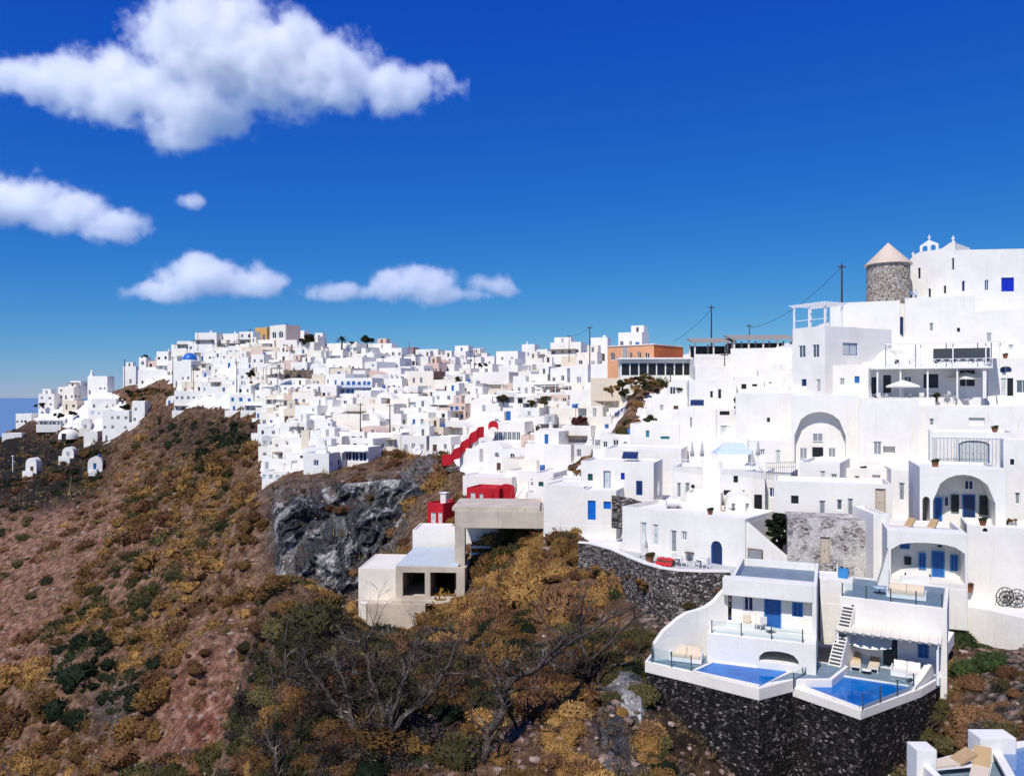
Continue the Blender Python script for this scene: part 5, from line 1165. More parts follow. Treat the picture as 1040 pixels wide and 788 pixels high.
# ------------------------------------------------------------------ scrub and plants
def ico(sub):
    bm = bmesh.new(); bmesh.ops.create_icosphere(bm, subdivisions=sub, radius=1.)
    V = np.array([v.co[:] for v in bm.verts]); Fc = np.array([[v.index for v in f.verts] for f in bm.faces]); bm.free(); return V, Fc
_IV, _IF = ico(2); _IV1, _IF1 = ico(1)
def clump(nleaf, leaf, seed, core=.8, flat_=.72, spiky=.5, sub=1):
    """unit bush: a lumpy core under a skin of small leaf blades; returns verts, triangles"""
    r = np.random.default_rng(seed)
    V0, F0 = (_IV, _IF) if sub == 2 else (_IV1, _IF1)
    C = V0*core; C = C*(1+.28*vnoise(C[:,0]*2.3+seed, C[:,1]*2.3, C[:,2]*2.3, seed))[:,None]; C[:,2] *= flat_; 
    d = r.normal(size=(nleaf, 3)); d[:,2] = np.abs(d[:,2])*1.0-.15; d /= np.linalg.norm(d, axis=1)[:,None]
    lump = 1+.28*vnoise(d[:,0]*2.3*core+seed, d[:,1]*2.3*core, d[:,2]*2.3*core, seed)
    p = d*(core*lump*r.uniform(.88, 1.1, nleaf))[:,None]; p[:,2] *= flat_
    up = d+r.normal(size=(nleaf, 3))*spiky+np.array([0, 0, .35]); up /= np.linalg.norm(up, axis=1)[:,None]
    side = np.cross(up, r.normal(size=(nleaf, 3))); side /= np.linalg.norm(side, axis=1)[:,None]
    L = leaf*r.uniform(.6, 1.4, nleaf)[:,None]; wd = L*(.34 if leaf < .2 else .13)
    tri = np.stack([p-side*wd, p+side*wd, p+up*L*1.5], 1).reshape(-1, 3)
    V = np.r_[C, tri]; Fc = np.r_[F0, len(C)+np.arange(nleaf*3).reshape(-1, 3)]
    sh = np.r_[np.full(len(C), -.3), np.repeat(r.uniform(-.22, .22, nleaf), 3)]
    return V, Fc, sh
def scatter(name, label, mat, tmpl, P_, S_, tint, kind='stuff', parent=None, cat=None):
    Vs, Fs, Ts = [], [], []; off = 0; r = np.random.default_rng(len(P_))
    for i, (p, s) in enumerate(zip(P_, S_)):
        V, Fc, sh = tmpl[i % len(tmpl)]; a = r.uniform(0, 6.28); c, sn = math.cos(a), math.sin(a)
        sc = s*np.array([r.uniform(.85, 1.25), r.uniform(.85, 1.25), r.uniform(.8, 1.2)]) if np.isscalar(s) else s
        q = V*sc; q = np.c_[q[:,0]*c-q[:,1]*sn, q[:,0]*sn+q[:,1]*c, q[:,2]]+p
        Vs.append(q); Fs.append(Fc+off); off += len(V); Ts.append(np.clip(tint[i]+sh, 0, 1))
    if not Vs: return None
    o = np_mesh(name, np.concatenate(Vs), np.concatenate(Fs), M[mat], {'tint': np.concatenate(Ts)}, parent=parent)
    if label: tag(o, label, cat)
    if kind and not parent: o['kind'] = kind
    return o
T_near = [clump(620, .085, s, sub=2, core=.70) for s in range(6)]
T_mid = [clump(300, .115, s+10, sub=2, core=.70) for s in range(6)]
T_far = [clump(150, .14, s+20, core=.68) for s in range(6)]
T_dry = [clump(330, .24, s+30, core=.55, spiky=1.0) for s in range(5)]
Zf = VT.reshape(NV, NU, 3)
El = Zf[:,:,2]/Zf[:,:,1]; vis = El >= np.maximum.accumulate(El, axis=0)-.012
N = 90000
ri = RNG.integers(2, NV-2, N); ci = RNG.integers(1, NU-1, N)
okm = vis[ri, ci]; ri, ci = ri[okm], ci[okm]
pos = Zf[ri, ci]+RNG.normal(size=(len(ri), 3))*np.array([.15, .15, 0])
uu = CU+F*pos[:,0]/pos[:,1]; vv = HV-F*pos[:,2]/pos[:,1]
keep = (uu > -60) & (uu < 1100) & (vv < 830) & (pos[:,1] < 345)
ri, ci, pos, uu, vv = ri[keep], ci[keep], pos[keep], uu[keep], vv[keep]; Yp = pos[:,1]
g_ = lambda m: m[ri, ci]
pn1 = fbm(pos[:,0]/14, pos[:,1]/14, o=3, seed=70); pn2 = fbm(pos[:,0]/6, pos[:,1]/6, o=3, seed=80); rnd = RNG.random(len(ri))
# thin out so that bushes stand about as close in the picture everywhere
slope_px = np.abs(np.gradient(Vg, axis=0))[ri, ci]
acc = np.full(len(ri), 1.)
acc *= np.clip(slope_px/1.2, .12, 1)
acc *= np.where(g_(m_paint) > .12, 0, 1)
acc *= np.where(g_(m_rock) > .35, np.where(pn2 > .35, .25, .02), 1)
acc *= np.where(g_(m_pink) > .4, np.where(pn2 > .25, .45, .05), 1)
acc *= np.where(g_(m_red) > .4, np.where(pn2 > .3, .4, .05), 1)
acc *= np.where(g_(m_pale) > .4, np.where(uu > 930, .55, .12), 1)
acc *= np.where(pn1+pn2*.6 < -.45, .15, 1)
for (a0_, b0_, a1_, b1_) in HBOX:
    acc[(uu > a0_-2) & (uu < a1_+3) & (vv > b0_) & (vv < b1_+4)] = 0
walls = inpoly(uu, vv, [(655,690),(940,705),(935,800),(690,800),(655,720)]) & (Yp < 70)
acc *= np.where(walls, 0, 1)
acc *= np.where(inpoly(uu, vv, [(360,520),(480,520),(480,560),(476,606),(436,612),(436,642),(366,642)]) & (Yp > 70) & (Yp < 112), 0, 1)
acc *= np.where(inpoly(uu, vv, [(925,745),(1060,735),(1060,800),(925,800)]) & (Yp < 38), 0, 1)
acc *= np.where(inpoly(uu, vv, [(640,560),(1010,560),(985,640),(930,706),(660,690),(640,640)]) & (Yp < 72) & (uu > 655+0*uu) & ~inpoly(uu, vv, [(940,640),(1060,610),(1060,740),(940,740)]), 0, 1)
acc *= np.where(inpoly(uu, vv, [(640,575),(742,582),(737,612),(690,640),(655,660)]), .1, 1)
acc *= np.where(Yp > 88, 1.25, 1.)
s2 = RNG.random(len(ri)) < acc*.50
ri, ci, pos, uu, vv, Yp, pn1, pn2, rnd = [a[s2] for a in (ri, ci, pos, uu, vv, Yp, pn1, pn2, rnd)]
dk_ = g_(m_dark) > .45
fore = Yp < 88
gold = inpoly(uu, vv, [(460,620),(500,570),(560,520),(610,545),(625,600),(560,610),(470,650)]) | inpoly(uu, vv, [(280,660),(310,590),(400,600),(370,690)]) | inpoly(uu, vv, [(530,690),(610,690),(600,800),(480,800)])
kindn = np.where(dk_ & ~fore & (rnd < np.where(uu < 125, .35, .8)), 'dark_leaf', np.where(pn1+rnd*.5 > .74, 'olive_leaf', np.where(pn2-rnd*.5 > .10, 'rust_leaf', 'ochre_leaf')))
kindn = np.where(fore & ~gold & (rnd < .72), np.where(rnd < .20, 'grey_twig', np.where(rnd < .46, 'olive_leaf', np.where(rnd < .60, 'dark_leaf', 'rust_leaf'))), kindn)
kindn = np.where(inpoly(uu, vv, [(60,655),(110,640),(125,690),(80,740),(55,720)]) | inpoly(uu, vv, [(110,690),(165,670),(150,710),(115,740)]), 'dark_leaf', kindn)
kindn = np.where(inpoly(uu, vv, [(960,640),(1060,640),(1060,675),(960,690)]) & (rnd < .75), 'green_leaf', kindn)
kindn = np.where(inpoly(uu, vv, [(930,690),(1060,680),(1060,745),(930,760)]), np.where(rnd < .62, 'rust_leaf', np.where(rnd < .88, 'olive_leaf', 'grey_twig')), kindn)
size = np.exp(RNG.normal(size=len(ri))*.42)*(.50+.0052*Yp)
size = np.where(kindn == 'grey_twig', size*1.1, size)*np.where(Yp > 225, .68, 1.)
size = np.where(inpoly(uu, vv, [(930,640),(1060,620),(1060,760),(930,770)]), size*.8, size)
names = {'ochre_leaf': ('ochre_scrub','golden ochre scrub covering the hillside'), 'olive_leaf': ('olive_scrub','dull olive bushes mixed through the hillside scrub'), 'dark_leaf': ('dark_scrub','dark green thicket on the terraces and gullies'), 'rust_leaf': ('rust_scrub','rust brown dry bushes on the slope'), 'grey_twig': ('dry_brush','grey leafless brush on the near slope'), 'green_leaf': ('green_scrub','fresh green bushes beside the lower right villa')}
ntot = 0
for kd, (nm, lb) in names.items():
    q = kindn == kd
    for zone, msk, T in (('near', Yp < 75, T_dry if kd == 'grey_twig' else T_near), ('mid', (Yp >= 75) & (Yp < 130), T_mid), ('far', Yp >= 130, T_far)):
        w_ = q & msk
        if w_.sum() == 0: continue
        tn = np.clip(.5+.45*fbm(pos[w_,0]/5, pos[w_,1]/5, seed=91)+RNG.normal(size=w_.sum())*.16, 0, 1)
        o = scatter(nm, lb, kd, T, pos[w_]-np.array([0,0,.1]), size[w_], tn); ntot += int(w_.sum())
print('clumps', ntot)
# dry grass tufts and loose stones between the bushes
def tuft(seed, n=22):
    r = np.random.default_rng(seed); b = r.normal(size=(n, 3))*np.array([.4,.4,0]); d = r.normal(size=(n, 3))*.5+np.array([0,0,.9]); sd = np.cross(d, r.normal(size=(n, 3))); sd /= np.linalg.norm(sd, axis=1)[:,None]
    return np.stack([b-sd*.055, b+sd*.055, b+d], 1).reshape(-1, 3), np.arange(n*3).reshape(-1, 3), np.repeat(r.uniform(-.25,.25,n), 3)
def stone(seed):
    V = _IV1*(1+.35*vnoise(_IV1[:,0]*1.7+seed, _IV1[:,1]*1.7, _IV1[:,2]*1.7, seed))[:,None]*np.array([1,.8,.6]); return V, _IF1, np.zeros(len(V))
N2 = 52000; r2, c2 = RNG.integers(2, NV-2, N2), RNG.integers(1, NU-1, N2); r2, c2 = [a[vis[r2, c2]] for a in (r2, c2)]
ps = Zf[r2, c2]; u2 = CU+F*ps[:,0]/ps[:,1]; v2_ = HV-F*ps[:,2]/ps[:,1]; rk_ = RNG.random(len(r2))
ok2 = (u2 > -40) & (u2 < 1080) & (v2_ < 820) & (ps[:,1] < 300) & (m_paint[r2, c2] < .1) & (rk_ < np.clip(np.abs(np.gradient(Vg, axis=0))[r2, c2]/1.5, .08, 1)) & (ps[:,1] > 30)
ok2 &= ~(inpoly(u2, v2_, [(915,742),(1070,728),(1070,840),(915,840)]) & (ps[:,1] < 40))
ok2 &= ~(inpoly(u2, v2_, [(360,520),(480,520),(480,560),(476,606),(436,612),(436,642),(366,642)]) & (ps[:,1] < 112))
r2, c2, ps, u2, v2_ = [a[ok2] for a in (r2, c2, ps, u2, v2_)]; sz = np.exp(RNG.normal(size=len(r2))*.4)*(.16+.0017*ps[:,1])
isr = (RNG.random(len(r2)) < .22+.5*np.clip(m_pale[r2, c2]+m_red[r2, c2]+.5*m_pink[r2, c2], 0, 1))
scatter('dry_grass', 'dry straw-coloured grass tufts between the bushes', 'dry_grass', [tuft(i) for i in range(6)], ps[~isr], sz[~isr]*np.where(ps[~isr][:,1] < 80, .85, 1.4), np.clip(.45+RNG.normal(size=(~isr).sum())*.2, 0, 1))
scatter('loose_stones', 'loose pinkish stones scattered over the slope', 'loose_rock', [stone(i) for i in range(6)], ps[isr], np.minimum(sz[isr]*1.0, np.where(ps[isr][:,1] < 90, .34, .6)), np.clip(.5+RNG.normal(size=isr.sum())*.25, 0, 1))
# dead grey trees of the near slope
def dead_tree(label, base, segs, seed, spread=1., twig=1.):
    """segs: main limbs as lists of world points with radii; twigs grow from them"""
    r = random.Random(seed); root = thing('dead_tree', label, 'tree', base)
    B = Vector(base); mt, mtw = MB(), MB()
    def grow(p, d, L, rad, depth):
        pts = [p]; n = 4
        for i in range(n):
            d = (d+Vector((r.gauss(0,.22), r.gauss(0,.22), r.gauss(.03,.18)))).normalized(); pts.append(pts[-1]+d*L/n)
        mtw.tube(pts, [rad*(1-.7*i/n) for i in range(n+1)], 4 if depth > 1 else 3, cap=False)
        if depth > 0:
            for i in range(r.randint(2, 4)):
                k = r.randint(1, n); nd = (d+Vector((r.gauss(0,.7), r.gauss(0,.7), r.gauss(.15,.5)))).normalized()
                grow(pts[k], nd, L*r.uniform(.45, .75), rad*.5, depth-1)
    for sg in segs:
        pts = [Vector(q[:3])-B for q in sg]; rs = [q[3]*(1.45 if spread == 1. else 1.) for q in sg]
        # finer, wobbly
        fp, fr_ = [], []
        for i in range(len(pts)-1):
            for k in range(4):
                t_ = k/4; fp.append(pts[i].lerp(pts[i+1], t_)+Vector((r.gauss(0,.05),r.gauss(0,.05),r.gauss(0,.05)))); fr_.append(rs[i]+(rs[i+1]-rs[i])*t_)
        fp.append(pts[-1]); fr_.append(rs[-1]); mt.tube(fp, fr_, 7)
        for i in range(2, len(fp)):
            for j in range(r.choice([1,1,2])):
                d = (fp[i]-fp[i-1]).normalized(); d = (d*.6+Vector((r.gauss(0,.8), r.gauss(0,.8), r.gauss(.45,.5)))).normalized()
                grow(fp[i], d, r.uniform(.7, 1.6)*twig, max(.018, fr_[i]*.46), 3)
    mt.build('trunk', M['bark'], root); mtw.build('twigs', M['twig'], root)
    return root
def sg(s):
    out = []
    for q in s.split(';'):
        u, v, Y, rr = [float(x) for x in q.split()]; out.append((*P(u, v, Y), rr))
    return out
dead_tree('gnarled leafless tree with several black forks at the bottom centre', P(385,800,42.5), [sg('380 805 42.5 .24;378 775 42.5 .20;392 750 43 .16;388 720 44 .12;378 690 45 .09;372 655 46 .06;380 630 47 .02'), sg('378 775 42.5 .16;362 745 43 .13;340 715 44 .10;318 685 45 .07;306 655 46 .03'), sg('392 750 43 .14;415 725 44 .11;440 700 45 .09;460 665 46 .06;468 640 47 .02'), sg('392 750 43 .12;405 705 44 .09;420 670 45 .05;424 645 46 .02'), sg('362 745 43 .1;352 700 44 .07;338 660 45 .03')], 3, twig=1.2)
dead_tree('leaning grey trunk reaching up right to a spray of bare twigs', P(478,805,43), [sg('476 806 43 .22;492 775 43.5 .20;497 745 44 .18;512 715 45 .16;516 690 46 .15;545 680 47 .12;560 660 49 .09;585 640 52 .06;600 615 54 .03'), sg('545 680 47 .1;575 655 50 .07;620 628 54 .05;660 605 57 .02'), sg('512 715 45 .09;498 690 46 .06;490 660 47 .03')], 5, twig=1.1)
dead_tree('pale bare bush of long twigs beside the black stone wall', P(600,670,58), [sg('603 690 57 .09;592 655 58 .08;588 628 59 .05;595 600 60 .02'), sg('600 670 57 .08;630 640 58 .06;660 618 59 .04;690 596 60 .015'), sg('600 675 57 .07;620 650 58 .05;628 610 59 .02'), sg('605 680 56 .07;640 670 56 .05;668 655 57 .02'), sg('592 655 58 .07;560 640 59 .05;540 610 60 .02')], 7, twig=1.35)
dead_tree('thin leafless tree with upright sticks on the left edge of the near slope', P(291,730,52), [sg('291 740 51 .10;293 700 52 .08;290 660 53 .06;292 620 54 .02'), sg('293 710 52 .07;305 680 53 .05;318 640 54 .02'), sg('291 730 52 .07;278 700 53 .05;272 650 54 .02')], 9, twig=.8)
dead_tree('low dark leafless bush at the bottom left corner of the near slope', P(285,800,43), [sg('285 805 42.5 .10;280 770 43 .07;268 735 44 .03'), sg('285 805 42.5 .1;300 765 43 .07;312 720 44 .03'), sg('285 800 42.5 .09;330 775 43 .06;345 740 44 .02')], 11, twig=1.0)
dead_tree('slender leafless tree right of the gnarled black tree', P(445,760,48), [sg('440 770 47 .09;446 730 48 .07;440 690 49 .05;450 650 50 .02'), sg('446 730 48 .06;462 700 49 .045;480 670 50 .02')], 13, twig=.9)
dead_tree('thin bare shrub in front of the concrete base wall', P(424,660,88), [sg('424 664 88 .07;423 645 88.5 .05;420 625 89 .02'), sg('423 650 88 .05;430 635 88.5 .04;436 622 89 .02')], 15, twig=.7)
# low bare bushes standing between them, one built of each kind and copied
protos = []
for k_ in range(3):
    pb = P(330+90*k_, 740, 50); mk = lambda dx, dy, dz, r_: (pb.x+dx, pb.y+dy, pb.z+dz, r_)
    rr_ = random.Random(50+k_)
    o = dead_tree('low tangled leafless bush on the near slope', pb, [[mk(0,0,-.3,.06), mk(rr_.uniform(-.5,.5), rr_.uniform(-.4,.4), .6, .045), mk(rr_.uniform(-1.2,1.2), rr_.uniform(-.8,.8), rr_.uniform(1.1,1.7), .015)] for _ in range(4)], 60+k_, twig=.9, spread=.9)
    o.name = 'dead_bush'; o['category'] = 'bush'; o['group'] = 'leafless bushes of the near slope'; protos.append(o)
rr_ = random.Random(5); k_ = 0
for (u, v) in [(300,700),(330,715),(345,690),(365,680),(385,700),(410,690),(420,735),(440,760),(470,700),(500,670),(520,700),(540,740),(555,700),(575,690),(520,650),(480,650),(455,680),(600,720),(590,650),(620,620),(640,600),(660,590),(640,640),(610,600),(570,620),(540,620),(320,760),(350,775),(275,770),(300,780),(420,780),(450,740),(560,770),(590,780),(520,780),(670,625),(690,650),(350,740),(390,770),(500,620)]:
    Y = hit(u, v)
    if not Y or (int(u)+int(v)) % 2 == 0: continue
    o = protos[k_] if k_ < 3 else copy_tree(protos[k_ % 3])
    p_ = P(u, v, Y); o.location = (p_.x, p_.y, hz(p_.x, p_.y)-.05); o.rotation_euler = (0, 0, rr_.uniform(0, 6.28)); s_ = rr_.uniform(.75, 1.35); o.scale = (s_, s_, s_); k_ += 1
# single bushes and trees
def bush(name, label, mat, u, v, Y, rx, rz, n=10, cat='bush', seed=1, tr=0., tmpl=None, tint=.5, k=1.):
    r = np.random.default_rng(seed+int(u)); base = P(u, v, Y); root = thing(name, label, cat, base)
    pp = r.normal(size=(n, 3)); pp /= np.linalg.norm(pp, axis=1)[:,None]; pp *= (r.random(n)**.4)[:,None]
    pp = pp*np.array([rx*.75, rx*.75, rz*.5*.75])+np.array([0, 0, tr+rz*.5])
    sc = r.uniform(.34, .55, n)*min(rx, rz*.8)*k
    scatter('crown', None, mat, tmpl or (T_near if Y < 130 else T_mid), pp, [float(x) for x in sc], np.clip(tint+r.normal(size=n)*.18, 0, 1), kind=None, parent=root)
    mb = MB()
    for i in range(3): mb.tube([(0,0,-.5),(r.normal()*.1,r.normal()*.1,tr*.6+.1),(r.normal()*rx*.3,r.normal()*rx*.3,tr+rz*.5)], [.09+.02*tr,.07+.015*tr,.03], 6)
    mb.build('trunk', M['bark'], root); return root
bush('ivy_bush', 'tall dark green ivy mass spilling over the wall beside the white rubble ruin', 'dark_leaf', 792, 562, 70, 1.45, 4.2, 110, tint=.12, k=.5)
bush('maroon_bush', 'dark maroon bougainvillea bush on a white terrace in the far village', 'maroon_leaf', 590, 433, 134, 2.3, 1.8, 16)
bush('green_bush', 'round dark green bush between white houses near the middle skyline', 'olive_leaf', 511, 409, 180, 1.9, 2.1, 12, tint=.15)
bush('mixed_bush', 'brown and green bush against the smooth white wall house', 'ochre_leaf', 517, 474, 142, 2.2, 2.2, 14)
bush('green_bush', 'dark green bush left of the brown bush at the smooth white wall', 'olive_leaf', 508, 476, 142, 1.1, 2.0, 9, tint=.1)
bush('round_tree', 'dark round tree standing among the white houses left of the dark awning', 'dark_leaf', 255, 385, 244, 1.5, 2.6, 10, tr=.4)
bush('skyline_bush', 'dark green bush mass on the skyline right of the tall cream house', 'olive_leaf', 313, 352, 258, 3.6, 4.0, 18, cat='tree', tint=.1)
bush('skyline_bush', 'low dark bush on the skyline left of the middle white houses', 'dark_leaf', 489, 373, 243, 2.6, 1.7, 10)
bush('skyline_tree', 'broad dark tree right of the palm on the skyline', 'dark_leaf', 373, 351, 252, 2.9, 2.6, 20, cat='tree', tr=.6)
bush('skyline_bush', 'small dark bush on the skyline between the palm and the broad tree', 'dark_leaf', 357, 350, 253, 1.0, 1.3, 6)
bush('green_bush', 'green bush beside the steps below the black-windowed restaurant', 'green_leaf', 661, 432, 121, 1.3, 1.7, 9, tint=.3)
bush('ochre_bush', 'ochre bush left of the green bush at the top of the brown slope', 'ochre_leaf', 651, 436, 121, 1.1, 1.9, 8)
for i, (u, v, Y) in enumerate(((622,394,136),(632,389,137),(641,386,138),(650,384,139),(657,382,139),(634,396,134),(645,393,135),(655,390,136),(663,388,137))):
    bush('slope_bush', ['ochre bush on the bank below the black-windowed restaurant','olive bush on the bank below the black-windowed restaurant'][i % 2], ['ochre_leaf','olive_leaf'][i % 2], u, v+6, Y-3, 1.5, 1.5, 8, seed=i)['group'] = 'bank bushes'
bush('tall_shrub', 'dark green creeper climbing above the courtyard gate', 'dark_leaf', 748, 419, 104, .8, 2.6, 10)
bush('potted_cypress', 'slim dark green cypress beside the courtyard gate', 'green_leaf', 754.5, 445, 103.8, .42, 2.9, 12, cat='tree', tint=.2)
bush('rust_bush', 'rust brown plant in the white planter of the room row', 'rust_leaf', 880, 515.5, 72.6, .75, .6, 7)
bush('terrace_bush', 'green terrace plant left of the small parasol', 'green_leaf', 889, 411, 97, .55, 1.3, 7)
bush('terrace_bush', 'brown terrace plant at the foot of the restaurant column', 'rust_leaf', 880, 411, 97, .6, .8, 6)
bush('terrace_bush', 'dark low plants between the two terrace parasols', 'olive_leaf', 951, 404, 97.5, .8, .7, 7, tint=.2)
bush('wall_bush', 'reddish plant on the arched house wall beside the stair', 'maroon_leaf', 877.5, 478, 86, .45, .8, 6)
bush('garden_bush', 'brown plants on the planter wall right of the upper porch', 'ochre_leaf', 1024, 531, 64, .8, .5, 7)
for i, (u, v, Y, m_, rx) in enumerate(((690,399,126,'green_leaf',.9),(701,398,125,'olive_leaf',.7),(705,420,115,'olive_leaf',.5),(572,447,140,'olive_leaf',1.2),(465,391,205,'olive_leaf',2.0),(585,483,118,'ochre_leaf',1.1),(571,488,120,'ochre_leaf',1.0),(540,413,165,'olive_leaf',1.4),(553,411,163,'olive_leaf',1.5),(448,462,160,'dark_leaf',1.0))):
    lb = ['small green bush above the large teal-shuttered house','grey green bush near the skyline canopy terrace','small bush on the white slope left of the courtyard','round grey bush below the grey-glazed terrace','grey green shrub spilling over white walls left of the pink terrace','tan bush at the right end of the curved slope edge','tan bush at the left end of the curved slope edge','dark bush under the vaulted house in the far village','dark bush right of the vaulted house in the far village','small dark palm-like shrub left of the red stair wall'][i]
    bush('small_bush', lb, m_, u, v, Y, rx, rx*1.1, 8, seed=i)
for i, (u, v, Y, rx) in enumerate(((131,402,300,2.6),(140,400,298,2.4),(150,399,297,2.8),(160,401,294,2.5),(168,398,292,2.2),(124,409,302,2.2),(146,408,292,2.4),(158,408,290,2.2),(40,414,318,2.6),(60,425,306,2.5),(75,422,306,2.4),(128,416,296,2.5))):
    bush('hump_bush', ['dark bush on the scrubby hump below the bell tower','rust bush on the scrubby hump below the bell tower'][i % 2] if i < 8 else 'dark bush among the houses at the far left of the ridge', ['dark_leaf','rust_leaf'][i % 2] if i < 8 else 'dark_leaf', u, v, Y, rx, rx*.9, 7, seed=i)['group'] = 'far left bushes'
for i, (u, v, Y, m_, rx) in enumerate(((640,592,72,'rust_leaf',1.1),(655,600,69,'ochre_leaf',1.0),(735,606,64,'rust_leaf',.8),(612,585,77,'ochre_leaf',1.2),(700,622,64,'olive_leaf',.7),(855,585,65.8,'olive_leaf',.7),(822,584,66,'rust_leaf',.6))):
    bush('wall_bush', ['rust bush in front of the left part of the curving lane wall','ochre bush in front of the curving lane wall','rust bush at the right end of the curving lane wall','ochre bush at the left corner of the lane wall','dark bush low on the lane wall beside the upper left villa','green bush at the foot of the white rubble ruin, right of its door','rust bush at the foot of the white rubble ruin, left of its door'][i], m_, u, v, Y, rx, rx*1.2, 14, seed=40+i, k=.8)
# palm on the skyline
pm = thing('palm_tree', 'short palm tree with a dark crown on the skyline', 'palm', P(347, 352, 254))
MB().tube([(0,0,-1),(.1,0,1.3),(.05,0,2.6)], [.3,.25,.22], 8).build('trunk', M['bark'], pm)
mb = MB()
for i in range(26):
    a_ = i*2.4; el = .9-.05*i; L = 2.2; pts = [Vector((.05,0,2.6))+Vector((math.cos(a_)*math.cos(el)*s*L, math.sin(a_)*math.cos(el)*s*L, math.sin(el)*s*L-.9*s*s)) for s in (0,.35,.7,1)]
    sd = Vector((-math.sin(a_), math.cos(a_), 0))*.32
    for k in range(3): mb.add([pts[k]-sd, pts[k]+sd, pts[k+1]+sd*(.8-.3*k), pts[k+1]-sd*(.8-.3*k)], [(0,1,2,3)])
mb.build('crown', M['olive_leaf'], pm)
# ------------------------------------------------------------------ clouds: real volumes far beyond the village
def cloud(label, lobes, seed, Y=3000., dens=.026, cut=.0):
    k = Y/F; ob = thing  # px -> metres
    cs = [(P(u, v, Y), ru*k, rv*k) for u, v, ru, rv in lobes]
    lo = Vector((min(c.x-rx*1.25 for c, rx, rz in cs), Y-max(.75*min(rx, rz*1.3)*1.25 for c, rx, rz in cs), min(c.z-rz*1.25 for c, rx, rz in cs)))
    hi = Vector((max(c.x+rx*1.25 for c, rx, rz in cs), Y+max(.75*min(rx, rz*1.3)*1.25 for c, rx, rz in cs), max(c.z+rz*1.25 for c, rx, rz in cs)))
    mb = MB(); mb.box(lo.x, hi.x, lo.y, hi.y, lo.z, hi.z)
    mat = bpy.data.materials.new('cloud'); mat.use_nodes = True; t_ = mat.node_tree; t_.nodes.clear()
    out = t_.nodes.new('ShaderNodeOutputMaterial'); vs = t_.nodes.new('ShaderNodeVolumeScatter'); vs.inputs['Anisotropy'].default_value = .0; vs.inputs['Color'].default_value = (1,1,1,1)
    geo = t_.nodes.new('ShaderNodeNewGeometry'); prev = None
    def mth(op, a, b=None, c=None, clamp=False):
        n = t_.nodes.new('ShaderNodeMath'); n.operation = op; n.use_clamp = clamp
        for i, x in enumerate((a, b, c)):
            if x is None: continue
            if isinstance(x, (int, float)): n.inputs[i].default_value = x
            else: t_.links.new(x, n.inputs[i])
        return n.outputs[0]
    for c, rx, rz in cs:
        ry = .75*min(rx, rz*1.3)
        v1 = t_.nodes.new('ShaderNodeVectorMath'); v1.operation = 'MULTIPLY_ADD'; t_.links.new(geo.outputs['Position'], v1.inputs[0])
        v1.inputs[1].default_value = (1/rx, 1/ry, 1/rz); v1.inputs[2].default_value = (-c.x/rx, -c.y/ry, -c.z/rz)
        v2 = t_.nodes.new('ShaderNodeVectorMath'); v2.operation = 'LENGTH'; t_.links.new(v1.outputs[0], v2.inputs[0])
        f_ = mth('SUBTRACT', 1., v2.outputs['Value'])
        prev = f_ if prev is None else mth('SMOOTH_MAX', prev, f_, .18)
    nz = t_.nodes.new('ShaderNodeTexNoise'); nz.inputs['Scale'].default_value = 1/(34*k); nz.inputs['Detail'].default_value = 7; nz.inputs['Roughness'].default_value = .68
    mp = t_.nodes.new('ShaderNodeVectorMath'); mp.operation = 'ADD'; mp.inputs[1].default_value = (seed*977., seed*311., 0); t_.links.new(geo.outputs['Position'], mp.inputs[0]); t_.links.new(mp.outputs[0], nz.inputs['Vector'])
    n2 = mth('MULTIPLY_ADD', nz.outputs['Fac'], 2.5, -1.27-cut)
    f2 = mth('ADD', prev, n2)
    dn = mth('MULTIPLY', mth('POWER', mth('MULTIPLY_ADD', f2, 2.1, .06, clamp=True), 1.6), dens)
    t_.links.new(dn, vs.inputs['Density']); t_.links.new(vs.outputs[0], out.inputs['Volume'])
    mat.cycles.volume_step_rate = .3 if hasattr(mat.cycles, 'volume_step_rate') else 1
    o = mb.build('cloud', mat); tag(o, label, 'cloud', 'clouds in the blue sky'); o['kind'] = 'thing'
    return o
cloud('biggest white cumulus cloud, highest in the sky at the upper left', [(60,82,70,28),(130,88,75,40),(215,48,78,66),(275,62,66,54),(190,112,68,36),(335,76,60,42),(405,88,58,28),(15,78,50,22),(178,142,38,18)], 1)
cloud('white cloud cut by the left edge of the photo, below the biggest cloud', [(10,203,62,30),(70,218,52,22),(118,230,40,20),(195,205,17,13)], 2)
cloud('flat-bottomed white cloud low above the left part of the village', [(210,282,58,22),(172,296,50,13),(258,288,40,17),(200,268,28,15)], 3)
cloud('long thin white cloud low in the middle of the sky', [(420,290,48,20),(345,297,40,12),(395,283,28,16),(445,299,40,11)], 4)
cloud('smallest white cloud, rightmost of the low row', [(500,292,30,15),(487,299,30,9),(515,297,18,9)], 5)
SC.cycles.volume_bounces = 16; SC.cycles.max_bounces = 16; SC.cycles.volume_max_steps = 256
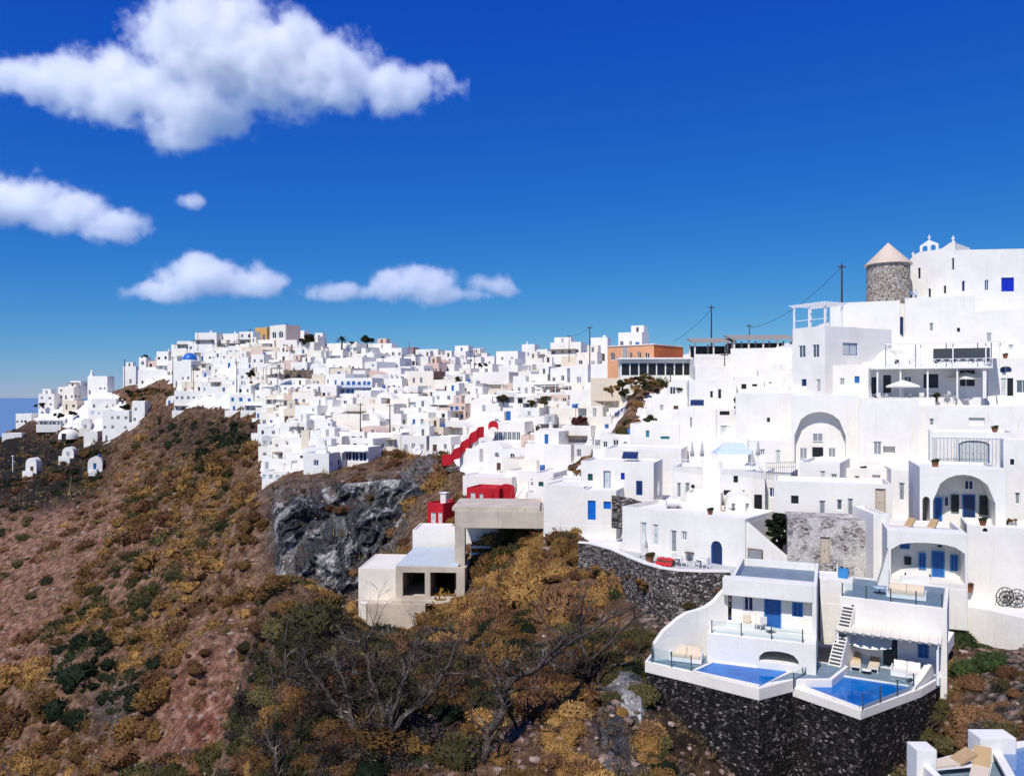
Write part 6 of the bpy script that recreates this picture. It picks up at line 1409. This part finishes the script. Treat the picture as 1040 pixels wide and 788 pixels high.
# ------------------------------------------------------------------ furniture, parasols, people, poles
def lounger(label, loc, rz, col='cushion', back=.62, group='sun loungers of the pool villas'):
    t_ = thing('sun_lounger', label, 'sun lounger', loc, rz, group)
    mb = MB(); mb.box(-.33, .33, -.95, .95, .26, .31)
    mb.build('frame', M['paint_white'], t_)
    for x in (-.28, .28):
        for y in (-.85, .8): MB().box(x-.03, x+.03, y-.03, y+.03, 0, .258).build('leg', M['paint_white'], t_)
    MB().box(-.31, .31, -.93, .22, .315, .42).build('mattress', M[col], t_)
    q = MB().box(-.31, .31, 0, .85, 0, .11); c, s = math.cos(back), math.sin(back); q.v = [(x, .25+y*c-z*s, .33+y*s+z*c) for x, y, z in q.v]; q.build('backrest', M['cushion_tan' if col == 'cushion' else col], t_)
    return t_
def sofa(label, loc, rz, w=1.9, col='linen', cat='sofa'):
    t_ = thing('outdoor_sofa', label, cat, loc, rz)
    MB().box(-w/2, w/2, -.45, .45, .05, .30).build('frame', M['paint_white'], t_)
    for i in range(2): x0 = -w/2+.06+i*(w/2-.05); MB().box(x0, x0+w/2-.08, -.43, .25, .302, .46).build('seat_cushion', M[col], t_); q = MB().box(x0, x0+w/2-.08, .22, .38, .44, .9); q.v = [(x, y+(z-.44)*.3, z) for x, y, z in q.v]; q.build('back_cushion', M[col], t_)
    for x in (-w/2-.08, w/2): MB().box(x, x+.08, -.45, .45, .05, .62).build('armrest', M['paint_white'], t_)
    return t_
def chair(label, loc, rz, col='linen', group='terrace chairs'):
    t_ = thing('garden_chair', label, 'chair', loc, rz, group)
    for x in (-.22, .22):
        for y in (-.22, .22): MB().box(x-.02, x+.02, y-.02, y+.02, 0, .43).build('leg', M['paint_white'], t_)
    MB().box(-.26, .26, -.26, .26, .432, .5).build('seat', M[col], t_); MB().box(-.26, .26, .22, .29, .5, 1.0).build('backrest', M[col], t_)
    return t_
def table(label, loc, r=.35, h=.5, mat='paint_white'):
    t_ = thing('side_table', label, 'table', loc)
    MB().lathe([(.02,h-.04),(r,h-.04),(r,h),(.02,h)], 18).build('tabletop', M[mat], t_); MB().lathe([(.2,0),(.2,.03),(.04,.05),(.04,h-.04)], 10).build('leg', M['metal'], t_)
    return t_
def parasol(label, loc, r=1.7, h=2.6, sq=True, closed=False, mat='canvas', group=None):
    t_ = thing('parasol', label, 'parasol', loc, .2, group)
    MB().tube([(0,0,0),(0,0,h)], .035, 8).build('pole', M['paint_white'], t_); MB().box(-.3, .3, -.3, .3, 0, .1).build('base', M['paint_white'], t_)
    if closed: MB().lathe([(.05,h+.08),(.10,h-.2),(.17,h-.9),(.26,h-1.55),(.12,h-1.6),(.04,h-1.5)], 9).build('canopy', M[mat], t_)
    else:
        n = 4 if sq else 8; mb = MB(); ring = [(r*math.cos(2*math.pi*(i+.5)/n), r*math.sin(2*math.pi*(i+.5)/n), h-.62) for i in range(n)]
        top_ = (0, 0, h+.1); mid = [(x*.45, y*.45, h-.18) for x, y, z in ring]; low = [(x, y, z-.2) for x, y, z in ring]
        for i in range(n):
            j = (i+1) % n; mb.add([mid[i], mid[j], top_], [(0,1,2)]); mb.add([ring[i], ring[j], mid[j], mid[i]], [(0,1,2,3)]); mb.add([low[i], low[j], ring[j], ring[i]], [(0,1,2,3)])
        mb.build('canopy', M[mat], t_); mr = MB()
        for i in range(n): mr.bar((0,0,h-.5), ring[i], .03)
        mr.build('ribs', M['paint_white'], t_)
    return t_
def balustrade(label, pts, h=.95):
    O = Vector(pts[0]); t_ = thing('glass_balustrade', label, 'balustrade', O); L = [Vector(p)-O for p in pts]
    for a_, b_ in zip(L, L[1:]):
        d = (b_-a_); up = Vector((0,0,h)); n_ = Vector((d.y,-d.x,0)).normalized()*.006
        MB().add([a_-n_+Vector((0,0,.08)), b_-n_+Vector((0,0,.08)), b_-n_+up, a_-n_+up, a_+n_+Vector((0,0,.08)), b_+n_+Vector((0,0,.08)), b_+n_+up, a_+n_+up], [(0,1,2,3),(7,6,5,4),(3,2,6,7),(0,4,5,1)]).build('pane', M['clear_glass'], t_)
    for p in L: MB().box(p.x-.03, p.x+.03, p.y-.03, p.y+.03, p.z, p.z+h+.02).build('post', M['metal'], t_)
    return t_
def W3(u, v, z): p = PZ(u, v, z); return p
def lerp_pts(a, b, n): return [Vector(a).lerp(Vector(b), i/n) for i in range(n+1)]
# lower right villa
zd = ZA+.015
lounger('sun lounger with a tan raised back, left of the pair beside the corner pool', W3(869,677,zd), R(-24)); lounger('sun lounger with a tan raised back, right of the pair beside the corner pool', W3(888,679,zd), R(-30))
table('low round white table between the two loungers at the corner pool', W3(880,684,zd), .32, .3)
sofa('white cushioned sofa beside the doorway of the lower right villa', W3(921,687,zd), R(-30), 1.7)
table('small square-legged table in front of the white sofa', W3(925,693,zd), .3, .45)
balustrade('glass balustrade with dark posts along the right edge of the corner pool', lerp_pts(W3(876,720.5,ZA+.02), W3(928,700,ZA+.02), 3), 1.0)
balustrade('glass balustrade with dark posts left of the corner pool', lerp_pts(W3(806,699,ZA+.02), W3(833,684.5,ZA+.02), 3), 1.0)
zr = fA.O.z+hA-.1
balustrade('glass balustrade along the roof terrace of the lower right villa', lerp_pts(fA.world(.2,.12,hA+.003), fA.world(wA-.3,.12,hA+.003), 4), .9)
sofa('cream day bed with two cushions on the roof of the lower right villa', fA.world(wA*.62, 2.0, hA-.09), -fA.a, 2.3, 'cushion'); table('pale blue square table beside the cream day bed on the villa roof', fA.world(wA*.36, 2.4, hA-.09), .45, .5, 'pale_blue')
cn = thing('curtain', 'white cloth shade hanging under the slatted pergola', 'curtain', fA.world(0,0,0), -fA.a)
mb = MB(); n = 14
for i in range(n):
    xa_, xb_ = .5+2.9*i/n, .5+2.9*(i+1)/n; f_ = lambda x: 1.75-.25*math.sin((x-.5)/2.9*math.pi)
    mb.add([(xa_,-1.2,f_(xa_)),(xb_,-1.2,f_(xb_)),(xb_,-.6,2.2),(xa_,-.6,2.2),(xa_,-1.24,f_(xa_)-.02),(xb_,-1.24,f_(xb_)-.02),(xb_,-.6,2.17),(xa_,-.6,2.17)], [(0,1,2,3),(7,6,5,4),(0,4,5,1)])
mb.build('cloth', M['linen'], cn)
# upper left villa
sofa('double sun bed with two cream cushions on the left end of the upper villa deck', W3(697,671,ZB+.015), R(-22), 2.0, 'cushion', 'sun bed')
balustrade('glass balustrade around the left corner of the upper villa deck', [W3(664,668,ZB+.02), W3(662,672,ZB+.02), W3(682,677,ZB+.02), W3(702,681,ZB+.02)], 1.0)
zt_ = -16.07
chair('cream garden chair, left of the pair before the blue double door', W3(759,638,zt_), R(150), 'cushion'); chair('white garden chair, right of the pair before the blue double door', W3(773,640,zt_), R(200))
table('low white table beside the two garden chairs', W3(782,643,zt_), .35, .4)
e0, e1 = tf.world(.3,.15,tH+.005), tf.world(tW*.88,.15,tH+.005); balustrade('glass balustrade on the terrace edge before the blue double door', lerp_pts(e0, e1, 3), .85)
gt = thing('blue_gate', 'bright blue wooden gate standing at the top of the outdoor staircase', 'gate', W3(851,598,-14.3), R(-40))
MB().box(0, .75, 0, .06, .02, 1.6).build('leaf', M['sky_blue'], gt); MB().box(-.1, -.002, -.02, .08, 0, 1.85).build('post', M['white'], gt)
# vaulted house terraces
zu = v2f.O.z+.02
lounger('beige sun lounger, left of the pair on the upper porch terrace', v1f.world(1.6, 2.6, v1H-.45), R(-60), 'cushion', .8, 'loungers on the porch terrace'); lounger('beige sun lounger, right of the pair on the upper porch terrace', v1f.world(3.2, 2.5, v1H-.45), R(-60), 'cushion', .8, 'loungers on the porch terrace')
bn = thing('garden_bench', 'white bench with dark round armrests before the lower blue porch', 'bench', W3(932,592,v1f.O.z+.02), -v1f.a)
MB().box(-.8, .8, -.25, .25, .38, .46).build('seat', M['paint_white'], bn); MB().box(-.8, .8, .22, .28, .5, .95).build('backrest', M['linen'], bn)
for x in (-.85, .85):
    MB().lathe([(.30,-.04),(.36,0),(.30,.04)], 16).build('armrest', M['iron'], bn, (x, 0, .42)).rotation_euler = (0, R(90), 0)
for i in range(2): MB().box(-.75+i*1.44, -.69+i*1.44, -.2, .2, 0, .379).build('leg', M['iron'], bn)
low = lbox(v1, 'terrace_wall', 'white', (.9, 2.9, -.5, -.25, -.4, .85))
# second stair with dark risers, left of the lower porch
st2 = thing('staircase', 'narrow white stair with dark risers left of the lower blue porch', 'staircase', (0,0,0))
a2, b2 = PZ(889, 600, -14.6), PZ(902, 556, -11.3); n = 15; d2 = b2-a2; fh = Vector((d2.x, d2.y, 0)); L2 = fh.length; fh.normalize(); r2 = Vector((fh.y, -fh.x, 0)); mb, mr = MB(), MB()
for i in range(n):
    p0 = a2+d2*(i/n); z1 = p0.z+d2.z/n; q = [Vector((p0.x,p0.y,0))-r2*.45, Vector((p0.x,p0.y,0))+r2*.45]; e = fh*(L2/n)
    mb.add([(*q[0][:2],a2.z-2),(*q[1][:2],a2.z-2),(*(q[1]+e)[:2],a2.z-2),(*(q[0]+e)[:2],a2.z-2),(*q[0][:2],z1),(*q[1][:2],z1),(*(q[1]+e)[:2],z1),(*(q[0]+e)[:2],z1)], [(0,1,5,4),(1,2,6,5),(2,3,7,6),(3,0,4,7),(4,5,6,7)])
    g0, g1 = q[0]-fh*.006+r2*.06, q[1]-fh*.006-r2*.06; mr.add([(*g0[:2],p0.z+.01),(*g1[:2],p0.z+.01),(*g1[:2],z1-.05),(*g0[:2],z1-.05)], [(0,1,2,3)])
mb.build('steps', M['white'], st2); mr.build('risers', M['metal'], st2)
# wheels, pots, dish
def wheel(label, p, r_, tilt):
    t_ = thing('wagon_wheel', label, 'wheel', p, tilt, 'old wheels on the white terrace')
    mb = MB(); n = 28
    for rr in (r_, r_*.62): mb.tube([(rr*math.cos(2*math.pi*i/n), 0, r_+rr*math.sin(2*math.pi*i/n)) for i in range(n+1)], .035, 6, cap=False)
    mb.build('rim', M['iron'], t_); mb = MB()
    for i in range(10): mb.bar((0,0,r_), (r_*math.cos(.63*i), 0, r_+r_*math.sin(.63*i)), .03)
    mb.build('spokes', M['iron'], t_); MB().tube([(0,-.1,r_),(0,.1,r_)], .1, 10).build('hub', M['iron'], t_)
wheel('old dark iron wheel, left of the two leaning at the right edge', PZ(1020.5, 615.5, -16.05), .72, .1); wheel('old dark iron wheel, right of the two leaning at the right edge', PZ(1033, 617, -16.05), .7, -.15)
def pot(label, p, r_=.3, plant='olive_leaf', mat='terracotta', s_=1.):
    t_ = thing('plant_pot', label, 'plant pot', p, 0, 'potted plants')
    MB().lathe([(r_*.65,0),(r_,r_*1.4),(r_*1.08,r_*1.45),(r_*.9,r_*1.4),(.02,r_*1.3)], 14).build('pot', M[mat], t_)
    scatter('plant', None, plant, T_near, [np.array([0,0,r_*1.6]), np.array([r_*.5,0,r_*1.9])], [r_*1.2*s_, r_*1.0*s_], [.4, .6], kind=None, parent=t_)
for lb, u, v, z, rr, pl_, mt_ in (('round terracotta pot with a plant on top of the planter wall', 992, 533.5, -10.2, .28, 'green_leaf', 'terracotta'), ('potted rust plant beside the white star ornament near the wheels', 984, 601, -15.2, .3, 'rust_leaf', 'terracotta'), ('potted plant at the foot of the lower porch wall', 972, 598, -14.9, .28, 'olive_leaf', 'terracotta'),
    ('red flowering pot on the terrace of the blue arched window', 1004, 474, -6.9, .42, 'maroon_leaf', 'red_cloth'), ('dark plant pot hung on the white wall right of the blue arched window', 1013, 462, -5.8, .4, 'rust_leaf', 'terracotta'), ('pot with a green plant on the lane beside the arched door', 757, 571, -15.3, .35, 'green_leaf', 'terracotta'), ('terracotta pot at the left end of the walled lane', 660, 571, -15.3, .4, 'olive_leaf', 'terracotta'), ('brown pot on top of the white upper wall at the right edge', 1034, 421, -2.1, .35, 'olive_leaf', 'terracotta'), ('brown flower box above the fan light door', 1021, 364, 4.6, .28, 'rust_leaf', 'terracotta')):
    pot(lb, PZ(u, v, z) if 'planter' not in lb else wf.world(1.1, .2, wH_), rr, pl_, mt_)
# lane clutter
cl = thing('market_cloth', 'red patterned cloth draped over a low table on the walled lane', 'cloth', PZ(676, 574, -15.34), R(-40))
mb = MB(); g2 = random.Random(4); q = [[(-.8+1.6*i/5, -.45+.9*j/3, .62+g2.uniform(-.05,.05)-(.55 if j == 0 else 0)) for j in range(4)] for i in range(6)]
for i in range(5):
    for j in range(3): mb.add([q[i][j], q[i+1][j], q[i+1][j+1], q[i][j+1]], [(0,1,2,3)])
mb.build('cloth', M['red_cloth'], cl); MB().box(-.75, .75, -.3, .4, 0, .52).build('table', M['wood'], cl)
for lb, u, v in (('white metal table on the walled lane beside the red cloth', 690, 574), ('white metal table on the lane left of the arched door', 712, 576), ('wooden table on the lane below the two slim windows', 700, 569)): table(lb, PZ(u, v, -15.34), .45, .75, 'wood' if 'wooden' in lb else 'paint_white')
for i, (u, v) in enumerate(((686,573),(695,575),(708,575),(717,577),(650,566),(656,568))): chair(['light chair on the walled lane in front of the long house'][0], PZ(u, v, -15.34), i*1.3, 'linen', 'chairs on the walled lane')
table('dark wooden table on the terrace below the round tower', P(742, 523, 78), .7, .75, 'wood')
for i, u in enumerate((735, 749)): chair(['brown wooden chair left of the dark table below the round tower','brown wooden chair right of the dark table below the round tower'][i], P(u, 523, 78), 1.2+2*i, 'wood_pale', 'chairs below the round tower')
sg_ = thing('notice_board', 'dark framed notice board leaning on the white stair wall of the lane', 'board', lf.world(lW+.9, .02, .1), -lf.a)
MB().box(-.6, .6, -.06, 0, .2, 1.7).build('panel', M['shutter_grey'], sg_); MB().box(-.68, .68, -.03, .01, .12, 1.78).build('board_frame', M['wood'], sg_)
# parasols
parasol('large open cream parasol, left of the two on the restaurant terrace', P(917, 409, 97), 1.9, 2.7); parasol('large open cream parasol, right of the two on the restaurant terrace', P(981, 406, 97), 2.3, 3.3)
for lb, u, v, Y in (('closed grey parasol, left of the pair above the round tower', 703, 471, 93), ('closed grey parasol, right of the pair above the round tower', 713, 471, 93), ('closed grey parasol beside the pale blue tent roof', 770, 470, 92), ('closed grey parasol just left of the dark doorway house roof', 764, 482, 84), ('closed grey parasol on the roof terrace left of the round tower houses', 669, 513, 84), ('closed white parasol before the first glazed door of the long house', 654, 567, 76)):
    parasol(lb, P(u, v, Y), h=2.5, closed=True, group='closed parasols', mat='deck_pale' if 'grey' in lb else 'linen')
tn = thing('tent_roof', 'pale blue hipped tent roof on a white terrace behind the round tower', 'tent', P(745, 467, 95), R(-6))
mb = MB(); w2, d3, h0, h1 = 2.4, 1.8, .8, 2.1
mb.add([(-w2,-d3,h0),(w2,-d3,h0),(w2,d3,h0),(-w2,d3,h0),(-1.0,0,h1),(1.0,0,h1)], [(0,1,5,4),(1,2,5),(2,3,4,5),(3,0,4)]); mb.build('roof', M['pale_blue'], tn)
for x, y in ((-w2+.1,-d3+.1),(w2-.1,-d3+.1),(w2-.1,d3-.1),(-w2+.1,d3-.1)): MB().tube([(x,y,-1.5),(x,y,h0+.05)], .04, 6).build('post', M['paint_white'], tn)
# railings of white roof terraces
def railing(label, pts, h=.9, n=10, mat='paint_white'):
    O = Vector(pts[0]); t_ = thing('railing', label, 'railing', O); mb = MB(); L = [Vector(p)-O for p in pts]
    for a_, b_ in zip(L, L[1:]):
        for z in (h*.5, h): mb.bar(a_+Vector((0,0,z)), b_+Vector((0,0,z)), .05)
        for i in range(n+1): p = a_.lerp(b_, i/n); mb.bar(p-Vector((0,0,.25)), p+Vector((0,0,h)), .035)
    mb.build('bars', M[mat], t_)
railing('white railing on the roof left of the round tower', [P(684,474,84.8), P(714,476.5,83.6)], .9, 14)
railing('white railing on the roof right of the round tower', [P(733,477.5,80.8), P(775,479.5,79.6)], .9, 18)
railing('grey railing on the roof beside the dark ivy', [P(778,480,81.5), P(808,479,80)], 1.0, 14, 'shutter_grey')
railing('white railing of the terrace before the blue arched window', [P(948,476.5,73.5), P(1000,477,73.2)], 1.0, 20, 'shutter_grey')
# people by the chapel
def person(label, p, top_, legs, rz=0., sit=False):
    t_ = thing('person', label, 'person', p, rz, 'visitors beside the chapel')
    me = bpy.data.meshes.new('body'); 
    J = [((0,0,.95),.15),((0,0,1.2),.15),((0,0,1.42),.12),((0,0,1.5),.06),((0,0,1.6),.09),((0,0,1.72),.07),
         ((-.2,0,1.4),.065),((-.27,-.05,1.12),.05),((-.24,-.2,.92),.04),((.2,0,1.4),.065),((.28,-.04,1.12),.05),((.25,-.12,.88),.04),
         ((-.1,0,.85),.10),((-.11,-.03,.47),.07),((-.12,.02,.08),.05),((-.12,-.12,.04),.045),((.1,0,.85),.10),((.12,-.06,.47),.07),((.12,.02,.08),.05),((.12,-.12,.04),.045)]
    E = [(0,1),(1,2),(2,3),(3,4),(4,5),(2,6),(6,7),(7,8),(2,9),(9,10),(10,11),(0,12),(12,13),(13,14),(14,15),(0,16),(16,17),(17,18),(18,19)]
    me.from_pydata([j[0] for j in J], E, []); o = bpy.data.objects.new('body', me); COL.objects.link(o); o.parent = t_
    md = o.modifiers.new('skin', 'SKIN'); sk = me.skin_vertices[0].data if me.skin_vertices else me.attributes and None
    if not me.skin_vertices:
        bm = bmesh.new(); bm.from_mesh(me); bm.verts.layers.skin.verify(); bm.to_mesh(me); bm.free()
    for i, j in enumerate(J): me.skin_vertices[0].data[i].radius = (j[1], j[1]); me.skin_vertices[0].data[i].use_root = (i == 0)
    sb = o.modifiers.new('sub', 'SUBSURF'); sb.levels = 1; sb.render_levels = 1
    me.materials.append(M[top_])
    MB().ball((0, .02, 1.68), .10, .11, .10).build('hair', M['cloth_dark'], t_); MB().lathe([(.13,.5),(.16,.75),(.175,.98)], 10).build('trousers', M[legs], t_)
person('person in dark clothes leaning at the chapel corner', P(919, 306.5, 117), 'cloth_dark', 'cloth_dark', .5); person('person in a blue shirt, left of the pair below the chapel', P(925.5, 306.5, 117), 'cloth_blue', 'cloth_dark'); person('person in a pale blue shirt, right of the pair below the chapel', P(930, 306.5, 117.4), 'pale_blue', 'cloth_blue'); person('person in dark clothes under the chapel slit windows', P(959.5, 306, 117), 'cloth_dark', 'cloth_dark', 1)
# utility poles, cables, lamps, dish
def pole(label, u, vb, vt, Y, r_=.13, arm=True):
    h = (vb-vt)/F*Y; t_ = thing('utility_pole', label, 'pole', P(u, vb, Y), .3, 'utility poles')
    MB().tube([(0,0,-1.5),(0,0,h)], [r_*1.15, r_*.8], 8).build('pole', M['pole_wood'], t_)
    if arm:
        MB().box(-.7, .7, -.06, .06, h-.5, h-.36).build('crossarm', M['pole_wood'], t_)
        for x in (-.6, 0, .6): MB().lathe([(.05,0),(.06,.1),(.02,.2)], 6, org=(x,0,h-.36)).build('insulator', M['shutter_grey'], t_)
    return t_
for lb, u, vb, vt, Y in (('dark wooden utility pole left of the windmill on the hotel roof', 855, 309, 268, 118), ('tall wooden utility pole behind the skyline canopy terraces', 722.5, 349, 310, 142), ('dark utility pole left of the orange building', 599, 368, 331, 185), ('utility pole in front of the white skyline house with dark windows', 578, 362, 340, 205), ('thin dark pole above the wide skyline terrace', 761, 346, 329, 150), ('thin pole on the skyline left of the middle houses', 482, 372, 355, 245), ('thin pole on the skyline left of its neighbour by the middle houses', 478, 372, 356, 246),
   ('utility pole in front of the blue-domed church', 175.5, 392, 362, 262), ('utility pole right of the blue-domed church', 196.5, 393, 370, 258), ('tall utility pole in the middle of the left slope houses', 240.5, 394, 367, 245), ('utility pole on the skyline left of the ochre house', 254, 352, 334, 262), ('utility pole left of the square bell tower', 126.5, 390, 365, 312), ('utility pole on the skyline at the white crowning house', 201, 352, 337, 276), ('utility pole at the big blank cream house', 396, 437, 410, 176), ('utility pole above the glazed house', 366, 438, 409, 178), ('utility pole right of the pink arched-window house', 470.5, 394, 378, 212), ('dark pole on the skyline at the small brown block', 415.5, 356, 347, 240), ('pole in front of the white houses left of the maroon bush', 606, 432, 402, 145), ('thin pole beside the maroon bush', 598, 436, 414, 138), ('dark pole at the foot of the black-windowed restaurant', 681, 392, 372, 131), ('pole on the white roof between the skyline terraces and the white wall', 736, 374, 358, 130)):
    pole(lb, u, vb, vt, Y, .09 if vb-vt < 24 else .13, vb-vt > 15)
def cable(label, a_, b_, sag):
    a_, b_ = Vector(a_), Vector(b_); mb = MB(); mb.tube([a_.lerp(b_, i/16)-Vector((0,0,sag*4*(i/16)*(1-i/16))) for i in range(17)], .035, 5)
    tag(mb.build('overhead_cable', M['iron']), label, 'cable')
cable('sagging overhead cable from the tall skyline pole down to the orange building', P(722.5,314,142), P(684,347,152), .5); cable('long overhead cable from the hotel roof pole down to the left', P(855,271,118), P(763,333,150), 1.6)
cable('overhead cable between the two poles left of the orange building', P(599,333,185), P(578,342,205), .4)
for lb, u, vb, vt, Y in (('white street lamp at the left edge of the dark terraces', 13, 476, 464, 262), ('white post on the dark terrace above the middle hut', 74, 436, 425, 300), ('white post on the dark terrace left of the domed roof', 58, 438, 430, 300)):
    h = (vb-vt)/F*Y; t_ = thing('lamp_post', lb, 'lamp post', P(u, vb, Y)); MB().tube([(0,0,-1),(0,0,h)], .14, 8).build('post', M['paint_white'], t_)
    MB().ball((0,0,h+.2), .35, .35, .28).build('lamp', M['paint_white'], t_)
dm = thing('domed_roof', 'shallow white dome half sunk in the dark terraces at the left', 'dome', P(70, 443, 292)); MB().lathe([(3.5,-1),(3.45,.3),(3.1,1.3),(2.3,2.1),(1.2,2.6),(.03,2.75)], 24).build('dome', M['white'], dm)
MB().box(-.7, .7, -3.62, -3.2, -1, 1.2).build('doorway', M['dark'], dm)
ds = thing('satellite_dish', 'white satellite dish at the scrub edge left of the red stair wall', 'dish', P(424, 464, 168), .3)
MB().lathe([(.03,0),(.6,.08),(1.0,.25),(1.02,.28),(.6,.12),(.03,.04)], 20).build('dish', M['paint_white'], ds, (0,0,1.2)).rotation_euler = (R(75), 0, 0); MB().tube([(0,.1,-1),(0,.1,1.2)], .07, 6).build('post', M['metal'], ds)
# bottom right loungers
lounger('cream sun lounger lying along the parapet of the bottom right terrace', PZ(965, 783, zq+.02), R(-80), 'cushion', .45, 'loungers of the bottom right terrace'); lounger('cream sun lounger seen from behind at the bottom right plunge pool', PZ(996, 790, zq+.02), R(-35), 'cushion', .75, 'loungers of the bottom right terrace')

# dark stone terrace walls of the far-left settlement
for i, (q, lb) in enumerate((('0 490 262;30 488 263;70 487 262;108 486 258', 'lowest dark lava stone terrace wall at the left edge'), ('0 462 288;24 460 290', 'short dark stone terrace wall left of the leftmost hut'), ('40 463 284;62 464 283', 'dark stone terrace wall between the two left huts'), ('4 452 298;50 452 298;98 452 296', 'long dark stone terrace wall below the sunken white dome'), ('0 508 248;40 506 249;80 502 250', 'dark stone wall at the edge of the mauve slope'))):
    wall_strip('terrace_wall', lb, pxpts(q), .8, 1.8, 'dark_stone', fnd=2)
# furniture of the restaurant terrace and roof clutter of the near houses
for i, (u, v) in enumerate(((893,407),(903,408),(926,408),(936,407),(962,405),(970,406),(990,405),(996,405))): chair('white chair on the restaurant terrace under the parasols', P(u, v, 97.6), i*.9, 'linen', 'chairs on the restaurant terrace')
table('small white table left of the small parasol on the restaurant terrace', P(898, 408, 97.4), .45, .75); table('small white table between the parasols on the restaurant terrace', P(945, 406, 97.4), .45, .75)
for i, (x, y) in enumerate(((3, -1.6), (4.6, -1.4), (7.4, -1.6), (9.0, -1.5), (11, -1.6), (12.6, -1.5))): chair('dark-seated chair on the upper deck of the restaurant', rf.world(x, y, rH+.13), i*1.1, 'cloth_dark', 'chairs on the upper deck')
def tank(label, p, mat):
    t_ = thing('water_tank', label, 'water tank', p); MB().tube([(-.7,0,.55),(.7,0,.55)], .42, 14).build('barrel', M[mat], t_)
    for x in (-.45, .45): MB().box(x-.05, x+.05, -.3, .3, 0, .25).build('leg', M['metal'], t_)
tank('white water tank on the long house roof', lf.world(3.2, 4.5, lH-.39), 'linen'); tank('grey water tank on the roof of the hotel', hf.world(2, 9.5, hH-.49), 'shutter_grey')
for lb, r0, x, y in (('pot with a green shrub on the roof edge of the upper porch house', v2f, 1.2, .4), ('pot with a green shrub on the roof edge of the long house', lf, 9.2, .5), ('pot with a green shrub on the terrace house roof above the rod pergola', pf, 5.5, .5)):
    pot(lb, r0.world(x, y, {id(v2f): v2H, id(lf): lH, id(pf): pH}[id(r0)]+.003), .28, 'green_leaf')
def panel_(label, p, rz):
    t_ = thing('solar_heater', label, 'solar heater', p, rz); q = MB().box(-.9, .9, -.6, .6, -.03, .03); q.v = [(x, y*.8-z*.6, .55+y*.6+z*.8) for x, y, z in q.v]; q.build('panel', M['navy'], t_)
    MB().tube([(-.8,.55,1.05),(.8,.55,1.05)], .22, 12).build('tank', M['linen'], t_)
    for x in (-.8, .8): MB().box(x-.03, x+.03, .4, .5, 0, .85).build('leg', M['metal'], t_)
panel_('tilted solar water heater on the green-window house roof', P(640, 467, 93), R(-20)); panel_('tilted solar water heater on the white house left of the courtyard gate', P(708, 413, 109), R(-15))
